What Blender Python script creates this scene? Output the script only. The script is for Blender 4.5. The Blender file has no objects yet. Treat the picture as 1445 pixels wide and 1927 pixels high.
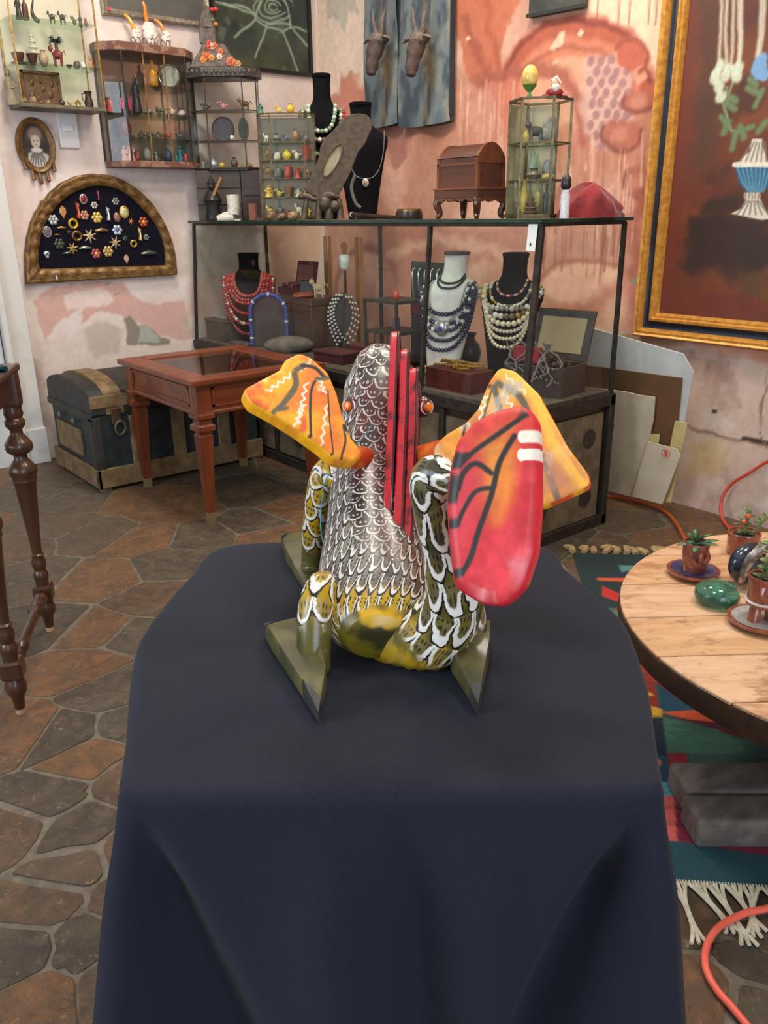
import bpy, bmesh, math, random
import numpy as np
from mathutils import Vector, Matrix
random.seed(11)
SC = bpy.context.scene
COL = SC.collection
PI = math.pi
# ---------------------------------------------------------------- camera
W, H, F = 1445, 1927, 1540.0
TH, ROLL, HD, CZ = math.radians(20.0), math.radians(0.8), math.radians(51.1), 1.3
fwd = np.array([math.cos(HD)*math.cos(TH), math.sin(HD)*math.cos(TH), -math.sin(TH)])
_r0 = np.array([math.sin(HD), -math.cos(HD), 0.0]); _d0 = np.cross(fwd, _r0)
CR = math.cos(ROLL)*_r0 + math.sin(ROLL)*_d0
CD = -math.sin(ROLL)*_r0 + math.cos(ROLL)*_d0
CAM = np.array([0, 0, CZ])
cd = bpy.data.cameras.new('camera'); cam = bpy.data.objects.new('camera', cd); COL.objects.link(cam)
cd.sensor_fit = 'VERTICAL'; cd.sensor_height = 24.0; cd.lens = F/H*24.0; cd.clip_start = 0.02
mw = Matrix.Identity(4)
for i in range(3):
    mw[i][0] = CR[i]; mw[i][1] = -CD[i]; mw[i][2] = -fwd[i]; mw[i][3] = CAM[i]
cam.matrix_world = mw
SC.camera = cam
# ---------------------------------------------------------------- light
SC.view_settings.view_transform = 'Standard'; SC.view_settings.look = 'None'
SC.view_settings.gamma = 1.0; SC.view_settings.use_curve_mapping = False
SC.view_settings.exposure = 0.25
wd = bpy.data.worlds.new('world'); SC.world = wd; wd.use_nodes = True
wd.node_tree.nodes['Background'].inputs[0].default_value = (0.62, 0.75, 1.0, 1)
wd.node_tree.nodes['Background'].inputs[1].default_value = 1.0
def area(name, loc, target, sx, sy, power, col):
    l = bpy.data.lights.new(name, 'AREA'); l.shape = 'RECTANGLE'; l.size = sx; l.size_y = sy
    l.energy = power; l.color = col
    o = bpy.data.objects.new(name, l); COL.objects.link(o); o.location = loc
    o.rotation_euler = (Vector(target)-Vector(loc)).to_track_quat('-Z', 'Y').to_euler()
    return o
area('daylight_door', (-0.4, -2.32, 1.45), (-0.4, 2, 1.2), 2.3, 2.5, 60, (0.80, 0.90, 1.0))
area('daylight_window', (-2.42, 1.9, 1.8), (2, 1.9, 1.3), 2.0, 1.6, 70, (0.76, 0.88, 1.0))
for i, (lx, ly, p) in enumerate(((0.75, 1.0, 20), (2.3, 2.3, 30), (1.7, 3.5, 34), (2.2, 0.6, 30))):
    area('ceiling_lamp_light', (lx, ly, 3.27), (lx+.12, ly+.12, 0), 0.5, 0.5, p, (1.0, 0.91, 0.79))
# ---------------------------------------------------------------- pixel -> direction helpers
def ray(x, y): return fwd + CR*((x-W/2)/F) + CD*((y-H/2)/F)
def atz(x, y, z=0.0):
    r = ray(x, y); return CAM + r*((z-CZ)/r[2])
def atX(x, y, X):
    r = ray(x, y); return CAM + r*(X/r[0])
def atY(x, y, Y):
    r = ray(x, y); return CAM + r*(Y/r[1])
def ats(x, y, s):                       # point at horizontal distance s along the heading
    r = ray(x, y); h = r[0]*math.cos(HD)+r[1]*math.sin(HD); return CAM + r*(s/h)
def atP(x, y, p, n):                    # ray with a plane
    r = ray(x, y); return CAM + r*(np.dot(np.array(p)-CAM, n)/np.dot(r, n))
def upz(x, y, p):                       # height of the ray over the ground distance of p
    r = ray(x, y); return CZ + r[2]*math.hypot(p[0], p[1])/math.hypot(r[0], r[1])
def ppm(p): return F/float(np.dot(np.array(p)-CAM, fwd))
FC = math.radians(51.1-90)              # rotation that turns a thing's front (-y) to the heading
# ---------------------------------------------------------------- colours and materials
def lin(c):
    if isinstance(c, str):
        c = tuple(int(c[i:i+2], 16) for i in (0, 2, 4))
    o = []
    for v in c[:3]:
        v = v/255.0
        o.append(v/12.92 if v <= 0.04045 else ((v+0.055)/1.055)**2.4)
    return (*o, 1.0)
MATS = {}
class NT:
    """small expression helper over a node tree"""
    def __init__(s, m): s.nt = m.node_tree
    def node(s, t, **k):
        n = s.nt.nodes.new(t)
        for a, b in k.items(): setattr(n, a, b)
        return n
    def link(s, a, b): s.nt.links.new(a, b)
    def put(s, sock, v):
        if isinstance(v, bpy.types.NodeSocket): s.link(v, sock)
        else: sock.default_value = v
    def m(s, op, a, b=0.0, c=0.0):
        n = s.node('ShaderNodeMath', operation=op)
        for i, v in enumerate((a, b, c)): s.put(n.inputs[i], v)
        return n.outputs[0]
    def mix(s, f, a, b):
        n = s.node('ShaderNodeMix', data_type='RGBA')
        s.put(n.inputs[0], f); s.put(n.inputs[6], a); s.put(n.inputs[7], b)
        return n.outputs[2]
    def step(s, v, lo, hi, t0=0.0, t1=1.0):
        n = s.node('ShaderNodeMapRange', interpolation_type='SMOOTHSTEP')
        for i, q in enumerate((v, lo, hi, t0, t1)): s.put(n.inputs[i], q)
        return n.outputs[0]
    def noise(s, vec, scale, detail=4.0, rough=0.55, dist=0.0):
        n = s.node('ShaderNodeTexNoise'); s.link(vec, n.inputs['Vector'])
        n.inputs['Scale'].default_value = scale; n.inputs['Detail'].default_value = detail
        n.inputs['Roughness'].default_value = rough; n.inputs['Distortion'].default_value = dist
        return n.outputs[0]
def newmat(name):
    m = bpy.data.materials.new(name); m.use_nodes = True
    return m, NT(m), m.node_tree.nodes['Principled BSDF']
def bumpit(t, b, h, strength, dist=0.002):
    n = t.node('ShaderNodeBump'); n.inputs['Strength'].default_value = strength
    n.inputs['Distance'].default_value = dist
    t.link(h, n.inputs['Height']); t.link(n.outputs[0], b.inputs['Normal'])
def M(name, c1, c2=None, rough=0.5, metal=0.0, scale=18.0, bump=0.0, stretch=(1, 1, 1), coat=0.0, spec=0.5, lo=.35, hi=.65, dist=0.0, bd=.002, sheen=0):
    if name in MATS: return MATS[name]
    m, t, b = newmat(name)
    b.inputs['Roughness'].default_value = rough; b.inputs['Metallic'].default_value = metal
    b.inputs['Coat Weight'].default_value = coat; b.inputs['Coat Roughness'].default_value = 0.12
    b.inputs['Specular IOR Level'].default_value = spec
    if sheen: b.inputs['Sheen Weight'].default_value = sheen
    c1 = lin(c1)
    b.inputs['Base Color'].default_value = c1
    if c2 is not None or bump:
        tc = t.node('ShaderNodeTexCoord'); mp = t.node('ShaderNodeMapping')
        t.link(tc.outputs['Object'], mp.inputs['Vector']); mp.inputs['Scale'].default_value = stretch
        n = t.noise(mp.outputs[0], scale, 6.0, .6, dist)
        if c2 is not None: t.link(t.mix(t.step(n, lo, hi), c1, lin(c2)), b.inputs['Base Color'])
        if bump: bumpit(t, b, n, bump, bd)
    MATS[name] = m
    return m
def wood(name, c1, c2, rough=.4, axis=0, scale=14, coat=.15, bump=.15):
    st = [9, 9, 9]; st[axis] = .8
    return M(name, c1, c2, rough=rough, scale=scale/6, stretch=tuple(st), coat=coat, bump=bump, lo=.3, hi=.7, dist=.6)
def glassmat(name, tint=(235, 245, 240), refl=1.0, ior=1.45):
    if name in MATS: return MATS[name]
    m = bpy.data.materials.new(name); m.use_nodes = True; nt = m.node_tree; nt.nodes.clear()
    o = nt.nodes.new('ShaderNodeOutputMaterial'); mx = nt.nodes.new('ShaderNodeMixShader')
    tr = nt.nodes.new('ShaderNodeBsdfTransparent'); gl = nt.nodes.new('ShaderNodeBsdfGlossy'); lw = nt.nodes.new('ShaderNodeLayerWeight')
    lw.inputs[0].default_value = .5; pw_ = nt.nodes.new('ShaderNodeMath'); pw_.operation = 'POWER'; pw_.inputs[1].default_value = 4.0; nt.links.new(lw.outputs['Facing'], pw_.inputs[0])
    fr = nt.nodes.new('ShaderNodeMath'); fr.operation = 'MULTIPLY_ADD'; fr.inputs[1].default_value = .28; fr.inputs[2].default_value = .012; nt.links.new(pw_.outputs[0], fr.inputs[0])
    tr.inputs[0].default_value = lin(tint); gl.inputs['Roughness'].default_value = 0.02
    gl.inputs[0].default_value = (refl, refl, refl, 1)
    nt.links.new(fr.outputs[0], mx.inputs[0]); nt.links.new(tr.outputs[0], mx.inputs[1]); nt.links.new(gl.outputs[0], mx.inputs[2])
    nt.links.new(mx.outputs[0], o.inputs[0])
    MATS[name] = m
    return m
def paintmat(name, rough=.8, fine=(30, .10), bump=.15, coat=0, bscale=25, metal=0):
    """colour attribute 'paint' broken up by fine procedural noise"""
    m, t, b = newmat(name)
    a = t.node('ShaderNodeAttribute', attribute_name='paint')
    tc = t.node('ShaderNodeTexCoord'); n = t.noise(tc.outputs['Object'], fine[0], 6, .6)
    k = t.step(n, .25, .75, 1-fine[1], 1+fine[1])
    v = t.node('ShaderNodeVectorMath', operation='SCALE'); t.link(a.outputs['Color'], v.inputs[0]); t.link(k, v.inputs['Scale'])
    t.link(v.outputs[0], b.inputs['Base Color']); b.inputs['Roughness'].default_value = rough
    b.inputs['Coat Weight'].default_value = coat
    if bump: bumpit(t, b, t.noise(tc.outputs['Object'], bscale, 8, .65), bump, .004)
    MATS[name] = m
    return m
# ---------------------------------------------------------------- objects
def tag(o, label=None, cat=None, group=None, kind=None):
    if label: o['label'] = label
    if cat: o['category'] = cat
    if group: o['group'] = group
    if kind: o['kind'] = kind
    return o
def T(name, label, cat, loc=(0, 0, 0), rz=0.0, group=None):
    o = bpy.data.objects.new(name, None); COL.objects.link(o); o.empty_display_size = .05
    o.location = tuple(float(v) for v in loc); o.rotation_euler = (0, 0, rz)
    return tag(o, label, cat, group)
def link(name, me, mat, parent=None, loc=(0, 0, 0), rz=0.0):
    o = bpy.data.objects.new(name, me); COL.objects.link(o)
    if mat is not None and not me.materials: me.materials.append(mat)
    o.parent = parent; o.location = tuple(float(v) for v in loc); o.rotation_euler = (0, 0, rz)
    return o
def nrm(v):
    v = np.array(v, float); return v/max(np.linalg.norm(v), 1e-9)
class MB:
    def __init__(s): s.v = []; s.f = []; s.M = None; s.uv = None
    def add(s, vs, fs):
        b = len(s.v)
        if s.M is not None: vs = [tuple(s.M @ Vector(p)) for p in vs]
        s.v += [tuple(float(c) for c in p) for p in vs]; s.f += [tuple(b+i for i in q) for q in fs]
        return s
    def box(s, c, d, rz=0.0, taper=1.0):
        x, y, z = d[0]/2, d[1]/2, d[2]/2; co, si = math.cos(rz), math.sin(rz); vs = []
        for k, q in ((-1, 1.0), (1, taper)):
            for a, b in ((-1, -1), (1, -1), (1, 1), (-1, 1)):
                u, w = a*x*q, b*y*q
                vs.append((c[0]+u*co-w*si, c[1]+u*si+w*co, c[2]+k*z))
        return s.add(vs, [(3, 2, 1, 0), (4, 5, 6, 7), (0, 1, 5, 4), (1, 2, 6, 5), (2, 3, 7, 6), (3, 0, 4, 7)])
    def bar(s, p, q, w, h=None, up=(0, 0, 1)):
        """rectangular bar between two points"""
        h = h or w; p = np.array(p, float); q = np.array(q, float); d = nrm(q-p)
        u = np.array(up, float)
        if abs(np.dot(u, d)) > .95: u = np.array((1., 0, 0))
        a = nrm(np.cross(d, u)); b = np.cross(a, d); vs = []
        for e in (p, q):
            for i, j in ((-1, -1), (1, -1), (1, 1), (-1, 1)): vs.append(e+a*(i*w/2)+b*(j*h/2))
        return s.add(vs, [(3, 2, 1, 0), (4, 5, 6, 7), (0, 1, 5, 4), (1, 2, 6, 5), (2, 3, 7, 6), (3, 0, 4, 7)])
    def loft(s, rings, cap=True, closed=False):
        n = len(rings[0]); vs = [p for r in rings for p in r]; fs = []; m = len(rings)
        for i in range(m if closed else m-1):
            for j in range(n):
                a, b = i*n+j, i*n+(j+1) % n; c, d = ((i+1) % m)*n+(j+1) % n, ((i+1) % m)*n+j
                fs.append((a, b, c, d))
        if cap and not closed:
            fs.append(tuple(range(n-1, -1, -1))); fs.append(tuple((m-1)*n+j for j in range(n)))
        return s.add(vs, fs)
    def lathe(s, prof, n=16, c=(0, 0, 0)):
        return s.loft([[(c[0]+r*math.cos(2*PI*j/n), c[1]+r*math.sin(2*PI*j/n), c[2]+z) for j in range(n)] for r, z in prof])
    def tube(s, pts, r, n=8, closed=False, flat=None):
        P = [np.array(p, float) for p in pts]; m = len(P); rings = []
        rs = r if hasattr(r, '__len__') else [r]*m
        t0 = nrm(P[1]-P[0]); u = np.array((0, 0, 1.)) if abs(t0[2]) < .9 else np.array((1., 0, 0))
        a = nrm(np.cross(t0, u))
        for i in range(m):
            if closed: t = nrm(P[(i+1) % m]-P[i-1])
            else: t = nrm(P[min(i+1, m-1)]-P[max(i-1, 0)])
            a = nrm(a-t*np.dot(a, t)); b = np.cross(t, a)
            rings.append([P[i]+(a*math.cos(2*PI*j/n)+b*math.sin(2*PI*j/n)*(flat or 1))*rs[i] for j in range(n)])
        return s.loft(rings, cap=not closed, closed=closed)
    def cyl(s, p, q, r0, r1=None, n=12): return s.tube([p, q], [r0, r0 if r1 is None else r1], n)
    def ball(s, c, r, n=10, m=7, rz=0):
        if not hasattr(r, '__len__'): r = (r, r, r)
        co, si = math.cos(rz), math.sin(rz); rings = []
        for i in range(m+1):
            ph = -PI/2+PI*i/m; k = max(math.cos(ph), .02); ring = []
            for j in range(n):
                x, y = r[0]*k*math.cos(2*PI*j/n), r[1]*k*math.sin(2*PI*j/n)
                ring.append((c[0]+x*co-y*si, c[1]+x*si+y*co, c[2]+r[2]*math.sin(ph)))
            rings.append(ring)
        return s.loft(rings)
    def prism(s, pts, vec):
        v = np.array(vec, float); a = [np.array(p, float) for p in pts]; n = len(a)
        nn = np.zeros(3)
        for i in range(n): nn += np.cross(a[i]-a[0], a[(i+1) % n]-a[0])
        if np.dot(nn, v) > 0: a = a[::-1]
        vs = a+[p+v for p in a]
        return s.add(vs, [tuple(range(n)), tuple(range(2*n-1, n-1, -1))]+[(i, n+i, n+(i+1) % n, (i+1) % n) for i in range(n)])
    def torus(s, c, R, r, n=24, k=8, ax=(0, 0, 1)):
        ax = nrm(ax); u = nrm(np.cross(ax, (0, 0, 1) if abs(ax[2]) < .9 else (1, 0, 0))); w = np.cross(ax, u)
        if not hasattr(R, '__len__'): R = (R, R)
        return s.tube([np.array(c)+u*R[0]*math.cos(2*PI*i/n)+w*R[1]*math.sin(2*PI*i/n) for i in range(n)], r, k, closed=True)
    def mesh(s, name, smooth=False, bevel=0.0, seg=1, fix=True):
        me = bpy.data.meshes.new(name); me.from_pydata(s.v, [], s.f)
        if fix or bevel:
            bm = bmesh.new(); bm.from_mesh(me)
            if bevel:
                es = [e for e in bm.edges if len(e.link_faces) == 2 and e.calc_face_angle(0) > .5]
                bmesh.ops.bevel(bm, geom=es, offset=bevel, segments=seg, affect='EDGES', profile=.6)
            if fix: bmesh.ops.recalc_face_normals(bm, faces=bm.faces)
            bm.to_mesh(me); bm.free()
        me.update()
        if smooth:
            for p in me.polygons: p.use_smooth = True
            if smooth != 'full':
                me.set_sharp_from_angle(angle=math.radians(42))
        return me
    def build(s, name, mat, parent=None, smooth=False, bevel=0.0, loc=(0, 0, 0), rz=0.0, seg=1):
        return link(name, s.mesh(name, smooth, bevel, seg), mat, parent, loc, rz)
def one(mb, name, mat, label, cat, loc=(0, 0, 0), rz=0.0, group=None, smooth=True, bevel=0.0):
    return tag(mb.build(name, mat, None, smooth, bevel, loc, rz), label, cat, group)
# ---------------------------------------------------------------- numpy painting on grids
_rng = np.random.RandomState(5); _LAT = _rng.rand(256, 256)
def vnoise(x, y):
    xi = np.floor(x).astype(int); yi = np.floor(y).astype(int); fx = x-xi; fy = y-yi
    fx = fx*fx*(3-2*fx); fy = fy*fy*(3-2*fy)
    g = lambda a, b: _LAT[a % 256, b % 256]
    return (g(xi, yi)*(1-fx)+g(xi+1, yi)*fx)*(1-fy)+(g(xi, yi+1)*(1-fx)+g(xi+1, yi+1)*fx)*fy
def fbm(x, y, o=4):
    s = 0; a = .5
    for i in range(o): s = s+a*vnoise(x*2**i+17*i, y*2**i+31*i); a *= .5
    return s/(1-.5**o)
class Canvas:
    def __init__(s, u, v, base):
        s.u, s.v = u, v; s.c = np.zeros((len(u), 3)); s.c[:] = base
    def blend(s, m, col): s.c = s.c*(1-m[:, None])+np.array(col, float)[None]*m[:, None]
    def noise(s, col, scale, lo, hi, amt=1.0, sv=None, off=0):
        n = fbm(s.u*scale+off, s.v*(sv or scale)+off*1.7); s.blend(np.clip((n-lo)/(hi-lo), 0, 1)*amt, col)
    def sd(s, pts, wob=0.0, ws=12.0):
        u = s.u; v = s.v
        if wob: u = u+(fbm(s.u*ws, s.v*ws)-.5)*wob*2; v = v+(fbm(s.u*ws+50, s.v*ws+9)-.5)*wob*2
        P = np.array(pts, float); n = len(P); ins = np.zeros(len(u), bool); d = np.full(len(u), 1e9)
        for i in range(n):
            x1, y1 = P[i]; x2, y2 = P[(i+1) % n]
            cr = ((y1 > v) != (y2 > v)) & (u < (x2-x1)*(v-y1)/(y2-y1+1e-12)+x1); ins ^= cr
            ex, ey = x2-x1, y2-y1; t = np.clip(((u-x1)*ex+(v-y1)*ey)/(ex*ex+ey*ey+1e-12), 0, 1)
            d = np.minimum(d, np.hypot(u-x1-t*ex, v-y1-t*ey))
        return np.where(ins, -d, d)
    def poly(s, pts, col, soft=.004, wob=0.0, amt=1.0, ws=12.0):
        s.blend(np.clip(.5-s.sd(pts, wob, ws)/soft, 0, 1)*amt, col)
    def line(s, pts, w, col, soft=.003, wob=0.0, amt=1.0, ws=12.0):
        u = s.u; v = s.v
        if wob: u = u+(fbm(s.u*ws, s.v*ws)-.5)*wob*2; v = v+(fbm(s.u*ws+50, s.v*ws+9)-.5)*wob*2
        d = np.full(len(u), 1e9); P = np.array(pts, float)
        for i in range(len(P)-1):
            x1, y1 = P[i]; ex, ey = P[i+1]-P[i]; t = np.clip(((u-x1)*ex+(v-y1)*ey)/(ex*ex+ey*ey+1e-12), 0, 1)
            d = np.minimum(d, np.hypot(u-x1-t*ex, v-y1-t*ey))
        s.blend(np.clip((w/2-d)/soft+.5, 0, 1)*amt, col)
    def ell(s, c, rx, ry, col, soft=.15, amt=1.0, ring=None, wob=0.0):
        u = s.u-c[0]; v = s.v-c[1]
        if wob: u = u+(fbm(s.u*15, s.v*15)-.5)*wob*2; v = v+(fbm(s.u*15+50, s.v*15)-.5)*wob*2
        d = np.hypot(u/rx, v/ry)
        m = np.clip((1-d)/soft+.5, 0, 1)
        if ring: m = np.clip((ring/2-np.abs(d-1))/(soft*.3)+.5, 0, 1)
        s.blend(m*amt, col)
def paintgrid(name, us, vs, pos, paint, mat, parent=None, loc=(0, 0, 0), smooth=True, thick=None):
    """grid us x vs; pos(u,v)->xyz arrays (local); paint(canvas)"""
    U, V = np.meshgrid(us, vs, indexing='ij'); u = U.ravel(); v = V.ravel()
    x, y, z = pos(u, v); n, m = len(us), len(vs)
    vv = np.stack([x, y, z], 1)
    i, j = np.meshgrid(np.arange(n-1), np.arange(m-1), indexing='ij'); a = (i*m+j).ravel()
    ff = np.stack([a, a+m, a+m+1, a+1], 1)
    me = bpy.data.meshes.new(name); me.from_pydata(vv.tolist(), [], ff.tolist())
    cv = paint(u, v)
    srgb = np.clip(cv.c/255.0, 0, 1); L = np.where(srgb <= .04045, srgb/12.92, ((srgb+.055)/1.055)**2.4)
    at = me.color_attributes.new('paint', 'FLOAT_COLOR', 'POINT')
    at.data.foreach_set('color', np.concatenate([L, np.ones((len(L), 1))], 1).astype(np.float32).ravel())
    if smooth:
        me.polygons.foreach_set('use_smooth', np.ones(len(me.polygons), bool))
    me.update()
    o = link(name, me, mat, parent, loc)
    return o
def samples(a, b, d): return np.linspace(a, b, max(2, int(round((b-a)/d))+1))
def smooth_path(pts, n=8, closed=False):
    """Catmull-Rom through points"""
    P = [np.array(p, float) for p in pts]; m = len(P); out = []
    for i in range(m if closed else m-1):
        if closed: p0, p1, p2, p3 = P[i-1], P[i], P[(i+1) % m], P[(i+2) % m]
        else: p0, p1, p2, p3 = P[max(i-1, 0)], P[i], P[i+1], P[min(i+2, m-1)]
        for k in range(n):
            t = k/n
            out.append(.5*((2*p1)+(p2-p0)*t+(2*p0-5*p1+4*p2-p3)*t*t+(-p0+3*p1-3*p2+p3)*t**3))
    if not closed: out.append(P[-1])
    return out
# ================================================================ the room
XW, YW, CEIL = 3.36, 4.76, 3.4
def wl(x, y): p = atY(x, y, YW); return (p[0], p[2])      # pixel -> left wall (X, z)
def wr(x, y): p = atX(x, y, XW); return (p[1], p[2])      # pixel -> mural wall (Y, z)
def fl(x, y): p = atz(x, y, 0); return (p[0], p[1])
def struct(o): o['kind'] = 'structure'; return o
# ---- floor with flagstones
bm = MB(); bm.box((.43, 1.28, -.05), (5.9, 7.0, .1))
floor = struct(bm.build('floor', M('mortar', (112, 103, 88), (88, 80, 69), rough=.85, scale=26, bump=.6, bd=.006)))
SEEDS = [fl(*p) for p in ((85, 1505), (150, 1562), (95, 1700), (60, 1895), (225, 1845), (121, 1385), (35, 1385), (165, 1425), (255, 1470), (215, 1300),
    (240, 1365), (150, 1255), (70, 1185), (185, 1190), (60, 1090), (180, 1090), (270, 1015), (185, 1008), (300, 1130), (90, 990), (20, 1030), (250, 1195),
    (330, 1060), (380, 1010), (330, 960), (480, 985), (560, 960), (270, 940), (130, 945), (40, 935), (20, 1560), (30, 1800), (160, 1770), (250, 1600), (1180, 985), (1240, 1015),
    (1060, 1010), (1150, 1030), (1420, 1810), (1340, 1870), (1420, 1900), (1390, 1700), (1300, 1720), (1430, 1760), (1330, 985), (1440, 1010), (510, 1010), (230, 1690), (140, 1640))]
rs = random.Random(3); tries = 0
while tries < 5000:
    tries += 1
    p = (rs.uniform(-1.2, 3.34), rs.uniform(-.6, 4.72))
    if p[0]*.628+p[1]*.778 < .15: continue
    if all(math.hypot(p[0]-q[0], p[1]-q[1]) > .33 for q in SEEDS): SEEDS.append(p)
def clip(poly, nx, ny, d):
    out = []
    for i in range(len(poly)):
        a, b = poly[i], poly[(i+1) % len(poly)]; da = a[0]*nx+a[1]*ny-d; db = b[0]*nx+b[1]*ny-d
        if da <= 0: out.append(a)
        if da*db < 0: t = da/(da-db); out.append((a[0]+(b[0]-a[0])*t, a[1]+(b[1]-a[1])*t))
    return out
def stone_mat(i, c1, c2, c3):
    m, t, b_ = newmat('stone_%d' % i); tc = t.node('ShaderNodeTexCoord'); oi = t.node('ShaderNodeObjectInfo')
    v = t.node('ShaderNodeVectorMath', operation='ADD'); t.link(tc.outputs['Object'], v.inputs[0]); k = t.node('ShaderNodeCombineXYZ'); t.link(t.m('MULTIPLY', oi.outputs['Random'], 40.0), k.inputs[0]); t.link(t.m('MULTIPLY', oi.outputs['Random'], 17.0), k.inputs[1]); t.link(k.outputs[0], v.inputs[1]); P = v.outputs[0]
    n1 = t.noise(P, 7, 8, .7, 1.0); n2 = t.noise(P, 20, 10, .75, .6); n3 = t.noise(P, 38, 8, .75, 1.4); n4 = t.noise(P, 110, 4, .7)
    col = t.mix(t.step(n1, .35, .65), lin(c1), lin(c2)); col = t.mix(t.m('MULTIPLY', t.step(n2, .47, .60), .8), col, lin(c3)); col = t.mix(t.m('MULTIPLY', t.step(n3, .58, .66), .55), col, lin((168, 142, 108))); col = t.mix(t.m('MULTIPLY', t.step(n3, .44, .36), .7), col, lin((58, 50, 42)))
    t.link(col, b_.inputs['Base Color']); t.link(t.step(n2, .3, .7, .34, .62), b_.inputs['Roughness']); b_.inputs['Specular IOR Level'].default_value = .45
    bumpit(t, b_, t.m('ADD', n2, t.m('MULTIPLY', n4, .35)), .8, .012); return m
STONE = [stone_mat(i, *c) for i, c in enumerate((((98, 78, 58), (80, 64, 50), (112, 84, 58)), ((114, 84, 56), (94, 72, 52), (128, 88, 54)), ((90, 80, 64), (72, 64, 54), (102, 86, 66)), ((80, 69, 56), (66, 58, 48), (94, 80, 62)), ((104, 82, 62), (82, 70, 56), (92, 80, 64)), ((110, 80, 54), (96, 74, 56), (130, 90, 54))))]
FIX = {0: 3, 1: 3, 2: 0, 3: 1, 4: 0, 5: 3, 6: 1, 7: 1, 8: 0, 9: 2, 10: 2, 11: 5, 16: 1}
count = 0
for i, s0 in enumerate(SEEDS):
    poly = [(s0[0]-.6, s0[1]-.6), (s0[0]+.6, s0[1]-.6), (s0[0]+.6, s0[1]+.6), (s0[0]-.6, s0[1]+.6)]
    gap = rs.uniform(.003, .010)
    for j, q in enumerate(SEEDS):
        if i == j: continue
        dx, dy = q[0]-s0[0], q[1]-s0[1]; L = math.hypot(dx, dy)
        if L > 1.3: continue
        nx, ny = dx/L, dy/L; poly = clip(poly, nx, ny, (s0[0]+q[0])/2*nx+(s0[1]+q[1])/2*ny-gap)
        if len(poly) < 3: break
    if len(poly) < 3: continue
    poly = clip(poly, 1, 0, XW-.01); poly = clip(poly, 0, 1, YW-.02)
    if len(poly) < 3: continue
    # rounded and uneven outline
    pts = []
    for k in range(len(poly)):
        a = np.array(poly[k-1]); b = np.array(poly[k]); c = np.array(poly[(k+1) % len(poly)])
        r = min(.014, .2*np.linalg.norm(a-b), .3*np.linalg.norm(c-b)); w1 = b+nrm(a-b)*r; w2 = b+nrm(c-b)*r
        pts += [w1, (w1+w2)*.25+b*.5, w2, (b+c)/2+np.array((rs.uniform(-1, 1), rs.uniform(-1, 1)))*.007]
    hgt = rs.uniform(.002, .004); mb = MB(); cen = np.mean(pts, 0)
    low = [(p[0]-s0[0], p[1]-s0[1], -.006) for p in pts]
    mid = [(p[0]-s0[0], p[1]-s0[1], hgt*.5) for p in pts]
    top = [(cen[0]+(p[0]-cen[0])*.985-s0[0], cen[1]+(p[1]-cen[1])*.985-s0[1], hgt) for p in pts]
    mb.loft([low, mid, top])
    k = FIX.get(i, rs.choice((0, 0, 1, 2, 2, 4, 4, 5, 3)))
    o = mb.build('flagstone', STONE[k], floor, loc=(s0[0], s0[1], 0)); count += 1
# ---- left wall: cream plaster with worn pink patches
pw = lambda L: [wl(*p) for p in L]
def paint_left(u, v):
    c = Canvas(u, v, (224, 210, 201))
    c.noise((214, 194, 184), 2.2, .45, .7, .8); c.noise((226, 214, 208), 3.1, .5, .75, .8, off=7)
    c.noise((205, 195, 190), 5, .6, .8, .5, off=3)
    c.poly(pw([(62, 560), (110, 535), (230, 530), (260, 565), (300, 575), (345, 565), (360, 640), (330, 640), (290, 625), (240, 600), (190, 585), (150, 610), (160, 570), (120, 600), (85, 640), (75, 600)]), (205, 160, 148), wob=.03, soft=.012, amt=.85)
    c.poly(pw([(120, 550), (190, 545), (215, 565), (200, 580), (165, 575), (130, 580)]), (224, 205, 196), wob=.03, soft=.012)
    c.poly(pw([(60, 640), (140, 620), (230, 640), (345, 645), (400, 700), (400, 900), (60, 900)]), (216, 198, 186), wob=.05, soft=.04, amt=.8)
    c.poly(pw([(160, 620), (200, 605), (230, 620), (225, 660), (180, 680)]), (186, 168, 156), wob=.03, soft=.03, amt=.7)
    c.poly(pw([(232, 600), (245, 594), (255, 612), (275, 612), (300, 632), (320, 640), (318, 648), (270, 650), (240, 646)]), (140, 132, 116), wob=.02, soft=.008)
    c.poly(pw([(258, 612), (275, 612), (295, 632), (300, 642), (262, 645)]), (168, 172, 158), wob=.02, soft=.008)
    c.poly(pw([(360, 420), (490, 420), (490, 640), (345, 640)]), (182, 172, 158), wob=.05, soft=.06, amt=.6)
    c.poly(pw([(355, 540), (400, 520), (425, 570), (400, 600), (350, 600)]), (196, 160, 146), wob=.04, soft=.03, amt=.7)
    c.poly(pw([(500, 420), (600, 420), (600, 520), (500, 540)]), (226, 190, 160), wob=.03, soft=.03, amt=.8)
    c.poly(pw([(595, -10), (640, -10), (640, 420), (590, 420)]), (228, 200, 178), wob=.02, soft=.05, amt=.7)
    c.line(pw([(66, 690), (75, 760), (80, 800)]), .05, (120, 104, 92), soft=.06, amt=.7, wob=.03)
    for pp in ([(200, 535), (207, 532)], [(215, 555), (222, 552)]): c.line(pw(pp), .01, (150, 150, 150))
    return c
us = np.concatenate([samples(-2.5, 1.15, .25), samples(1.16, XW, .008)]); vs = np.concatenate([samples(0, 2.7, .008), samples(2.75, CEIL, .1)])
def bumpw(u, v): return (fbm(u*3, v*3)-.5)*.008
wall_left = struct(paintgrid('wall_left', us, vs, lambda u, v: (u, YW+bumpw(u, v), v), paint_left, paintmat('plaster_left', .85, (28, .06), .25)))
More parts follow.
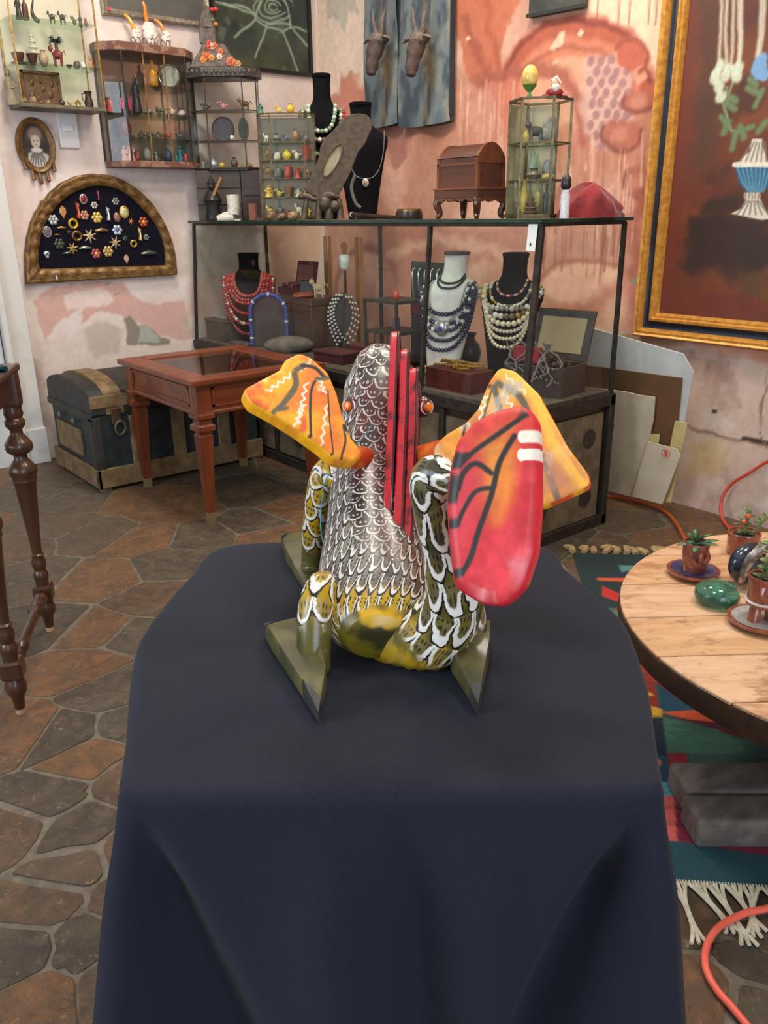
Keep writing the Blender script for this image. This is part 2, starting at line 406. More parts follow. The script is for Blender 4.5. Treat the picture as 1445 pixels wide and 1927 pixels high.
# ---- right wall: faded mural
pm = lambda L: [wr(*p) for p in L]
def arc(cx, cy, rx, ry, a0, a1, n=14): return [(cx+rx*math.cos(math.radians(a0+(a1-a0)*i/n)), cy-ry*math.sin(math.radians(a0+(a1-a0)*i/n))) for i in range(n+1)]
def paint_mural(u, v):
    c = Canvas(u, v, (198, 148, 126))
    c.noise((190, 124, 98), 2.0, .4, .7, .8, off=2); c.noise((220, 176, 152), 3.5, .5, .75, .7, off=11)
    sal = (192, 112, 84); dk = (158, 84, 66); pale = (226, 190, 160)
    c.poly(pm([(590, -40), (705, -40), (705, 130), (690, 170), (660, 130), (640, 180), (612, 160), (612, 420), (590, 420)]), (228, 204, 182), wob=.06, soft=.02)
    c.poly(pm([(612, -40), (665, -40), (672, 30), (655, 20), (650, 60), (630, 30), (615, 40)]), (184, 178, 158), wob=.03, soft=.01, amt=.8)
    c.poly(pm([(640, 135), (700, 185), (705, 330), (660, 300), (635, 200)]), (204, 136, 112), wob=.05, soft=.02)
    c.poly(pm([(700, 240), (780, 240), (770, 290), (740, 320), (720, 275)]), (168, 112, 100), wob=.05, soft=.02, amt=.8)
    c.poly(pm([(855, -40), (985, -40), (960, 30), (940, 110), (935, 150), (880, 140), (858, 60)]), sal, wob=.05, soft=.02)
    c.line(pm([(905, -40), (925, 60), (940, 140)]), .05, (172, 90, 66), soft=.04, wob=.04, amt=.8)
    c.line(pm([(875, 40), (905, 120), (930, 150)]), .05, dk, soft=.03, wob=.04, amt=.7)
    c.poly(pm([(1110, -40), (1260, -40), (1260, 140), (1235, 150), (1200, 75), (1150, 40), (1105, 40)]), (224, 196, 166), wob=.05, soft=.02)
    for x in (1125, 1165, 1185, 1222, 1236): c.line(pm([(x, 0), (x-2, 45)]), .010, (140, 96, 72), soft=.006, amt=.7)
    # painted arches
    c.poly(pm(arc(1085, 190, 145, 150, 0, 180)+[(940, 200)]), (204, 128, 98), wob=.03, soft=.02)
    c.line(pm(arc(1085, 190, 140, 142, 5, 165)), .085, (178, 94, 72), soft=.03, wob=.02)
    c.line(pm(arc(1085, 190, 146, 152, 15, 165)), .025, (140, 70, 58), soft=.015, wob=.02)
    c.line(pm(arc(1080, 200, 118, 112, 10, 172)), .02, (150, 78, 62), soft=.02, wob=.02, amt=.6)
    c.poly(pm(arc(1080, 205, 95, 96, 0, 180)+[(985, 240), (1170, 240)]), (216, 158, 128), wob=.03, soft=.02)
    c.poly(pm([(1052, 62), (1062, 60), (1060, 85), (1040, 95), (1032, 92)]), pale, soft=.008, wob=.008)
    for e in ((880, 73), (1092, 62), (1045, 118)): c.ell(wr(*e), .018, .010, pale)
    c.line(pm([(890, 150), (960, 140), (1010, 130), (1060, 145), (1090, 190), (1100, 260)]), .06, (164, 92, 76), soft=.03, wob=.03, amt=.85)
    c.line(pm([(880, 190), (905, 165), (950, 150)]), .03, (160, 86, 70), soft=.02, wob=.02, amt=.8)
    c.poly(pm([(860, 170), (940, 150), (990, 170), (985, 300), (930, 330), (860, 300)]), (208, 146, 124), wob=.04, soft=.03, amt=.7)
    c.poly(pm([(920, 160), (960, 150), (985, 180), (990, 260), (960, 280)]), (196, 112, 88), wob=.03, soft=.02, amt=.7)
    # grape dots
    c.poly(pm([(1100, 110), (1160, 105), (1190, 150), (1185, 280), (1110, 290), (1092, 200)]), (206, 166, 152), wob=.04, soft=.03, amt=.8)
    rg = random.Random(8)
    for r_ in range(9):
        for k in range(4):
            x = 1112+k*20+(r_ % 2)*9+rg.uniform(-3, 3); y = 114+r_*20+rg.uniform(-3, 3)
            if abs(x-1145) > 50-r_*2.2: continue
            c.ell(wr(x, y), .020, .021, (160, 116, 116), amt=.85, soft=.3, wob=.006)
    # leaf lobes at the right
    c.poly(pm([(1160, 100), (1190, 78), (1212, 90), (1215, 120), (1190, 135), (1165, 125)]), (186, 98, 78), wob=.02, soft=.01)
    c.poly(pm([(1190, 135), (1212, 120), (1222, 145), (1200, 160)]), (220, 150, 120), wob=.01, soft=.01)
    c.line(pm(arc(1187, 108, 33, 32, -60, 150)), .022, dk, soft=.012, wob=.01)
    for (x, y, a, b) in ((1205, 192, 33, 20), (1170, 255, 42, 32), (1205, 345, 30, 35)):
        c.poly(pm(arc(x, y, a, b, 0, 330)), (172, 100, 80), wob=.03, soft=.02, amt=.85)
        c.line(pm(arc(x, y, a*.95, b*.95, 150, 380)), .02, (134, 72, 60), soft=.015, wob=.02, amt=.8)
        c.ell(wr(x-3, y-2), .04, .03, (204, 140, 116), soft=.8, amt=.7)
    c.line(pm([(1205, 370), (1195, 440), (1195, 560), (1205, 600)]), .09, (176, 104, 84), soft=.05, wob=.04, amt=.8)
    # drips
    for i in range(70):
        x = rg.uniform(1035, 1215); y0 = rg.uniform(240, 380); h_ = rg.uniform(30, 110)
        c.line(pm([(x, y0), (x-3, y0+h_)]), rg.uniform(.004, .014), rg.choice(((226, 176, 152), (176, 108, 88), (232, 196, 172), (164, 92, 76))), soft=.006, amt=.6)
    for i in range(40):
        x = rg.uniform(865, 985); y0 = rg.uniform(150, 260); h_ = rg.uniform(40, 130)
        c.line(pm([(x, y0), (x-2, y0+h_)]), rg.uniform(.005, .016), rg.choice(((222, 168, 144), (230, 190, 170), (186, 116, 92))), soft=.008, amt=.55)
    # seen through the glass case
    c.poly(pm([(620, 415), (710, 415), (712, 520), (690, 640), (620, 640)]), (190, 140, 116), wob=.05, soft=.04, amt=.7)
    c.line(pm(arc(690, 560, 60, 95, 20, 175)), .05, (136, 86, 78), soft=.03, wob=.02, amt=.8)
    c.poly(pm([(712, 420), (1000, 420), (1000, 470), (880, 500), (720, 560)]), (176, 110, 92), wob=.06, soft=.05, amt=.6)
    c.line(pm([(730, 480), (830, 445), (930, 470), (1000, 520)]), .06, (224, 176, 150), soft=.04, wob=.04, amt=.8)
    c.poly(pm(arc(1100, 535, 82, 45, 0, 350)), (228, 178, 150), wob=.03, soft=.03)
    c.line(pm(arc(1100, 535, 86, 48, 10, 175)), .02, (162, 94, 76), soft=.02, wob=.02, amt=.6)
    c.line(pm([(1020, 600), (1090, 590), (1170, 540), (1200, 480)]), .07, (176, 108, 88), soft=.05, wob=.03, amt=.7)
    for i in range(26):
        x = rg.uniform(1020, 1180); y0 = rg.uniform(400, 440); h_ = rg.uniform(30, 100)
        c.line(pm([(x, y0), (x-3, y0+h_)]), rg.uniform(.005, .012), rg.choice(((146, 78, 64), (160, 92, 76))), soft=.007, amt=.6)
    c.ell(wr(1192, 530), .02, .02, (120, 150, 116), amt=.6, soft=.6)
    # plain lower wall
    low = [(1000, 600), (1200, 628), (1460, 690), (1460, 1100), (1000, 1000)]
    c.poly(pm(low), (196, 170, 154), wob=.03, soft=.03)
    m = np.clip(.5-c.sd(pm(low))/.03, 0, 1)
    n = fbm(u*9, v*7); c.blend(m*np.clip((n-.5)/.12, 0, 1)*.7, (166, 136, 122))
    n = fbm(u*6+9, v*6); c.blend(m*np.clip((n-.52)/.1, 0, 1)*.6, (206, 190, 178))
    c.poly(pm([(1300, 830), (1360, 820), (1380, 870), (1330, 900), (1290, 890)]), (196, 168, 112), wob=.04, soft=.05, amt=.6)
    c.line(pm([(1290, 800), (1360, 820), (1445, 845)]), .012, (140, 108, 90), soft=.01, wob=.03)
    c.line(pm([(1400, 826), (1450, 836)]), .02, (60, 40, 30), soft=.01, wob=.01)
    c.line(pm([(1445, 700), (1432, 760), (1430, 810), (1445, 850)]), .008, (130, 96, 80), soft=.006, wob=.02)
    c.ell(wr(1344, 774), .012, .012, (70, 50, 40))
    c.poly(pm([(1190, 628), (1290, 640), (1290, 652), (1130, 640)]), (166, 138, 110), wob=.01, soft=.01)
    return c
us = np.concatenate([samples(-2.2, 1.1, .3), samples(1.112, YW, .009)]); vs = np.concatenate([samples(0, 2.75, .009), samples(2.8, CEIL, .1)])
wall_right = struct(paintgrid('wall_right', us[::-1], vs, lambda u, v: (XW+bumpw(u+9, v)*1.3, u, v), paint_mural, paintmat('plaster_mural', .85, (24, .10), .3)))
PLAIN = M('plaster_plain', (218, 205, 192), (206, 192, 180), rough=.9, scale=3)
mb = MB(); mb.box((-2.0, -2.25, CEIL/2), (1.1, .1, CEIL)); mb.box((2.03, -2.25, CEIL/2), (2.66, .1, CEIL)); mb.box((-.375, -2.25, 3.09), (2.15, .1, .62))
struct(mb.build('wall_rear', PLAIN))
mb = MB(); mb.box((-2.5, -.65, CEIL/2), (.1, 3.1, CEIL)); mb.box((-2.5, 3.85, CEIL/2), (.1, 1.9, CEIL)); mb.box((-2.5, 1.9, .5), (.1, 2.0, 1.0)); mb.box((-2.5, 1.9, 3.0), (.1, 2.0, .8))
struct(mb.build('wall_window', PLAIN))
mb = MB(); mb.box((.43, 1.28, CEIL+.05), (5.96, 7.1, .1)); struct(mb.build('ceiling', M('ceiling_white', (236, 230, 220), (226, 220, 210), rough=.9, scale=2)))
# ---- painted door post at the left of the wall, and the door leaf beside it
WP = M('white_paint', (214, 212, 206), (190, 186, 178), rough=.55, scale=6, lo=.5, hi=.8)
mb = MB(); mb.box((1.29, YW-.03, CEIL/2), (.11, .06, CEIL)); mb.box((1.222, YW-.045, CEIL/2), (.03, .09, CEIL)); mb.box((1.285, YW-.04, .10), (.13, .08, .2))
struct(mb.build('trim_1', WP, bevel=.004))
d = struct(MB().box((.78, YW-.02, 1.1), (.84, .04, 2.2)).build('door_1', M('door_paint', (206, 210, 210), (190, 194, 194), rough=.5, scale=5), bevel=.003))
for z in (.55, 1.55): MB().box((.78, YW-.045, z), (.56, .014, .8)).build('door_panel', MATS['door_paint'], d, bevel=.005)
# ---- ceiling lamps above (real fittings of the lights)
for k, (lx, ly) in enumerate(((0.75, 1.0), (2.3, 2.3), (1.7, 3.5), (2.2, 0.6))):
    t = T('ceiling_lamp', 'square ceiling lamp, %s' % ('nearest the camera', 'above the display case', 'above the small glass-topped table', 'above the round wooden table')[k], 'lamp', (lx, ly, 3.3), 0, 'ceiling lamps')
    m_ = MB()
    for a, b in ((-.27, 0), (.27, 0)): m_.box((a, b, .0), (.03, .57, .06))
    for a, b in ((0, -.27), (0, .27)): m_.box((a, b, .0), (.51, .03, .06))
    m_.build('frame', M('lamp_metal', (190, 186, 178), rough=.4, metal=.6), t)
    MB().box((0, 0, .055), (.56, .56, .05)).build('housing', MATS['lamp_metal'], t); MB().cyl((0, 0, .08), (0, 0, .1), .05).build('mount', MATS['lamp_metal'], t)
# ================================================================ large furniture
GLASS = glassmat('clear_glass', (253, 254, 253)); GREENGLASS = glassmat('green_edge_glass', (224, 242, 233))
IRON = M('dark_iron', (40, 36, 32), (62, 54, 46), rough=.55, metal=.4, scale=30)
BRASS = M('old_brass', (150, 120, 66), (110, 88, 52), rough=.38, metal=.85, scale=40)
DARKW = wood('dark_brown_wood', (58, 38, 27), (34, 23, 17))
# ---- glass display case
X0, X1, XB, Y0, Y1, ZT, ZS = 2.38, 2.87, 2.33, 2.035, 4.71, 1.27, .58     # top front, back, bottom front, near end, far end, top, sill
case = T('display_case', 'long glass display case with dark frame on a panelled base', 'display case', (2.6, 3.38, 0))
def W_(mb, name, mat, parent, **k):            # mesh given in world coordinates under a parent that is not rotated
    l = parent.location.copy(); q = parent.parent
    while q: l = l+q.location; q = q.parent
    mb.v = [(a-l.x, b-l.y, c-l.z) for a, b, c in mb.v]
    return mb.build(name, mat, parent, **k)
BASEM = M('base_cloth_panel', (112, 96, 72), (84, 72, 54), rough=.8, scale=14, bump=.3)
mb = MB(); mb.box(((XB+X1)/2, (Y0+Y1)/2, ZS/2-.02), (X1-XB-.02, Y1-Y0-.02, ZS-.06)); body = W_(mb, 'base_body', DARKW, case)
n_ = 6; L_ = (Y1-Y0)/n_
for i in range(n_):                                             # front panels
    ya = Y0+i*L_+.02; yb = ya+L_-.04
    p_ = W_(MB().box((XB+.004, (ya+yb)/2, .28), (.016, yb-ya, .44)), 'front_panel', BASEM, case, bevel=.003)
    for z in (.17, .40): W_(MB().tube([(XB-.003, (ya+yb)/2, z), (XB-.008, (ya+yb)/2, z)], .045, 18), 'round_ornament', M('dark_ornament', (52, 44, 34), (34, 28, 22), rough=.7, scale=30), p_)
p_ = W_(MB().box(((XB+X1)/2, Y0+.004, .28), (X1-XB-.08, .016, .46)), 'end_panel', BASEM, case, bevel=.003)
for x, z in ((2.74, .41), (2.74, .15), (2.45, .41), (2.45, .15)): W_(MB().tube([(x, Y0-.003, z), (x, Y0-.008, z)], .04, 18), 'round_ornament', MATS['dark_ornament'], p_)
mb = MB()
for z, h in ((.025, .05), (ZS-.02, .05)):
    mb.box(((XB+X1)/2, Y0, z), (X1-XB+.03, .035, h)); mb.box((XB, (Y0+Y1)/2, z), (.035, Y1-Y0+.03, h))
for x in (XB, X1): mb.box((x, Y0, ZS/2), (.035, .035, ZS))
for i in range(1, n_+1): mb.box((XB, Y0+i*L_, ZS/2), (.03, .03, ZS))
W_(mb, 'base_trim', IRON, case, bevel=.003)
W_(MB().box(((XB+X1)/2, (Y0+Y1)/2, ZS+.008), (X1-XB, Y1-Y0, .012)), 'case_floor', M('case_floor_cloth', (96, 84, 70), (70, 60, 50), rough=.9, scale=20), case)
YM = float(atX(810, 420, X0)[1]); YM2 = float(atX(715, 420, X1)[1])
pb = .013
for nm, a, b in (('post', (XB, Y0, ZS), (X0, Y0, ZT-.01)), ('post', (X1, Y0, ZS), (X1, Y0, ZT-.01)), ('post', (XB, Y1, ZS), (X0, Y1, ZT-.01)), ('post', (X1, Y1, ZS), (X1, Y1, ZT-.01)),
                 ('post', (XB, YM, ZS), (X0, YM, ZT-.01)), ('post', (X1, YM2, ZS), (X1, YM2, ZT-.01))):
    W_(MB().bar(a, b, pb*(1.9 if a[1] == Y0 and a[0] == XB else 1.2), pb*1.2), nm, IRON, case)
mb = MB()
for a, b in (((X0, Y0, ZT-.012), (X0, Y1, ZT-.012)), ((X1, Y0, ZT-.012), (X1, Y1, ZT-.012)), ((X0, Y0, ZT-.012), (X1, Y0, ZT-.012)), ((X0, Y1, ZT-.012), (X1, Y1, ZT-.012))): mb.bar(a, b, .014)
W_(mb, 'top_rail', IRON, case)
for ya, yb in ((Y0, YM), (YM, Y1)): W_(MB().prism([(XB, ya, ZS), (XB, yb, ZS), (X0, yb, ZT-.02), (X0, ya, ZT-.02)], (.004, 0, 0)), 'front_pane', GLASS, case)
W_(MB().prism([(XB, Y0, ZS), (X1, Y0, ZS), (X1, Y0, ZT-.02), (X0, Y0, ZT-.02)], (0, .004, 0)), 'end_pane', GLASS, case)
W_(MB().prism([(XB, Y1, ZS), (X1, Y1, ZS), (X1, Y1, ZT-.02), (X0, Y1, ZT-.02)], (0, -.004, 0)), 'end_pane', GLASS, case)
for ya, yb in ((Y0, YM2), (YM2, Y1)): W_(MB().box((X1, (ya+yb)/2, (ZS+ZT)/2), (.004, yb-ya, ZT-ZS-.03)), 'back_pane', GLASS, case)
W_(MB().box(((X0+X1)/2, (Y0+Y1)/2, ZT+.001), (X1-X0+.05, Y1-Y0+.04, .012)), 'top_glass', GREENGLASS, case)
m_ = MB()
for a, b in (((X0-.026, Y0-.021, ZT+.001), (X0-.026, Y1+.021, ZT+.001)), ((X0-.026, Y0-.021, ZT+.001), (X1+.026, Y0-.021, ZT+.001))): m_.bar(a, b, .003, .0125)
W_(m_, 'glass_edge', M('green_glass_edge', (34, 66, 54), (24, 48, 40), rough=.15), case)
ZTOP = ZT+.007; ZIN = ZS+.014
# paper price tag on the pane
p = atX(1004, 447, X0-.01); y_ = float(p[1]); z_ = float(p[2])
tg = T('paper_tag', 'small white paper tag stuck on the glass near the case corner', 'tag', (X0-.012, y_, z_-.045))
MB().bar((-.012, 0, 0), (-.006+.003, 0, .09), .042, .0015, up=(1, 0, 0)).build('card', M('white_card', (228, 228, 224), rough=.7), tg)
MB().prism([(-.0125, .004, .015), (-.0125, -.005, .022), (-.0125, .004, .03)], (-.0006, 0, 0)).build('printed_arrow', M('black_print', (20, 20, 20), rough=.7), tg)
# ---- wooden battens behind the case
for (x, lab) in ((617, 'tall pale wooden batten standing behind the glass case near the corner'), (676, 'orange-brown wooden batten standing behind the case left of the metal cage')):
    p = atX(x, 500, 3.02)
    one(MB().box((0, 0, .59), (.03, .045, 1.18)), 'wooden_batten', wood('batten_wood_%d' % x, (176, 122, 66) if x > 650 else (186, 150, 110), (150, 98, 50), axis=2), lab, 'batten', (3.02, p[1], 0), bevel=.002)
# ---- small square vitrine table
WMAH = wood('mahogany', (128, 62, 30), (92, 42, 20), rough=.38, coat=.25); WMAHV = wood('mahogany_upright', (126, 60, 30), (92, 42, 20), rough=.38, axis=2, coat=.25)
vx0, vx1, vy0, vy1 = 1.53, 2.17, 3.15, 3.91; vz = .655
vt = T('vitrine_table', 'square mahogany table with a glass-topped display tray and tapered legs', 'table', ((vx0+vx1)/2, (vy0+vy1)/2, 0))
hx, hy = (vx1-vx0)/2, (vy1-vy0)/2
mb = MB()
for sx in (-1, 1): mb.box((sx*(hx-.035), 0, vz-.0125), (.11, 2*hy+.04, .025))
for sy in (-1, 1): mb.box((0, sy*(hy-.035), vz-.0125), (2*hx-.18, .11, .025))
mb.build('top_frame', WMAH, vt, bevel=.005, seg=2)
MB().box((0, 0, vz-.006), (2*hx-.16, 2*hy-.16, .004)).build('glass_lid', GLASS, vt)
MB().box((0, 0, vz-.125), (2*hx-.05, 2*hy-.05, .01)).build('tray_floor', M('tray_velvet', (96, 82, 74), (66, 54, 50), rough=.9, scale=9), vt)
for sx in (-1, 1):
    a = MB().box((sx*(hx-.025), 0, vz-.085), (.024, 2*hy-.06, .12)).build('apron', WMAH, vt, bevel=.003)
    m_ = MB()
    for z in (vz-.045, vz-.12): m_.box((sx*(hx-.012), 0, z), (.012, 2*hy-.16, .010))
    for y in (-hy+.085, hy-.085): m_.box((sx*(hx-.012), y, vz-.083), (.012, .010, .085))
    m_.build('moulding', WMAH, a)
for sy in (-1, 1):
    a = MB().box((0, sy*(hy-.025), vz-.085), (2*hx-.06, .024, .12)).build('apron', WMAH, vt, bevel=.003)
    m_ = MB()
    for z in (vz-.045, vz-.12): m_.box((0, sy*(hy-.012), z), (2*hx-.16, .012, .010))
    for x in (-hx+.085, hx-.085): m_.box((x, sy*(hy-.012), vz-.083), (.010, .012, .085))
    m_.build('moulding', WMAH, a)
mb = MB()
for sx in (-1, 1): mb.box((sx*(hx-.022), 0, vz-.15), (.034, 2*hy-.02, .018))
for sy in (-1, 1): mb.box((0, sy*(hy-.022), vz-.15), (2*hx-.05, .034, .018))
mb.build('base_moulding', WMAH, vt, bevel=.004)
for sx in (-1, 1):
    for sy in (-1, 1):
        lx, ly = sx*(hx-.04), sy*(hy-.04); sq = lambda r, z: [(lx-r, ly-r, z), (lx+r, ly-r, z), (lx+r, ly+r, z), (lx-r, ly+r, z)]
        m_ = MB(); m_.loft([sq(.016, .045), sq(.031, vz-.25), sq(.027, vz-.245), sq(.027, vz-.235), sq(.041, vz-.225), sq(.041, vz-.205), sq(.029, vz-.195), sq(.029, vz-.18), sq(.042, vz-.17), sq(.042, vz-.155), sq(.034, vz-.15), sq(.034, vz-.02)])
        lg = m_.build('leg', WMAHV, vt)
        MB().loft([sq(.0165, 0), sq(.0175, .05)]).build('brass_foot', M('foot_brass', (150, 128, 90), rough=.5, metal=.5), lg)
for (x, y, lab, c_, s_) in ((438, 682, 'white shell-like trinket lying in the vitrine table', (214, 206, 196), .02), (458, 672, 'dark red trinket lying in the vitrine table', (110, 40, 36), .018)):
    p = atz(x, y, vz-.12); one(MB().ball((0, 0, s_*.6), (s_*1.3, s_, s_*.6)), 'trinket', M('trinket_%d' % x, c_, rough=.4), lab, 'trinket', (p[0]-.1, p[1]-.1, vz-.12))
# ---- trunk
tx0, tx1, ty0, ty1, tz = 1.35, 2.28, 3.93, 4.56, .39
tr = T('steamer_trunk', 'dome-topped dark green trunk with tan straps against the left wall', 'trunk', ((tx0+tx1)/2, (ty0+ty1)/2, 0))
TEAL = M('trunk_canvas', (38, 50, 50), (26, 32, 34), rough=.6, scale=12, bump=.2); TAN = M('trunk_tan', (132, 108, 74), (102, 80, 52), rough=.7, scale=16, bump=.2); TBLK = M('trunk_black', (36, 34, 32), (52, 48, 42), rough=.6, scale=14)
tl, tw = (tx1-tx0)/2, (ty1-ty0)/2
MB().box((0, 0, tz/2+.02), (2*tl-.02, 2*tw-.02, tz-.04)).build('body', TEAL, tr, bevel=.004)
def dome(x, grow=0.0, n=12): return [(x, tw*(-math.cos(PI*i/n))*(1+grow*.3), tz+.01+(.07+(.075+grow)*math.sin(PI*i/n))*(1 if 0 < i < n else .6)) for i in range(n+1)]
MB().loft([[(x, -tw, tz)]+dome(x)+[(x, tw, tz)] for x in (-tl, tl)]).build('lid', TBLK, tr, bevel=.004)
for x, w in ((-tl+.12, .09), (.0, .09), (tl-.12, .09)):
    ring = lambda xx: [(xx, -tw-.004, tz-.0)]+dome(xx, .014)+[(xx, tw+.004, tz)]
    MB().loft([ring(x-w/2), ring(x+w/2)]).build('lid_strap', TAN, tr)
m_ = MB(); m_.box((0, -tw, tz+.065), (2*tl, .016, .06)); m_.build('lid_edge', TAN, tr, bevel=.003)
m_ = MB(); m_.box((0, -tw, .07), (2*tl+.02, .02, .10)); m_.box((-tl, 0, .07), (.02, 2*tw+.02, .10)); m_.build('bottom_band', TAN, tr, bevel=.004)
for x in (-tl+.22, -.02, tl-.22): MB().box((x, -tw+.002, .24), (.07, .016, .26)).build('front_strap', TAN, tr, bevel=.003)
MB().box((-tl+.003, .05, .22), (.014, .34, .14)).build('end_plate', TAN, tr, bevel=.003)
m_ = MB(); m_.box((-tl, 0, tz-.01), (.016, 2*tw, .035)); m_.box((-tl, -tw+.02, .22), (.016, .04, .32)); m_.box((-tl+.02, -tw, .22), (.04, .016, .32)); m_.build('corner_iron', TBLK, tr, bevel=.003)
for y in (-.06, .14): MB().ball((-tl-.008, y, .325), (.01, .018, .018)).build('rivet', M('dull_iron', (120, 112, 100), rough=.5, metal=.6), tr, smooth=True)
lt = MB().box((-tl+.12, -tw-.008, tz-.01), (.05, .014, .08)).build('latch', M('latch_rust', (96, 70, 54), (60, 48, 40), rough=.6, metal=.5), tr, bevel=.004)
MB().torus((-tl+.13, -tw-.02, tz-.07), (.026, .036), .006, ax=(0, 1, .2)).build('ring', MATS['dull_iron'], lt, smooth=True)
for sx in (-1, 1):
    for sy in (-1, 1): MB().box((sx*(tl-.03), sy*(tw-.03), .012), (.05, .05, .024)).build('foot', TAN, tr)
# ---- turned-leg table at the left edge
fa = atz(95, 1188, 0); fb = atz(40, 1343, 0)
tt = T('turned_leg_table', 'dark wooden side table with turned legs at the left edge', 'table', (float(fa[0]), float(fa[1]), 0))
TW = wood('turned_wood', (78, 48, 30), (50, 30, 20), rough=.35, axis=2, coat=.3)
S = 1.0/ppm(fa+np.array((0, 0, .4)))
def legprof(): # (radius, height) read off the visible leg
    y = lambda py: upz(95-(1190-py)*.16, py, fa)
    q = [(8, 1178), (10, 1160), (16, 1150), (17, 1140), (14, 1133), (11, 1128), (12, 1092), (14, 1085), (14, 1078), (10, 1072), (13, 1062), (13, 1055), (10, 1048), (12, 1043), (9, 1040), (10, 1020), (15, 960), (20, 905), (22, 902), (21, 897), (25, 888), (25, 880), (18, 870), (12, 862), (12, 855), (22, 848), (24, 842), (24, 834), (20, 828), (11, 815), (11, 808), (17, 800), (18, 792), (14, 786), (17, 778), (16, 772), (16, 720), (17, 700)]
    return [(r*S, y(py)) for r, py in q]
PROF = legprof(); DIR = nrm(np.array((fb[0]-fa[0], fb[1]-fa[1], 0))); PERP = np.array((-abs(DIR[1]), abs(DIR[0]), 0))
ZTT = PROF[-1][1]; LL = float(np.linalg.norm(fb[:2]-fa[:2])); WW = .5
for k, off in enumerate((np.zeros(3), DIR*LL, PERP*WW, PERP*WW+DIR*LL)):
    m_ = MB(); m_.lathe(PROF, 18, off); lg = m_.build('leg', TW, tt, smooth=True)
    zb = upz(85, 1113, fa); MB().box((off[0], off[1], zb), (.058, .058, .055), rz=math.atan2(DIR[1], DIR[0])).build('leg_block', TW, lg, bevel=.006)
    MB().lathe([(.007, 0), (.013, .004), (.013, .02), (.010, .04)], 12, off).build('ceramic_foot', M('ceramic_foot', (176, 140, 116), rough=.35), lg, smooth=True)
    MB().box((off[0], off[1], ZTT-.05), (.06, .06, .11), rz=math.atan2(DIR[1], DIR[0])).build('corbel', TW, lg, bevel=.012, seg=2)
for a, b in ((np.zeros(3), DIR*LL), (PERP*WW, PERP*WW+DIR*LL)):
    z = np.array((0, 0, upz(85, 1113, fa))); n = 26; pts = [a+z+(b-a)*(.07+.86*i/n) for i in range(n+1)]
    rr = [.013+.010*abs(math.sin(i*1.15))*(1 if i < 8 or i > 18 else .35) for i in range(n+1)]
    MB().tube(pts, rr, 12).build('stretcher', TW, tt, smooth=True)
m_ = MB(); o_ = .035; cs = [-DIR*o_-PERP*o_, DIR*(LL+o_)-PERP*o_, DIR*(LL+o_)+PERP*(WW+o_), -DIR*o_+PERP*(WW+o_)]
m_.prism([c+np.array((0, 0, ZTT)) for c in cs], (0, 0, .022)); m_.build('table_top', TW, tt, bevel=.008, seg=2)
m_ = MB()
for a, b in ((np.zeros(3), DIR*LL), (PERP*WW, PERP*WW+DIR*LL), (np.zeros(3), PERP*WW), (DIR*LL, PERP*WW+DIR*LL)):
    m_.bar(a+np.array((0, 0, ZTT-.04)), b+np.array((0, 0, ZTT-.04)), .02, .07)
m_.build('apron', TW, tt)
gp = atz(4, 698, ZTT+.022); one(MB().box((0, 0, .008), (.09, .06, .016)), 'glass_dish', glassmat('teal_dish_glass', (120, 170, 180)), 'small teal glass dish at the corner of the turned-leg table', 'dish', (gp[0]-.035, gp[1]-.0, ZTT+.022), bevel=.004)
# ---- foreground table under a black cloth
TZ = .72
def tw_(s, t): return np.array((s*math.cos(HD)+t*math.sin(HD), s*math.sin(HD)-t*math.cos(HD)))
OUT = [(-.276, 1.405), (-.322, 1.27), (-.345, 1.09), (-.333, .978), (-.30, .84), (-.284, .765), (-.278, .735), (-.268, .724), (-.14, .722), (.0, .722), (.14, .722), (.272, .724), (.284, .735), (.290, .765), (.305, .83), (.325, .92), (.343, 1.07), (.335, 1.14), (.30, 1.28), (.268, 1.385), (.0, 1.40)]
pt_ = T('pedestal_table', 'foreground table hidden under the black cloth', 'table', (*tw_(1.07, 0), 0), FC)
DKW = M('table_plain_wood', (60, 46, 36), rough=.6)
MB().prism([(t*.955, (s-1.07)*.955, TZ-.03) for t, s in OUT], (0, 0, .022)).build('table_top', DKW, pt_)
for a in (-1, 1):
    for b in (-1, 1): MB().loft([[(a*.2+x*.02, b*.22+y*.02, z) for x, y in ((-1, -1), (1, -1), (1, 1), (-1, 1))] for z in (0, TZ-.028)]).build('leg', DKW, pt_)
# dense outline
def resample(P, n):
    P = [np.array(p) for p in P]; P.append(P[0]); d = [0]
    for i in range(len(P)-1): d.append(d[-1]+np.linalg.norm(P[i+1]-P[i]))
    return [np.array((np.interp(d[-1]*k/n, d, [p[0] for p in P]), np.interp(d[-1]*k/n, d, [p[1] for p in P]))) for k in range(n)]
NO = 720
front0 = [p for p in OUT]
dense = []
for i in range(len(front0)):
    a = np.array(front0[i]); b = np.array(front0[(i+1) % len(front0)])
    dense.append(a); dense.append((a+b)/2)
ring = resample(smooth_path([np.array(p) for p in OUT], 12, True), NO)
cen = np.array((0, 1.07)); rows = []; zs = []
for k in (.15, .35, .55, .75, .88, .96): rows.append([(cen+(p-cen)*k, TZ+.0035) for p in ring])
ND = 46
nrmv = []
for i in range(NO):
    t_ = ring[(i+1) % NO]-ring[i-1]; n2 = np.array((t_[1], -t_[0])); n2 /= np.linalg.norm(n2)
    if np.dot(n2, ring[i]-cen) < 0: n2 = -n2
    nrmv.append(n2)
for k in range(5): nrmv = [(nrmv[i-1]+nrmv[i]*2+nrmv[(i+1) % NO])/4 for i in range(NO)]
def sst(a, b, x): x = min(1, max(0, (x-a)/(b-a))); return x*x*(3-2*x)
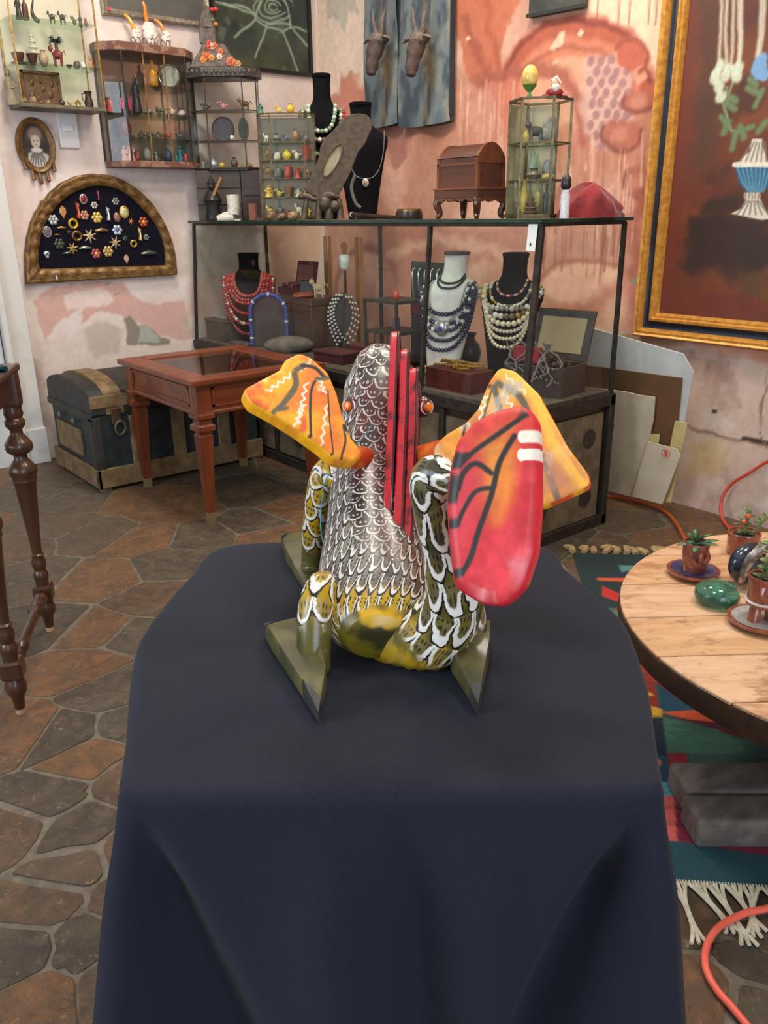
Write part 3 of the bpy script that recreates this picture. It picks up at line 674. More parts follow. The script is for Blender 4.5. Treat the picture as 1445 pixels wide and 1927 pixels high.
for d in range(ND+1):
    row = []
    for i in range(NO):
        p = ring[i]; n2 = nrmv[i]; fr = sst(.748, .724, p[1])     # 1 on the front edge
        drop = (.185+.012*math.sin(i*.11))*(1-fr)+.70*fr
        u = drop*(d/ND)**1.15
        rad = .012
        if u < rad*1.57: a = u/rad; off = rad*math.sin(a); z = TZ+.0035-rad*(1-math.cos(a))
        else: off = rad; z = TZ+.0035-rad-(u-rad*1.57)
        t = p[0]; hang = max(0, u-.02)
        side = sst(.17, .30, abs(t))
        off += (hang*.05)*(1-fr)
        fold = 0.0
        if fr > 0:
            g = sst(-.01, .16, hang); cone = lambda c0, v0, w0, amp: amp*math.exp(-((t-c0-v0*hang)/(w0+.085*hang))**2)
            fold = g*(cone(-.262, .17, .012, -.055)+cone(-.285, -.02, .012, .020)+cone(.266, -.24, .012, -.062)+cone(.290, .02, .012, .020)
                      + cone(-.075, .03, .03, .026)+cone(.025, .05, .022, -.034)+cone(.10, .02, .03, .014))*fr*(.75+hang*1.5)
        lat = np.sign(t)*side*fr*hang*(.19 if t < 0 else .14)
        q = p+n2*(off+fold); q = q+np.array((lat, 0))
        if fr > .5 and d == 0: pass
        row.append((q, z))
    rows.append(row)
verts = []; ox, oy = tw_(1.07, 0)
cl_c = len(rows)
for r_ in rows:
    for q, z in r_:
        # gentle creases on the top
        zz = z
        verts.append((q[0], q[1]-1.07, max(zz, .006)))
mb = MB(); fs = []
for a in range(len(rows)-1):
    for j in range(NO): fs.append((a*NO+j, a*NO+(j+1) % NO, (a+1)*NO+(j+1) % NO, (a+1)*NO+j))
fs.append(tuple(range(NO-1, -1, -1)))
mb.add(verts, fs)
CLOTH = M('black_cloth', (26, 30, 44), (22, 26, 38), rough=.85, scale=260, bump=.25, bd=.0006, spec=.25, sheen=.04)
o = mb.build('black_tablecloth', CLOTH, None, loc=(ox, oy, 0), rz=FC, smooth='full')
tag(o, 'black cloth draped over the foreground table with folds falling to the floor', 'tablecloth')
sm = o.modifiers.new('thickness', 'SOLIDIFY'); sm.thickness = .0025; sm.offset = 1
# ================================================================ carved and painted dragon on the black cloth
def hp(t, s, z): a = tw_(s, t); return np.array((a[0], a[1], z))
TZC = TZ+.0065
dbase = hp(0, 1.12, TZC)
DR = T('dragon_figure', 'carved wooden dragon painted with scales, orange wings and a red tail fin', 'figurine', dbase)
def scale_mat(name, base, patch, tint, tintv, w, h, lw, lines=(226, 222, 212), ymask=None, dots=True, rough=.3, outline=True):
    """rows of painted scales: white curved strokes with dots over mottled ground; uses the UV map in metres"""
    m, t, b = newmat(name)
    uvn = t.node('ShaderNodeUVMap'); sep = t.node('ShaderNodeSeparateXYZ'); t.link(uvn.outputs[0], sep.inputs[0])
    tc = t.node('ShaderNodeTexCoord'); n1 = t.noise(tc.outputs['Object'], 16, 4); n2 = t.noise(tc.outputs['Object'], 34, 4); n3 = t.noise(tc.outputs['Object'], 70, 3)
    wob = t.m('MULTIPLY', t.m('SUBTRACT', n2, .5), w*.7)
    u = t.m('ADD', sep.outputs[0], wob); v = t.m('ADD', sep.outputs[1], t.m('MULTIPLY', t.m('SUBTRACT', n1, .5), h*1.2))
    vr = t.m('DIVIDE', v, h); row = t.m('FLOOR', vr); y = t.m('FRACT', vr)
    uu = t.m('ADD', t.m('DIVIDE', u, w), t.m('MULTIPLY', t.m('MODULO', row, 2.0), .5)); x = t.m('SUBTRACT', t.m('FRACT', t.m('ADD', uu, 100.0)), .5)
    yy = t.m('DIVIDE', t.m('SUBTRACT', y, .98), .92); xx = t.m('DIVIDE', x, .5)
    d = t.m('SQRT', t.m('ADD', t.m('MULTIPLY', xx, xx), t.m('MULTIPLY', yy, yy)))
    ring = t.step(t.m('ABSOLUTE', t.m('SUBTRACT', d, .86)), lw, lw*.55)
    dark = t.step(t.m('ABSOLUTE', t.m('SUBTRACT', d, .99)), lw*1.1, lw*.5)
    dx = t.m('SUBTRACT', t.m('FRACT', t.m('MULTIPLY', x, 5.0)), .5); dy = t.m('SUBTRACT', t.m('FRACT', t.m('MULTIPLY', y, 3.0)), .5)
    dd = t.m('SQRT', t.m('ADD', t.m('MULTIPLY', dx, dx), t.m('MULTIPLY', dy, dy)))
    dot = t.m('MULTIPLY', t.step(dd, .34, .22), t.step(d, .70, .6))
    col = t.mix(t.step(n1, .38, .62), lin(base), lin(patch))
    side = t.step(t.m('ADD', t.m('MULTIPLY', sep.outputs[1], tintv[0]), t.m('ADD', t.m('MULTIPLY', t.m('ABSOLUTE', sep.outputs[0]), tintv[1]), t.m('MULTIPLY', t.m('SUBTRACT', n2, .5), tintv[2]))), tintv[3], tintv[4])
    col = t.mix(side, col, lin(tint))
    inside = t.m('MULTIPLY', t.step(d, .8, .5), t.step(n3, .35, .6)); col = t.mix(t.m('MULTIPLY', inside, .30), col, lin((120, 116, 108)))
    k = 1.0
    if ymask: k = t.step(t.m('ADD', sep.outputs[1], t.m('MULTIPLY', t.m('SUBTRACT', n2, .5), .05)), ymask[0], ymask[1])
    if outline: col = t.mix(t.m('MULTIPLY', dark, k), col, lin((18, 16, 16)))
    if dots: col = t.mix(t.m('MULTIPLY', dot, t.m('MULTIPLY', k, .8)), col, lin((24, 20, 18)))
    col = t.mix(t.m('MULTIPLY', ring, k), col, lin(lines))
    t.link(col, b.inputs['Base Color']); b.inputs['Roughness'].default_value = rough; b.inputs['Coat Weight'].default_value = .25; b.inputs['Coat Roughness'].default_value = .25
    bumpit(t, b, n3, .12, .002)
    return m
def uvloft(name, st, mat, parent, n=40, sub=10, caps=True, zmin=None):
    """st: (world centre, half width, half height); frames follow the path; UV in metres"""
    A = smooth_path([np.concatenate([np.array(c), [hw, hh]]) for c, hw, hh in st], sub); m = len(A)
    P = [a[:3] for a in A]; side0 = np.array((math.sin(HD), -math.cos(HD), 0)); vs = []; uv = []; L = 0; base = dbase
    for i in range(m):
        t = nrm(P[min(i+1, m-1)]-P[max(i-1, 0)]); a = side0-t*np.dot(side0, t); a = nrm(a); b = np.cross(a, t)
        if i: L += np.linalg.norm(P[i]-P[i-1])
        hw, hh = A[i][3], A[i][4]
        for j in range(n):
            an = 2*PI*j/n+PI/2          # j=0 -> +b (back)
            q = P[i]+a*hw*math.cos(an)+b*hh*math.sin(an)
            if zmin is not None and q[2] < zmin: q = np.array((q[0], q[1], zmin))
            vs.append(q-base); jj = j if j <= n/2 else j-n
            uv.append((jj*2*PI/n*(hw+hh)/2, L))
    fs = []
    for i in range(m-1):
        for j in range(n): fs.append((i*n+j, i*n+(j+1) % n, (i+1)*n+(j+1) % n, (i+1)*n+j))
    if caps:
        for e in (0, m-1):
            q = P[e]+(P[e]-P[1 if e == 0 else m-2])*.6; q[2] = max(q[2], zmin or -9); vs.append(q-base); uv.append((0, 0 if e == 0 else L)); c = len(vs)-1
            for j in range(n): fs.append((e*n+j, e*n+(j+1) % n, c))
    me = bpy.data.meshes.new(name); me.from_pydata([tuple(v) for v in vs], [], fs)
    ul = me.uv_layers.new(name='UVMap'); hi = n//2
    for p in me.polygons:
        us_ = [uv[i][0] for i in p.vertices]
        for li in p.loop_indices:
            q = uv[me.loops[li].vertex_index]; uq = q[0]
            if max(us_)-min(us_) > .06 and uq > 0: uq = min(us_)-.004
            ul.data[li].uv = (uq, q[1])
    bm = bmesh.new(); bm.from_mesh(me); bmesh.ops.recalc_face_normals(bm, faces=bm.faces); bm.to_mesh(me); bm.free()
    for p in me.polygons: p.use_smooth = True
    return link(name, me, mat, parent)
def back_mat():
    m, t, b = newmat('dragon_back_scales'); uvn = t.node('ShaderNodeUVMap'); sep = t.node('ShaderNodeSeparateXYZ'); t.link(uvn.outputs[0], sep.inputs[0]); U, V = sep.outputs[0], sep.outputs[1]
    tc = t.node('ShaderNodeTexCoord'); O = tc.outputs['Object']; n1 = t.noise(O, 15, 4); n2 = t.noise(O, 36, 4); n3 = t.noise(O, 80, 3); n4 = t.noise(O, 9, 3)
    def pat(w, h, lw, wob, skew, dots):
        u = t.m('ADD', t.m('ADD', U, t.m('MULTIPLY', V, skew)), t.m('MULTIPLY', t.m('SUBTRACT', n2, .5), w*wob)); v = t.m('ADD', V, t.m('MULTIPLY', t.m('SUBTRACT', n1, .5), h*1.6*wob)); vr = t.m('DIVIDE', v, h); row = t.m('FLOOR', vr); y = t.m('FRACT', vr)
        x = t.m('SUBTRACT', t.m('FRACT', t.m('ADD', t.m('ADD', t.m('DIVIDE', u, w), t.m('MULTIPLY', t.m('MODULO', row, 2.0), .5)), 100.0)), .5); yy = t.m('DIVIDE', t.m('SUBTRACT', y, .98), .92); xx = t.m('DIVIDE', x, .5)
        d = t.m('SQRT', t.m('ADD', t.m('MULTIPLY', xx, xx), t.m('MULTIPLY', yy, yy))); thick = t.m('ADD', lw*.55, t.m('MULTIPLY', t.step(xx, -.9, .9), lw*.9))
        ring = t.step(t.m('DIVIDE', t.m('ABSOLUTE', t.m('SUBTRACT', d, .84)), thick), 1.0, .5); ring = t.m('MULTIPLY', ring, t.step(n3, .30, .40))
        dark = t.step(t.m('ABSOLUTE', t.m('SUBTRACT', d, 1.0)), lw*1.5, lw*.5)
        dx = t.m('SUBTRACT', t.m('FRACT', t.m('MULTIPLY', x, dots[0])), .5); dy = t.m('SUBTRACT', t.m('FRACT', t.m('MULTIPLY', y, dots[1])), .5); dot = t.m('MULTIPLY', t.step(t.m('SQRT', t.m('ADD', t.m('MULTIPLY', dx, dx), t.m('MULTIPLY', dy, dy))), .32, .2), t.step(d, .72, .62))
        return d, ring, dark, dot
    dA, rA, kA, oA = pat(.024, .0155, .10, .9, .0, (4.0, 2.0)); dB, rB, kB, oB = pat(.0135, .033, .13, .9, .25, (2.0, 5.0))
    side = t.step(t.m('ADD', t.m('ADD', t.m('ABSOLUTE', t.m('ADD', U, .010)), t.m('MULTIPLY', V, -.04)), t.m('MULTIPLY', t.m('SUBTRACT', n1, .5), .05)), .022, .036)
    low = t.step(t.m('ADD', V, t.m('MULTIPLY', t.m('SUBTRACT', n2, .5), .03)), .055, .03); side = t.m('MAXIMUM', side, t.step(t.m('ADD', V, t.m('MULTIPLY', t.m('SUBTRACT', n1, .5), .06)), .15, .09))
    ca = t.mix(t.step(n1, .44, .58), lin((40, 36, 37)), lin((92, 48, 52))); ca = t.mix(t.m('MULTIPLY', t.step(n4, .5, .62), .55), ca, lin((104, 98, 94)))
    ca = t.mix(t.m('MULTIPLY', oA, .7), ca, lin((206, 200, 190))); ca = t.mix(t.m('MULTIPLY', rA, .95), ca, lin((214, 210, 198)))
    cb = t.mix(t.step(n2, .4, .6), lin((126, 120, 110)), lin((82, 72, 70))); cb = t.mix(t.m('MULTIPLY', t.step(n1, .52, .62), .5), cb, lin((110, 62, 64)))
    cb = t.mix(low, cb, lin((176, 142, 28))); cb = t.mix(kB, cb, lin((28, 24, 24))); cb = t.mix(t.m('MULTIPLY', oB, .85), cb, lin((30, 26, 24))); cb = t.mix(rB, cb, lin((216, 212, 202)))
    oliv = t.mix(t.step(n1, .42, .6), lin((112, 100, 26)), lin((48, 46, 22))); oliv = t.mix(t.step(n4, .52, .6), oliv, lin((196, 154, 22)))
    col = t.mix(side, ca, cb); edge = t.step(t.m('ADD', V, t.m('MULTIPLY', t.m('SUBTRACT', n2, .5), .02)), .013, .007); col = t.mix(edge, col, oliv)
    head = t.step(V, .455, .475)
    t.link(col, b.inputs['Base Color']); b.inputs['Roughness'].default_value = .34; b.inputs['Coat Weight'].default_value = .25; b.inputs['Coat Roughness'].default_value = .25; bumpit(t, b, n3, .15, .002)
    return m
SCM = back_mat()
OLV = scale_mat('dragon_leg_paint', (92, 86, 32), (50, 48, 24), (182, 148, 24), (1.0, 0, .06, .05, .10), .036, .030, .15, ymask=(.055, .072))
TLM = scale_mat('dragon_tail_paint', (106, 96, 34), (64, 60, 36), (176, 142, 28), (-1.0, 0, .30, -.11, -.03), .030, .050, .17, ymask=(.062, .08), rough=.3)
st = [(hp(-.012, .965, .772), .040, .036), (hp(-.014, .99, .777), .068, .050), (hp(-.014, 1.03, .790), .082, .062), (hp(-.016, 1.09, .820), .079, .070), (hp(-.020, 1.15, .862), .067, .066),
      (hp(-.020, 1.21, .912), .061, .060), (hp(-.012, 1.255, .965), .058, .055), (hp(-.002, 1.285, 1.008), .062, .054), (hp(.0, 1.315, 1.042), .060, .050), (hp(-.004, 1.35, 1.062), .042, .040), (hp(0, 1.40, 1.052), .040, .032), (hp(0, 1.45, 1.036), .026, .022)]
uvloft('body', st, SCM, DR, n=48, sub=10, zmin=TZC+.004)
# tail
st = [(ats(755, 1215, 1.02), .058, .052), (ats(806, 1196, .985), .052, .050), (ats(850, 1140, .955), .040, .042), (ats(845, 1060, .935), .032, .034), (ats(822, 970, .922), .027, .029), (ats(812, 905, .912), .026, .026), (ats(828, 893, .900), .021, .021), (ats(862, 912, .872), .015, .015)]
uvloft('tail', st, TLM, DR, n=28, sub=8, zmin=TZC+.003)
# legs and feet
def foot(poly, hgt, tips, parent):
    """flat wedge foot from pixel outline on the cloth, rising to the ankle point (first vertex)"""
    pts = [atz(x, y, TZC) for x, y in poly]; c = np.mean(pts, 0); mb = MB(); n = len(pts)
    ank = pts[0]; d = [np.linalg.norm(p-ank) for p in pts]; dm = max(d)
    low = [p-dbase for p in pts]; top = [p-dbase+np.array((0, 0, hgt*(1-.72*dd/dm))) for p, dd in zip(pts, d)]
    mb.loft([low, top]); f = mb.build('foot', OLVP, parent, bevel=.004, seg=2, smooth=True)
    for k in tips:
        p = pts[k]; a = pts[k-1]; b = pts[(k+1) % n]; e = 1.012
        q = [p, p+(a-p)*.30, p+(b-p)*.30]; qc = np.mean(q, 0)
        lo = [qc+(x-qc)*e-dbase for x in q]; hh = [hgt*(1-.72*np.linalg.norm(x-ank)/dm)+.0012 for x in q]
        MB().loft([[x+np.array((0, 0, .001)) for x in lo], [x+np.array((0, 0, h_)) for x, h_ in zip(lo, hh)]]).build('claw', CLAW, f)
OLVP = M('dragon_olive_wood', (92, 87, 44), (62, 60, 34), rough=.5, scale=22, bump=.35, coat=.15); CLAW = M('dragon_claw_black', (40, 38, 36), (58, 56, 52), rough=.6, scale=40)
zf = lambda x, y, s: ats(x, y, s)
lg = uvloft('leg', [(ats(592, 1258, .962), .022, .026), (ats(590, 1215, .965), .023, .026), (ats(592, 1160, .98), .024, .028), (ats(602, 1115, 1.0), .022, .028), (ats(622, 1108, 1.03), .018, .022)], OLV, DR, n=24, sub=6, zmin=TZC+.0005)
foot([(600, 1252), (563, 1190), (497, 1200), (512, 1228), (600, 1362), (616, 1300)], .056, (2, 4), lg)
lg = uvloft('leg', [(ats(884, 1256, .985), .021, .025), (ats(882, 1215, .985), .022, .024), (ats(884, 1160, 1.0), .022, .025), (ats(870, 1120, 1.02), .018, .022), (ats(835, 1112, 1.05), .016, .018)], OLV, DR, n=24, sub=6, zmin=TZC+.0005)
foot([(884, 1240), (922, 1204), (920, 1250), (899, 1346), (846, 1262), (856, 1235)], .052, (3,), lg)
lg = uvloft('leg', [(atz(588, 1082, TZC+.010), .019, .022), (ats(590, 1060, 1.26), .021, .024), (ats(594, 1000, 1.25), .022, .026), (ats(602, 930, 1.23), .022, .028), (ats(612, 890, 1.215), .019, .024), (ats(640, 905, 1.20), .018, .02)], OLV, DR, n=24, sub=6, zmin=TZC+.0005)
foot([(592, 1052), (572, 1026), (530, 1030), (538, 1060), (575, 1118), (606, 1108)], .045, (2,), lg)
lg = uvloft('leg', [(hp(.075, 1.30, TZC+.012), .019, .022), (hp(.078, 1.29, .79), .021, .024), (hp(.072, 1.27, .86), .020, .024), (hp(.05, 1.24, .90), .018, .02)], OLV, DR, n=20, sub=6, zmin=TZC+.0005)
pts = [hp(.075, 1.28, TZC), hp(.12, 1.29, TZC), hp(.10, 1.36, TZC), hp(.05, 1.34, TZC)]
MB().loft([[p-dbase for p in pts], [p-dbase+np.array((0, 0, h_)) for p, h_ in zip(pts, (.04, .012, .01, .014))]]).build('foot', OLVP, lg, bevel=.003)
# slabs: wings and tail fin
def slab(name, outline, p0, n, thick, paint, mat, parent, edge=.006, nr=60, np_=300):
    P = resample([np.array(p, float) for p in outline], np_)
    for k in range(3): P = [(P[i-1]+2*P[i]+P[(i+1) % np_])/4 for i in range(np_)]
    c = np.mean(P, 0); n = nrm(n); rows = []; px = []
    for k in np.linspace(0.02, 1, nr): rows.append(([c+(p-c)*k for p in P], 0.0, 1.0))
    F0 = lambda q: atP(q[0], q[1], p0, n)
    R3 = []; PX = []
    for r_, _, _ in rows: R3.append([F0(q) for q in r_]); PX += list(r_)
    rim = R3[-1]; rc = np.mean(rim, 0); out = []
    for i in range(np_):
        t = rim[(i+1) % np_]-rim[i-1]; o_ = nrm(np.cross(t, n)); 
        if np.dot(o_, rim[i]-rc) < 0: o_ = -o_
        out.append(o_)
    for k in range(1, 7):
        a = PI/2*k/6; R3.append([rim[i]+out[i]*edge*math.sin(a)-n*edge*(1-math.cos(a)) for i in range(np_)]); PX += rows[-1][0]
    for k in range(1, 6): R3.append([rim[i]+out[i]*edge-n*(edge+(thick-2*edge)*k/5) for i in range(np_)]); PX += rows[-1][0]
    for k in range(1, 4): R3.append([rim[i]+out[i]*edge*math.cos(PI/2*k/3)-n*(thick-edge+edge*math.sin(PI/2*k/3)) for i in range(np_)]); PX += rows[-1][0]
    for k in (.7, .35, .02): R3.append([rc-n*thick+(rim[i]-rc)*k for i in range(np_)]); PX += [c+(p-c)*k for p in P]
    m = len(R3); fs = [(a*np_+j, a*np_+(j+1) % np_, (a+1)*np_+(j+1) % np_, (a+1)*np_+j) for a in range(m-1) for j in range(np_)]
    fs.append(tuple(range(np_-1, -1, -1))); fs.append(tuple((m-1)*np_+j for j in range(np_)))
    me = bpy.data.meshes.new(name); me.from_pydata([tuple(q-dbase) for r_ in R3 for q in r_], [], fs)
    PX = np.array(PX); rid = np.repeat(np.arange(m), np_)
    cv = paint(PX[:, 0], PX[:, 1], rid >= nr+3)
    srgb = np.clip(cv.c/255.0, 0, 1); L = np.where(srgb <= .04045, srgb/12.92, ((srgb+.055)/1.055)**2.4)
    at = me.color_attributes.new('paint', 'FLOAT_COLOR', 'POINT'); at.data.foreach_set('color', np.concatenate([L, np.ones((len(L), 1))], 1).astype(np.float32).ravel())
    bm = bmesh.new(); bm.from_mesh(me); bmesh.ops.recalc_face_normals(bm, faces=bm.faces); bm.to_mesh(me); bm.free()
    for p in me.polygons: p.use_smooth = True
    return link(name, me, mat, parent)
class SmoothCanvas(Canvas):
    def line(s, pts, w, col, **k): Canvas.line(s, smooth_path([np.array(p, float) for p in pts], 5) if len(pts) > 2 and w > 3.6 else pts, w, col, **k)
def zigzag(a, b, n, amp):
    a = np.array(a, float); b = np.array(b, float); d = b-a; q = nrm(np.array((-d[1], d[0]))) if 1 else 0
    return [tuple(a+d*i/n+q*amp*(1 if i % 2 else -1)) for i in range(n+1)]
FINM = paintmat('dragon_wing_paint', .55, (60, .14), .4, coat=.12, bscale=50)
YEL = (238, 168, 24); ORG = (228, 120, 28); RED = (196, 34, 44); WHT = (236, 226, 206); GRY = (92, 84, 66); BLK = (30, 26, 24)
def paint_lw(u, v, edge):
    c = SmoothCanvas(u, v, YEL); c.noise(ORG, .02, .45, .65, .8); c.noise((214, 76, 40), .028, .58, .72, .8, off=4)
    c.poly([(560, 700), (600, 705), (590, 770), (560, 760)], (226, 96, 40), soft=30, amt=.6); c.poly([(600, 720), (640, 800), (660, 850), (620, 850)], (220, 92, 44), soft=30, amt=.6)
    for z in (zigzag((503, 737), (548, 705), 8, 4), zigzag((560, 697), (585, 682), 6, 4), zigzag((576, 720), (562, 795), 10, 4), zigzag((600, 710), (612, 740), 6, 3), zigzag((572, 760), (555, 800), 7, 4), zigzag((615, 760), (603, 850), 10, 3)): c.line(z, 3.5, WHT, soft=1.5)
    c.line([(524, 768), (540, 752), (556, 725), (556, 700), (572, 688)], 11, GRY, soft=3, wob=2, ws=.05); c.line([(568, 688), (592, 692), (612, 712)], 6, BLK, soft=2); c.line([(516, 772), (540, 768)], 7, GRY, soft=4)
    c.line([(612, 709), (594, 716), (585, 740), (584, 790), (586, 828)], 4.5, BLK, soft=1.5); c.line([(614, 712), (596, 713)], 7, GRY, soft=2)
    c.line([(617, 735), (620, 790), (628, 860)], 2.5, BLK, soft=1); c.line([(646, 800), (650, 830), (642, 860)], 4, BLK, soft=1.5)
    c.noise(WHT, .06, .70, .78, .6, off=13)
    m = edge.astype(float); c.blend(m, (240, 170, 14)); n = fbm(u*.05, v*.05); c.blend(m*np.clip((n-.5)/.15, 0, 1)*.7, (226, 138, 20)); return c
def paint_rw(u, v, edge):
    c = SmoothCanvas(u, v, (226, 150, 44)); c.noise((204, 116, 52), .018, .45, .65, .8, off=3); c.noise((170, 104, 84), .022, .55, .7, .8, off=21)
    c.line([(940, 698), (1000, 740), (1050, 850), (1100, 915)], 24, (238, 174, 60), soft=14)
    c.line([(938, 722), (975, 745), (1000, 790), (1015, 850), (1050, 935)], 13, GRY, soft=4, wob=3, ws=.05); c.line([(930, 728), (938, 760), (948, 790)], 11, GRY, soft=3); c.line([(922, 725), (880, 790), (870, 830)], 5, BLK, soft=2); c.line([(926, 730), (905, 800), (898, 815)], 4, GRY, soft=2)
    for z in (zigzag((915, 745), (895, 820), 9, 3), zigzag((945, 735), (975, 790), 8, 5), zigzag((950, 706), (990, 740), 7, 3), zigzag((900, 750), (880, 800), 6, 3)): c.line(z, 3, WHT, soft=1.5)
    c.noise((196, 178, 160), .03, .60, .72, .7, off=9); c.poly([(1005, 850), (1060, 870), (1080, 920), (1020, 940)], (172, 118, 96), soft=30, amt=.7); c.line([(1058, 770), (1085, 850)], 12, (226, 200, 170), soft=12, amt=.7)
    m = edge.astype(float); c.blend(m, (240, 172, 16)); n = fbm(u*.05, v*.05); c.blend(m*np.clip((n-.55)/.1, 0, 1)*.8, (206, 60, 30)); return c
def paint_tf(u, v, edge):
    c = SmoothCanvas(u, v, RED); c.noise((222, 58, 66), .02, .45, .65, .8)
    c.poly([(895, 830), (970, 790), (965, 830), (950, 900), (930, 980), (910, 930), (900, 870)], (214, 128, 40), soft=45, wob=10, ws=.03); c.poly([(945, 870), (970, 840), (962, 940), (938, 980)], (224, 140, 34), soft=40)
    c.poly([(850, 890), (900, 880), (890, 1000), (860, 1050)], (206, 64, 72), soft=40, amt=.7)
    c.line([(852, 892), (885, 855), (930, 822), (978, 788)], 9, BLK, soft=4); c.line([(856, 876), (878, 858)], 14, BLK, soft=5)
    c.line([(968, 820), (940, 870), (925, 930), (900, 1000), (885, 1050), (862, 1090)], 10, BLK, soft=4); c.line([(925, 918), (895, 925), (872, 960), (860, 990)], 8, BLK, soft=4); c.line([(924, 890), (895, 872), (872, 890), (862, 920)], 10, BLK, soft=4); c.line([(862, 920), (855, 960)], 4, BLK, soft=2)
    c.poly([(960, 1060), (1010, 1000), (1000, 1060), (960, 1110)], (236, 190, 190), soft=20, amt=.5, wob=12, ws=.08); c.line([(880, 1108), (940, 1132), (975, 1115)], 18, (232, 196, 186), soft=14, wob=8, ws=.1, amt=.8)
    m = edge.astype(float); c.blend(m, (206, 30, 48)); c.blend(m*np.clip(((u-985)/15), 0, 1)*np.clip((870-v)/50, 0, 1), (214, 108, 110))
    for e in ((982, 822), (981, 856)): c.ell(e, 8, 12, WHT)
    return c
wl_o = [(468, 735), (505, 715), (533, 700), (545, 680), (566, 670), (582, 676), (612, 702), (628, 740), (640, 785), (655, 825), (676, 852), (664, 862), (632, 856), (610, 836), (560, 800), (515, 772), (478, 752)]
slab('wing', wl_o, ats(575, 765, 1.13), -fwd+.62*(CR-CD)/1.41, .030, paint_lw, FINM, DR)
MB().tube([ats(652, 858, 1.15)-dbase, ats(690, 865, 1.19)-dbase], [.016, .02], 12).build('wing_root', M('dragon_wing_root', (214, 120, 30), (190, 60, 36), rough=.45, scale=40), DR, smooth=True)
wr_o = [(822, 842), (842, 822), (880, 800), (905, 772), (925, 722), (942, 697), (965, 703), (1008, 745), (1035, 795), (1060, 842), (1100, 896), (1103, 908), (1060, 928), (1020, 945), (960, 930), (900, 905), (850, 890), (822, 880)]
slab('wing', wr_o, ats(950, 830, 1.10), -fwd+.45*(-CR-CD)/1.41, .022, paint_rw, FINM, DR)
MB().tube([ats(770, 870, 1.21)-dbase, ats(835, 855, 1.13)-dbase], [.02, .022], 12).build('wing_root', MATS['dragon_wing_root'], DR, smooth=True)
tf_o = [(856, 872), (868, 832), (900, 800), (940, 783), (978, 774), (990, 790), (994, 860), (994, 950), (986, 1040), (965, 1100), (935, 1126), (905, 1122), (862, 1098), (851, 1010), (847, 930)]
tf_o = [(932+(x-932)*.86, 952+(y-952)*.94) for x, y in tf_o]
slab('tail_fin', tf_o, ats(925, 950, .815), -fwd-.42*CR-.1*CD, .042, paint_tf, FINM, DR, edge=.015)
# crest plates
def paint_cr(u, v):
    c = Canvas(u, v, (176, 34, 44)); c.noise((206, 56, 66), 22, .45, .65, .8); c.noise((70, 34, 38), 30, .56, .66, .9, off=5); c.noise((232, 206, 206), 40, .72, .80, .6, off=2); return c
CRM = M('dragon_crest_red', (190, 34, 46), (96, 24, 32), rough=.4, scale=46, coat=.25, lo=.5, hi=.66); CRD = M('dragon_crest_edge', (34, 26, 28), (70, 30, 34), rough=.4, scale=60, coat=.3)
def crest(t0, poly, th, slope=-.10):
    sm_ = max(p[0] for p in poly); mb = MB(); sd = np.array((math.sin(HD), -math.cos(HD), 0)); P_ = smooth_path([np.array(p) for p in poly], 4, True)
    a = [hp(t0+(sm_-s)*slope, s, z)-dbase for s, z in P_]
    mb.loft([[p-sd*th/2 for p in a], [p+sd*th/2 for p in a]]); o = mb.build('crest_plate', CRM, DR, bevel=.0022, smooth=True)
    MB().tube([p+sd*th*.50 for p in a], .0014, 6, closed=True).build('painted_outline', CRD, o, smooth=True)
crest(.026, [(1.31, 1.05), (1.285, 1.10), (1.256, 1.131), (1.238, 1.126), (1.20, 1.07), (1.15, .985), (1.10, .900), (1.14, .885), (1.22, .95)], .012)
crest(.040, [(1.29, 1.04), (1.262, 1.080), (1.238, 1.108), (1.218, 1.100), (1.18, 1.03), (1.12, .94), (1.075, .868), (1.12, .855), (1.20, .92)], .013)
crest(.052, [(1.27, 1.01), (1.245, 1.050), (1.222, 1.082), (1.200, 1.072), (1.16, .98), (1.09, .89), (1.035, .825), (1.08, .815), (1.18, .89)], .013)
# eyes
for (x, y, s) in ((664, 764, 1.257), (796, 766, 1.266)):
    p = ats(x, y, s)-dbase; n = nrm(-ray(x, y)+(.9*CR if x > 722 else -.9*CR)*1.0)
    e = MB().ball(p, (.0145, .0145, .017), 16, 10).build('eye', M('dragon_eye_dark', (120, 40, 40), (48, 32, 34), rough=.3, scale=50, coat=.5), DR, smooth=True)
    MB().torus(p+n*.009, (.0125, .0105), .0013, 24, 6, ax=n).build('eye_rim', M('dragon_white_paint', (228, 222, 210), rough=.4), e, smooth=True)
    MB().tube([p+n*.008, p+n*.0165, p+n*.0175], [.0095, .006, .001], 16).build('iris', M('dragon_iris', (232, 108, 22), (250, 150, 40), rough=.25, coat=.6), e, smooth=True)
MB().tube([q-dbase for q in smooth_path([ats(612, 1040, 1.11), ats(603, 985, 1.12), ats(612, 905, 1.14), ats(640, 880, 1.13), ats(700, 800, 1.20)], 6)], .0008, 5).build('thread', M('teal_thread', (60, 140, 150), rough=.6), DR)
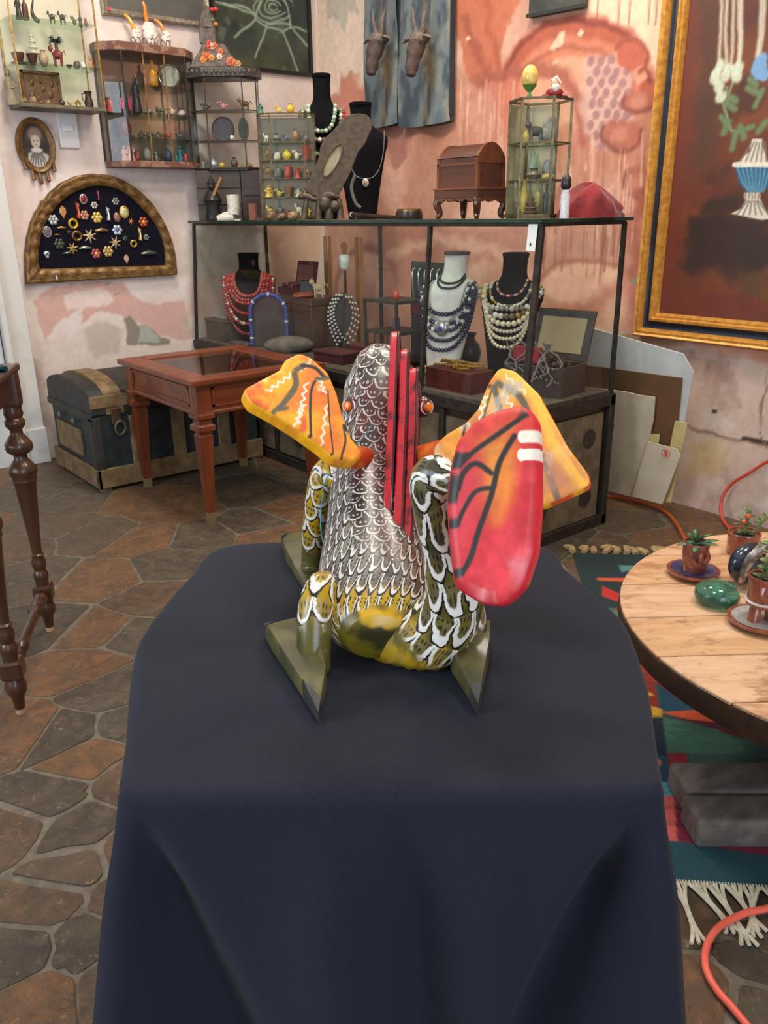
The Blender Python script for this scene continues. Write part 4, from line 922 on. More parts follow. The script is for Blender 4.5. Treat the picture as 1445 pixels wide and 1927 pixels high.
# ================================================================ small-thing shapes, scaled to width and height
def fig(kind, w, h):
    """meshes standing on z=0, front towards -y, w wide and h high"""
    m = MB(); r = w/2
    L = lambda prof, n=12: m.lathe([(a*r, b*h) for a, b in prof], n)
    if kind == 'person':
        L([(.8, 0), (.85, .05), (.6, .3), (.5, .5), (.62, .66), (.5, .74), (.18, .78), (.16, .8)]); m.ball((0, 0, .88*h), (.30*r, .30*r, .12*h))
        for q in (-1, 1): m.tube([(q*.55*r, 0, .68*h), (q*.75*r, -.2*r, .5*h), (q*.3*r, -.5*r, .45*h)], .13*r, 6)
    elif kind == 'animal':
        m.ball((0, 0, .52*h), (.62*r, .34*r, .22*h)); m.ball((-.70*r, -.1*r, .80*h), (.28*r, .2*r, .15*h)); m.tube([(-.4*r, 0, .58*h), (-.66*r, -.05*r, .78*h)], [.22*r, .15*r], 8)
        for a in (-.38, .38):
            for b in (-.16, .16): m.tube([(a*r, b*r, .5*h), (a*r, b*r, 0)], [.13*r, .09*r], 6)
        m.tube([(.58*r, 0, .58*h), (.85*r, 0, .7*h), (.95*r, 0, .5*h)], .06*r, 5)
        for b in (-.1, .1): m.tube([(-.68*r, b*r, .9*h), (-.66*r, b*1.6*r, 1.0*h)], [.07*r, .02*r], 5)
    elif kind == 'bowl': L([(.45, 0), (.45, .1), (.7, .4), (1, 1), (.92, 1), (.6, .45), (.1, .25)])
    elif kind == 'saucer_bowl': L([(1, .0), (1.0, .12), (.5, .14), (.55, .2), (.8, .7), (.85, 1), (.75, 1), (.5, .35), (.1, .3)])
    elif kind == 'vase': L([(.5, 0), (.55, .04), (.85, .25), (1, .45), (.8, .68), (.42, .82), (.4, .9), (.6, 1), (.5, 1), (.3, .9)])
    elif kind == 'bottle': L([(.8, 0), (.95, .05), (1, .5), (.85, .66), (.35, .75), (.3, .94), (.42, .95), (.42, 1)])
    elif kind == 'pitcher':
        L([(.5, 0), (.7, .05), (.8, .3), (.6, .6), (.5, .8), (.75, 1), (.66, 1), (.4, .8)])
        m.tube([(-.6*r, 0, .9*h), (-1.1*r, 0, .85*h), (-1.05*r, 0, .5*h), (-.7*r, 0, .35*h)], .09*r, 6)
    elif kind == 'lump':
        q = random.Random(int(w*1e5)+int(h*1e6)); m.ball((0, 0, .45*h), (r*.9, r*.7, .5*h)); m.ball((-.4*r, -.2*r, .3*h), (r*.5, r*.5, .3*h)); m.ball((.35*r, .1*r, .65*h), (r*.4, r*.4, .34*h))
    elif kind == 'bird': m.ball((0, 0, .4*h), (.5*r, .35*r, .36*h)); m.ball((-.35*r, 0, .8*h), (.22*r, .2*r, .18*h)); m.tube([(.3*r, 0, .45*h), (1*r, 0, .6*h)], [.2*r, .05*r], 6); m.tube([(-.5*r, 0, .8*h), (-.9*r, 0, .76*h)], [.08*r, .01], 5)
    elif kind == 'pagoda':
        for i in range(4):
            k = 1-.2*i; z = i*.22; L([(.55*k, z), (.5*k, z+.12), (1*k, z+.13), (.98*k, z+.15), (.45*k, z+.22)], 8)
        L([(.1, .88), (.08, .95), (.02, 1)])
    elif kind == 'plate': m.tube([(0, .02*h, h/2), (0, -.02*h, h/2)], h/2, 24); m.torus((0, -.02*h, h/2), h*.46, h*.03, 24, 6, ax=(0, 1, 0))
    elif kind == 'oval': m.loft([[(r*math.cos(2*PI*i/24), y, h/2+h/2*math.sin(2*PI*i/24)) for i in range(24)] for y in (.006, -.006)])
    elif kind == 'boot': m.tube([(.3*r, 0, h), (.32*r, 0, .55*h), (.25*r, 0, .25*h)], [.45*r, .42*r, .42*r], 12); m.tube([(.3*r, 0, .16*h), (-.3*r, 0, .13*h), (-.85*r, 0, .08*h)], [.42*r, .36*r, .2*r], 10); m.box((.55*r, 0, .03*h), (.4*r, .5*r, .06*h))
    elif kind == 'box': m.box((0, 0, h/2), (w, w*.7, h)); m.box((0, 0, h*.96), (w*1.06, w*.76, h*.08))
    elif kind == 'horn': m.tube(smooth_path([(.5*r, 0, .0), (-.1*r, 0, .1*h), (-.5*r, 0, .35*h), (-.2*r, 0, .7*h), (.25*r, 0, h)], 5), [.38*r-.32*r*abs(i-4)/16 if i < 5 else .40*r*(1-(i-5)/17) for i in range(21)], 8)
    elif kind == 'egg': m.ball((0, 0, h/2), (r, r, h/2), 16, 12)
    elif kind == 'cat': m.ball((0, 0, .35*h), (.6*r, .5*r, .36*h)); m.ball((0, -.1*r, .78*h), (.42*r, .36*r, .18*h)); m.tube([(.5*r, .2*r, .1*h), (.95*r, 0, .15*h), (.9*r, -.2*r, .4*h)], .1*r, 5)
    if kind == 'cat':
        for q in (-1, 1): m.tube([(q*.25*r, -.1*r, .88*h), (q*.32*r, -.1*r, h)], [.13*r, .02*r], 5)
    return m
_PAL = {}
def pc(c, rough=.45, metal=0.0):
    k = (c, rough, metal)
    if k not in _PAL:
        _PAL[k] = M('glaze_%02x%02x%02x_%d' % (*c, int(metal*10)), c, tuple(max(0, int(v*.86)) for v in c), rough=rough, metal=metal, scale=90, coat=.2)
    return _PAL[k]
def put(kind, px, hpx, wpx, P, col, name, label, cat, group=None, rz=FC, rough=.45, metal=0.0):
    """stand a small thing of hpx x wpx pixels at world point P (its base)"""
    k = ppm(P)/1.2; m = fig(kind, wpx/k, hpx/k)
    return one(m, name, pc(col, rough, metal) if isinstance(col, tuple) else col, label, cat, P, rz, group, smooth=True)
GOLD = M('frame_gold', (206, 148, 62), (176, 118, 44), rough=.36, metal=.3, scale=40, bump=.1); OGOLD = M('old_gold_frame', (136, 102, 54), (98, 70, 36), rough=.42, metal=.3, scale=40, bump=.2)
def PL(u, z, d): return (u, YW-d, z)
def PR(u, z, d): return (XW-d, u, z)
def rect_ring(pl, u0, u1, z0, z1, prof):
    return MB().loft([[pl(u0+i, z0+i, d), pl(u1-i, z0+i, d), pl(u1-i, z1-i, d), pl(u0+i, z1-i, d)] for i, d in prof], cap=False)
def offs(mb, o, name, mat, **k): return W_(mb, name, mat, o, **k)
# ---- grey picture, top left
u0, z0 = wl(190, 28); u1 = wl(393, 55)[0]; z1 = 2.85
pic = T('framed_picture', 'grey picture in a thin silver frame, cut off by the top edge', 'picture', ((u0+u1)/2, YW-.01, z0))
offs(rect_ring(PL, u0, u1, z0, z1, [(0, .0), (0, .028), (.008, .034), (.018, .026), (.03, .026), (.032, .012)]), pic, 'frame', M('silver_frame', (168, 158, 138), (130, 120, 100), rough=.4, metal=.5, scale=50), smooth=True)
offs(MB().box(((u0+u1)/2, YW-.008, (z0+z1)/2), (u1-u0-.04, .012, z1-z0-.04)), pic, 'canvas', M('grey_canvas', (92, 90, 84), (74, 72, 68), rough=.6, scale=4))
q = wl(202, 19); offs(MB().tube([(q[0], YW-.030, q[1]), (q[0], YW-.034, q[1])], .009, 14), pic, 'pink_dot', M('pink_dot', (232, 60, 110), rough=.5))
# ---- dark painting with pale lines
u0, z0 = wl(402, 132); u1 = wl(585, 146)[0]; z0 = wl(585, 146)[1]; z1 = 2.85
pic = T('framed_painting', 'dark green painting of tangled pale roots in a black frame', 'painting', ((u0+u1)/2, YW-.01, z0))
offs(rect_ring(PL, u0, u1, z0, z1, [(0, .0), (0, .03), (.02, .03), (.022, .012)]), pic, 'frame', M('black_frame', (26, 24, 24), rough=.4))
def paint_roots(u, v):
    c = Canvas(u, v, (52, 60, 54)); c.noise((36, 40, 38), 5, .4, .65, .9); c.noise((76, 82, 62), 6, .55, .7, .6, off=5)
    q = lambda L: [wl(*p) for p in L]; li = (150, 166, 142)
    c.poly(q([(440, 100), (530, 110), (560, 140), (430, 125)]), (84, 88, 52), soft=.06, amt=.4, wob=.04)
    for L in ([(420, 10), (460, 15), (480, 35), (455, 55), (440, 70)], [(480, 35), (500, 50), (530, 60), (545, 100), (560, 140)], [(500, 50), (490, 80), (480, 110)], [(530, 60), (550, 50), (575, 60)], [(545, 50), (540, 20), (530, -5)], [(480, 30), (490, -5)], [(500, 45), (545, 45)], [(550, 55), (585, 95)], [(405, 5), (480, 28)]):
        c.line(q(smooth_path(L, 5)), .011, li, soft=.010, wob=.012)
    for r_ in (.14, .1, .06, .03): c.line(q(arc(512, 15, r_*260, r_*200, 20, 330)), .008, li, soft=.008, wob=.012)
    c.noise((120, 134, 116), 11, .66, .74, .4, off=8)
    return c
offs_o = paintgrid('canvas', samples(u0+.02, u1-.02, .006), samples(z0+.02, 2.62, .006), lambda u, v: (u-pic.location.x, np.full_like(u, -.004), v-pic.location.z), paint_roots, paintmat('roots_paint', .45, (60, .06), .1), pic)
# ---- light switch
q = wl(127, 246); sw = T('light_switch', 'white rectangular light switch plate on the left wall', 'switch', (q[0], YW-.006, q[1]-.085))
MB().box((0, -.004, .085), (.105, .016, .17)).build('plate', M('switch_white', (222, 222, 224), rough=.35), sw, bevel=.006, seg=2)
MB().box((.0, -.014, .095), (.05, .008, .03)).build('rocker', M('switch_rocker', (236, 236, 234), rough=.3), sw, bevel=.002)
# ---- oval portrait
q = wl(66, 275); op = T('oval_portrait', 'small oval portrait with a gilt frame ending in gilded drips', 'picture', (q[0], YW-.004, q[1]))
ow, oh = .082, .118
MB().loft([[(a*math.cos(2*PI*i/40), -d, b*math.sin(2*PI*i/40)) for i in range(40)] for a, b, d in ((ow+.018, oh+.018, 0), (ow+.018, oh+.018, .016), (ow+.008, oh+.008, .03), (ow-.004, oh-.004, .022), (ow-.008, oh-.008, .022), (ow-.016, oh-.016, .014))], cap=False).build('frame', OGOLD, op, smooth=True)
def paint_lady(u, v):
    c = Canvas(u, v, (58, 52, 50)); c.noise((40, 36, 36), 30, .4, .6)
    c.poly([(-.06, -.12), (.065, -.12), (.055, -.04), (.0, -.02), (-.045, -.035)], (196, 190, 180), soft=.006)
    for i in range(7): c.line([(-.055+i*.018, -.105), (-.02+i*.007, -.03)], .005, (60, 54, 52), soft=.003)
    c.ell((.0, .055), .036, .034, (150, 128, 110), soft=.5); c.ell((0, .02), .023, .033, (206, 190, 170), soft=.3); c.ell((.0, -.02), .03, .012, (214, 208, 198), soft=.4)
    for x in (-.008, .008): c.ell((x, .024), .004, .003, (50, 40, 36), soft=.5)
    c.ell((0, .004), .006, .002, (150, 80, 70), soft=.5); return c
g_ = samples(0, 1, .04); a_ = samples(0, 2*PI, .09)
paintgrid('portrait', g_, a_, lambda r, a: ((ow-.01)*r*np.cos(a), np.full_like(r, -.015), (oh-.01)*r*np.sin(a)), lambda r, a: paint_lady((ow-.01)*r*np.cos(a), (oh-.01)*r*np.sin(a)), paintmat('portrait_paint', .4, (80, .05), 0), op)
for i, (x, l) in enumerate(((-.075, .03), (-.04, .055), (-.005, .065), (.035, .06), (.072, .035))):
    zb = -oh*math.sqrt(max(.02, 1-(x/(ow+.02))**2))-.005
    MB().tube([(x, -.012, zb+.02), (x+.004, -.014, zb-l*.4), (x+.006, -.014, zb-l*.85), (x+.006, -.014, zb-l)], [.012, .009, .011, .003], 10).build('gilt_drip', M('gilt_drip', (150, 108, 74), (120, 84, 54), rough=.4, metal=.4, scale=40), op, smooth=True)
# ---- fan-shaped frame with brooches
c5 = lambda x, y: wl(x/3.6125, 300+y/3.6125)
outer = [(168, 846), (163, 620), (200, 430), (270, 300), (400, 165), (590, 100), (800, 135), (985, 265), (1110, 450), (1170, 620), (1187, 782)]
inner = [(262, 742), (256, 600), (300, 440), (370, 330), (490, 230), (665, 182), (830, 225), (970, 350), (1060, 470), (1105, 600), (1112, 718)]
Oo = smooth_path([np.array(c5(*p)) for p in outer], 9); Ii = smooth_path([np.array(c5(*p)) for p in inner], 9)
nb = 40; Ob = [np.array(c5(1187+(168-1187)*i/nb, 782+(846-782)*i/nb)) for i in range(1, nb)]; Ib = [np.array(c5(1112+(262-1112)*i/nb, 718+(742-718)*i/nb)) for i in range(1, nb)]
OO = Oo+Ob; II = Ii+Ib; NN = len(OO); zb = min(p[1] for p in OO)
fx, fz = float(np.mean([p[0] for p in OO])), float(zb)
fan = T('fan_frame', 'half-round gilt frame with a wavy rim holding rows of brooches', 'frame', (fx, YW-.003, fz))
def wav(i, amp): return amp*math.sin(i*2*PI/4.7)
rings = []
for k, d, amp in ((0, 0, .2), (0, .035, .3), (.16, .045, .6), (.3, .028, .6), (.55, .05, .8), (.75, .034, .6), (.92, .034, .2), (1.0, .014, 0)):
    rings.append([tuple(np.array((OO[i][0]+(II[i][0]-OO[i][0])*(k+wav(i, .09*amp))-fx, -d-wav(i, .006*amp), OO[i][1]+(II[i][1]-OO[i][1])*(k+wav(i, .09*amp))-fz))) for i in range(NN)])
MB().loft(rings, cap=False).build('wavy_frame', OGOLD, fan, smooth='full')
MB().prism([(p[0]-fx, -.004, p[1]-fz) for p in II], (0, -.010, 0)).build('velvet_panel', M('navy_velvet', (24, 22, 34), (18, 16, 26), rough=.95, scale=60, spec=.1), fan)
MB().torus((c5(278, 296)[0]-fx, -.02, c5(278, 296)[1]-fz), .012, .003, 16, 6, ax=(0, 1, 0)).build('hanging_eye', OGOLD, fan, smooth=True)
q = c5(362, 800); MB().tube([(q[0]-fx, -.054, q[1]-fz+.012), (q[0]-fx, -.054, q[1]-fz-.012)], .004, 8).build('white_chip', M('white_chip', (226, 220, 206)), fan, smooth=True)
def brooch(kind, x, y, s, c1, c2, label):
    q = c5(x, y); t = T('brooch', label, 'brooch', (q[0], YW-.0175, q[1]), 0, 'brooches in the fan-shaped frame'); k = s/3.6125/340; a = pc(c1, .3, .5); b = pc(c2, .3, .2)
    if kind == 'flower':
        m = MB()
        for i in range(6): an = 2*PI*i/6; m.ball((k*.6*math.cos(an), -.004, k*.6*math.sin(an)), (k*.36, .004, k*.36), 8, 5)
        m.build('petals', a, t, smooth=True); MB().ball((0, -.007, 0), (k*.34, .005, k*.34), 8, 5).build('centre', b, t, smooth=True)
    elif kind == 'oval':
        MB().loft([[(k*.8*math.cos(2*PI*i/18)*f, -d, k*math.sin(2*PI*i/18)*f) for i in range(18)] for f, d in ((1, 0), (1, .005), (.8, .007), (.75, .004))]).build('rim', a, t, smooth=True); MB().ball((0, -.004, 0), (k*.58, .005, k*.74), 10, 6).build('stone', b, t, smooth=True)
    elif kind == 'ring': MB().torus((0, -.004, 0), k*.7, k*.26, 18, 8, ax=(0, 1, 0)).build('hoop', a, t, smooth=True); MB().ball((k*.1, -.005, k*.6), (k*.25, .005, k*.25), 8, 5).build('stone', b, t, smooth=True)
    elif kind == 'leaf':
        MB().loft([[(k*.55*math.sin(PI*i/8)*sg+k*.2*z, -d, k*z) for i in range(1)] for sg, z, d in ((0, 1, .002),)]+[]) if 0 else None
        pts = [(0, 1), (.5, .45), (.55, -.1), (.2, -.6), (0, -1), (-.2, -.6), (-.55, -.1), (-.5, .45)]
        MB().prism([(x_*k, 0, z_*k) for x_, z_ in pts], (0, -.006, 0)).build('leaf', a, t, bevel=.0012); MB().tube([(0, -.007, -k), (0, -.008, k*.8)], .0012, 6).build('vein', b, t)
    elif kind == 'bar': MB().tube([(-k, -.004, 0), (0, -.006, k*.15), (k, -.004, 0)], [k*.15, k*.32, k*.15], 8).build('bar', a, t, smooth=True); MB().ball((0, -.008, k*.1), (k*.3, .004, k*.3), 8, 5).build('stone', b, t, smooth=True)
    elif kind == 'figure': MB().tube([(0, -.004, -k), (k*.1, -.005, -.2*k), (0, -.005, .4*k), (-k*.1, -.004, k)], [k*.5, k*.3, k*.4, k*.1], 8, flat=.6).build('body', a, t, smooth=True); MB().ball((k*.1, -.006, k*.6), (k*.25, .005, k*.25), 8, 5).build('head', b, t, smooth=True)
    elif kind == 'star':
        m = MB()
        for i in range(7): an = 2*PI*i/7+.3; m.tube([(0, -.004, 0), (k*math.cos(an), -.004, k*math.sin(an))], [k*.2, k*.07], 6)
        m.build('rays', a, t, smooth=True); MB().ball((0, -.006, 0), (k*.3, .005, k*.3), 8, 5).build('centre', b, t, smooth=True)
    elif kind == 'skull': MB().ball((0, -.004, k*.2), (k*.7, .006, k*.6), 10, 6).build('cranium', a, t, smooth=True); MB().box((0, -.004, -k*.45), (k*.6, .008, k*.45)).build('jaw', a, t); MB().ball((0, -.009, k*.1), (k*.2, .003, k*.2), 6, 4).build('socket', b, t)
G1, S1 = (206, 160, 70), (196, 192, 186)
for b_ in (('oval', 557, 270, 32, S1, (150, 40, 50), 'silver oval brooch with a red stone near the top'), ('figure', 655, 242, 32, (150, 60, 90), (110, 40, 60), 'slim magenta brooch at the very top'), ('flower', 776, 286, 28, (150, 148, 146), (110, 110, 110), 'small grey flower brooch at upper right'),
    ('leaf', 418, 358, 42, (232, 176, 112), (200, 130, 70), 'peach leaf brooch at upper left'), ('flower', 352, 410, 36, (206, 210, 206), (160, 176, 160), 'white clustered flower brooch at the left'), ('figure', 517, 345, 52, (196, 84, 50), (180, 130, 60), 'long orange-red figure brooch'),
    ('flower', 565, 380, 34, (210, 150, 120), (180, 110, 90), 'pink shell-like brooch beside the orange-red figure'), ('flower', 632, 312, 26, (206, 200, 190), (120, 110, 100), 'little white animal-like brooch under the magenta one'), ('flower', 650, 395, 40, (226, 192, 90), (240, 220, 140), 'yellow flower brooch in the middle of the upper rows'),
    ('figure', 722, 368, 44, (206, 206, 200), (180, 180, 176), 'pale silver lady brooch'), ('oval', 786, 394, 32, (150, 110, 96), (170, 120, 104), 'dusky pink oval brooch'), ('oval', 834, 358, 42, (206, 176, 76), (220, 210, 170), 'gold-rimmed cream oval brooch'), ('star', 880, 422, 22, (226, 150, 80), (240, 180, 110), 'tiny orange star brooch'), ('flower', 965, 425, 38, (190, 80, 50), (226, 180, 80), 'red and gold brooch near the right rim'),
    ('ring', 488, 437, 38, (206, 160, 40), (176, 120, 30), 'bright gold crescent brooch'), ('bar', 408, 465, 26, G1, (180, 130, 60), 'small gold bird-shaped brooch'), ('oval', 312, 492, 36, (190, 180, 180), (120, 110, 120), 'round silver brooch at the far left'), ('bar', 380, 512, 16, G1, (160, 120, 50), 'tiny gold pin below the bird brooch'), ('star', 460, 495, 20, (60, 80, 60), (80, 96, 70), 'tiny dark green brooch'),
    ('ring', 514, 520, 40, (116, 84, 40), (150, 110, 50), 'dull bronze wheel brooch'), ('star', 600, 520, 46, (220, 200, 160), (196, 120, 50), 'white-petalled star brooch with an orange heart'), ('bar', 680, 485, 46, (140, 112, 66), (120, 96, 60), 'long bronze spray brooch'), ('flower', 788, 480, 38, (206, 214, 226), (70, 100, 170), 'silver flower brooch with a blue stone'), ('star', 838, 535, 22, (120, 136, 126), (90, 104, 96), 'small grey-green star brooch'),
    ('figure', 938, 505, 44, (216, 180, 110), (206, 140, 70), 'cream and gold blossom brooch at the right'), ('flower', 985, 530, 24, (126, 134, 130), (90, 96, 92), 'small grey flower brooch near the right rim'), ('ring', 898, 572, 28, (190, 150, 60), (140, 60, 40), 'small gold wreath brooch'), ('star', 772, 566, 42, (226, 206, 170), (206, 150, 60), 'white and gold star brooch right of centre'), ('flower', 725, 625, 40, (206, 176, 106), (190, 150, 80), 'large golden leafy brooch in the bottom row'),
    ('bar', 570, 604, 42, (130, 140, 120), (96, 106, 90), 'grey-green bow brooch in the lower rows'), ('star', 484, 604, 38, (206, 176, 90), (120, 130, 70), 'gold flower brooch with green leaves'), ('flower', 396, 575, 40, (62, 72, 62), (86, 96, 80), 'dark green spray brooch'), ('bar', 452, 640, 36, (66, 74, 62), (86, 92, 76), 'dark sprig brooch in the bottom row'), ('skull', 310, 646, 30, (200, 206, 206), (40, 40, 44), 'silver skull brooch at lower left'), ('flower', 645, 640, 38, (176, 80, 90), (226, 180, 110), 'rose-pink blossom brooch in the bottom row'), ('leaf', 850, 676, 32, (240, 190, 150), (216, 150, 110), 'peach leaf brooch in the bottom row'), ('bar', 1000, 640, 56, (96, 104, 92), (70, 80, 70), 'wide dark filigree brooch at lower right')):
    brooch(*b_)
# ---- glass wall shelf with figurines
YF = 4.56; sx0 = float(atY(43, 198, YF)[0]); sx1 = float(atY(198, 208, YF)[0]); sz0 = float(atY(120, 203, YF)[2]); sz1 = 2.52
sm_ = float(atY(108, 121, YF)[2]); st_ = float(atY(100, 37, YF)[2])
sh = T('glass_wall_shelf', 'brass-edged glass wall cabinet with shelves of figurines, top left', 'shelf', ((sx0+sx1)/2, YW-.1, sz0))
BR2 = M('bright_brass', (190, 160, 96), (140, 112, 60), rough=.35, metal=.8, scale=60)
for x in (sx0, sx1):
    for y in (YF, YW-.008): offs(MB().bar((x, y, sz0), (x, y, sz1), .007), sh, 'brass_edge', BR2)
offs(MB().box(((sx0+sx1)/2, (YF+YW)/2-.004, sz0+.004), (sx1-sx0+.012, YW-YF, .016)), sh, 'bottom_shelf', M('dull_shelf', (110, 100, 74), (84, 78, 60), rough=.5, scale=20))
for z in (sm_, st_): offs(MB().box(((sx0+sx1)/2, (YF+YW)/2-.004, z-.003), (sx1-sx0-.004, YW-YF-.012, .006)), sh, 'glass_shelf', glassmat('shelf_glass', (228, 238, 230)))
for x in (sx0, sx1): offs(MB().box((x, (YF+YW)/2, (sz0+sz1)/2), (.003, YW-YF-.02, sz1-sz0)), sh, 'side_pane', GLASS)
offs(MB().box(((sx0+sx1)/2, YW-.012, (sz0+sz1)/2), (sx1-sx0-.01, .004, sz1-sz0)), sh, 'back_pane', M('back_panel_pale', (214, 206, 180), (200, 192, 168), rough=.5, scale=5))
c1 = lambda x, y: (x/3.6125, y/3.6125)
def shelf_item(kind, cx, hc, wc, z, col, name, label, cat, depth=4.65, **k):
    px = cx/3.6125; py = 110; p = atY(px, 965-1540*math.tan(math.radians(20)-math.atan2(CZ-z, 5.0)), depth)
    return put(kind, px, hc/3.6125, wc/3.6125, (float(p[0]), depth, z), col, name, label, cat, **k)
gA = 'figurines on the upper glass shelf'; ZA, ZB, ZC_ = st_+.0005, sm_+.0005, sz0+.0125
shelf_item('person', 148, 130, 46, ZA, (48, 44, 40), 'figurine', 'dark standing figurine at the left of the upper glass shelf', 'figurine', group=gA)
shelf_item('bottle', 192, 120, 34, ZA, (96, 56, 36), 'figurine', 'slim brown figurine beside the dark one on the upper shelf', 'figurine', group=gA)
shelf_item('horn', 258, 130, 66, ZA, (58, 50, 44), 'animal_figurine', 'dark long-necked animal figurine on the upper shelf', 'figurine', group=gA)
shelf_item('animal', 368, 66, 56, ZA, (84, 84, 66), 'animal_figurine', 'olive-grey goat figurine in the middle of the upper shelf', 'figurine', group=gA)
shelf_item('animal', 438, 72, 56, ZA, (70, 72, 62), 'animal_figurine', 'taller dark grey animal figurine right of the goat', 'figurine', group=gA)
shelf_item('bird', 515, 56, 40, ZA, (96, 108, 88), 'bird_figurine', 'little green bird figurine on the upper shelf', 'figurine', group=gA)
shelf_item('person', 556, 66, 28, ZA, (70, 84, 66), 'figurine', 'thin green figurine near the end of the upper shelf', 'figurine', group=gA)
shelf_item('cat', 592, 50, 34, ZA, (130, 96, 84), 'animal_figurine', 'pinkish little animal at the right end of the upper shelf', 'figurine', group=gA)
gB = 'ornaments on the middle glass shelf'
shelf_item('saucer_bowl', 140, 56, 84, ZB, (86, 44, 36), 'bowl', 'dark red bowl on a saucer at the left of the middle shelf', 'bowl', group=gB)
shelf_item('bowl', 235, 56, 66, ZB, (80, 44, 36), 'bowl', 'dark bowl beneath the white pagoda', 'bowl', group=gB)
p = atY(228/3.6125, 96, 4.68); put('pagoda', 0, 36, 21, (float(p[0]), 4.68, ZB+.041), (226, 218, 190), 'pagoda_ornament', 'cream pagoda ornament standing in a dark bowl', 'ornament')
shelf_item('vase', 310, 80, 56, ZB, (176, 150, 116), 'cup', 'beige rounded cup in the middle of the middle shelf', 'cup', group=gB)
tp = T('plant_ornament', 'red elephant-shaped pot with a dark spiky palm on the middle shelf', 'ornament', (float(atY(110, 118, 4.62)[0]), 4.62, ZB), FC, gB)
fig('animal', .085, .10).build('pot', pc((120, 44, 36)), tp, smooth=True); m = MB(); m.tube([(0, 0, .05), (0, 0, .11)], .008, 6)
m.build('stem', pc((70, 50, 36)), tp); m = MB(); rg = random.Random(4)
for i in range(26):
    a = rg.uniform(0, 2*PI); e = rg.uniform(-.1, 1.1); l = rg.uniform(.03, .042); m.tube([(0, 0, .108), (l*.6*math.cos(a), l*.6*math.sin(a)*.8, .108+l*.7*math.sin(e)), (l*math.cos(a), l*math.sin(a)*.8, .108+l*.75*math.sin(e)-.006)], [.003, .003, .0008], 4)
m.build('fronds', pc((36, 48, 40)), tp)
shelf_item('bowl', 478, 18, 36, ZB, (70, 50, 60), 'dish', 'tiny dark dish on the middle shelf', 'dish', group=gB)
shelf_item('lump', 530, 44, 46, ZB, (96, 84, 70), 'ornament', 'small brown lumpy ornament on the middle shelf', 'ornament', group=gB)
shelf_item('egg', 572, 40, 28, ZB, (226, 220, 206), 'ornament', 'small white ornament next to the orange cat', 'ornament', group=gB)
shelf_item('cat', 624, 76, 40, ZB, (196, 140, 84), 'animal_figurine', 'orange sitting cat figurine at the end of the middle shelf', 'figurine', group=gB)
tx = float(atY(78, 170, 4.70)[0]); tp = T('relief_plaque', 'square bronze relief plaque propped on the bottom shelf', 'plaque', (tx, 4.70, ZC_))
BRZ = M('bronze_relief', (116, 88, 60), (90, 66, 46), rough=.5, metal=.4, scale=50, bump=.4); wq, hq = .195, .165
MB().box((0, 0, hq/2), (wq, .012, hq)).build('panel', BRZ, tp, bevel=.004); m = MB()
for a, b, c, d in ((0, .008, wq, .014), (0, hq-.008, wq, .014), (-wq/2+.007, hq/2, .014, hq), (wq/2-.007, hq/2, .014, hq)): m.box((a, -.008, b), (c, .012, d))
m.build('rim', BRZ, tp, bevel=.003)
for a, b, r_ in ((-.05, .05, .014), (-.02, .04, .012), (.04, .06, .016), (.055, .11, .012), (-.045, .11, .012), (.0, .12, .01), (.01, .085, .012)): MB().ball((a, -.006, b), (r_, .006, r_*1.3), 8, 5).build('relief_figure', BRZ, tp, smooth=True)
shelf_item('person', 92, 190, 80, ZC_, (170, 150, 122), 'figurine', 'pale beige figurine left of the bronze plaque', 'figurine', depth=4.71)
gC = 'trinkets along the bottom shelf'
for i, (x, k, h_, c_, lab) in enumerate(((178, 'lump', 34, (120, 100, 66), 'small gold-brown trinket in front of the plaque, leftmost'), (236, 'lump', 42, (150, 120, 86), 'tan trinket in front of the plaque'), (284, 'cat', 34, (110, 86, 56), 'little brown animal in front of the plaque'), (336, 'lump', 28, (140, 116, 80), 'pale tan trinket in front of the plaque'), (428, 'egg', 32, (64, 48, 36), 'dark round trinket beside the plaque'), (484, 'bird', 24, (150, 126, 80), 'tiny gold bird between plaque and pitcher'), (538, 'person', 40, (150, 120, 60), 'tiny gold figurine left of the pitcher'))):
    shelf_item(k, x, h_, h_*1.1, ZC_, c_, 'trinket', lab, 'trinket', depth=4.60, group=gC)
shelf_item('pitcher', 612, 86, 62, ZC_, (70, 54, 38), 'pitcher', 'dark bronze miniature pitcher on the bottom shelf', 'pitcher', depth=4.62, metal=.5)
# ---- curio cabinet on the wall (half octagon)
ox0 = float(atY(192, 97, 4.62)[0]); ox1 = float(atY(362, 110, 4.62)[0])+.02; oz0 = float(atY(290, 315, 4.6)[2]); oz1 = float(atY(290, 85, 4.6)[2])
oc = T('curio_cabinet', 'glass-fronted curio cabinet with patchwork wooden rims full of miniatures', 'cabinet', ((ox0+ox1)/2, YW, oz0))
wh = (ox1-ox0)/2; dp = .17; ch = .085
plan = [(-wh, -.004), (-wh, -dp+ch), (-wh+ch, -dp), (wh-ch, -dp), (wh, -dp+ch), (wh, -.004)]
PATCH = M('patchwork_wood', (142, 108, 86), (108, 70, 56), rough=.6, scale=16, lo=.47, hi=.53); hh = oz1-oz0
for z, h_, k in ((0, .032, 1.0), (hh-.042, .042, 1.04)):
    rim = MB().prism([(x*k, y*k if y < -.01 else y, z) for x, y in plan], (0, 0, h_)).build('rim', PATCH, oc, bevel=.003)
for x, y in plan[0:6]: MB().bar((x*.99, y*.985-.002, .03), (x*.99, y*.985-.002, hh-.04), .008).build('post', IRON, oc)
for x in (-.06, .06): MB().bar((x, -dp+.002, .03), (x, -dp+.002, hh-.04), .006).build('door_bar', BR2, oc)
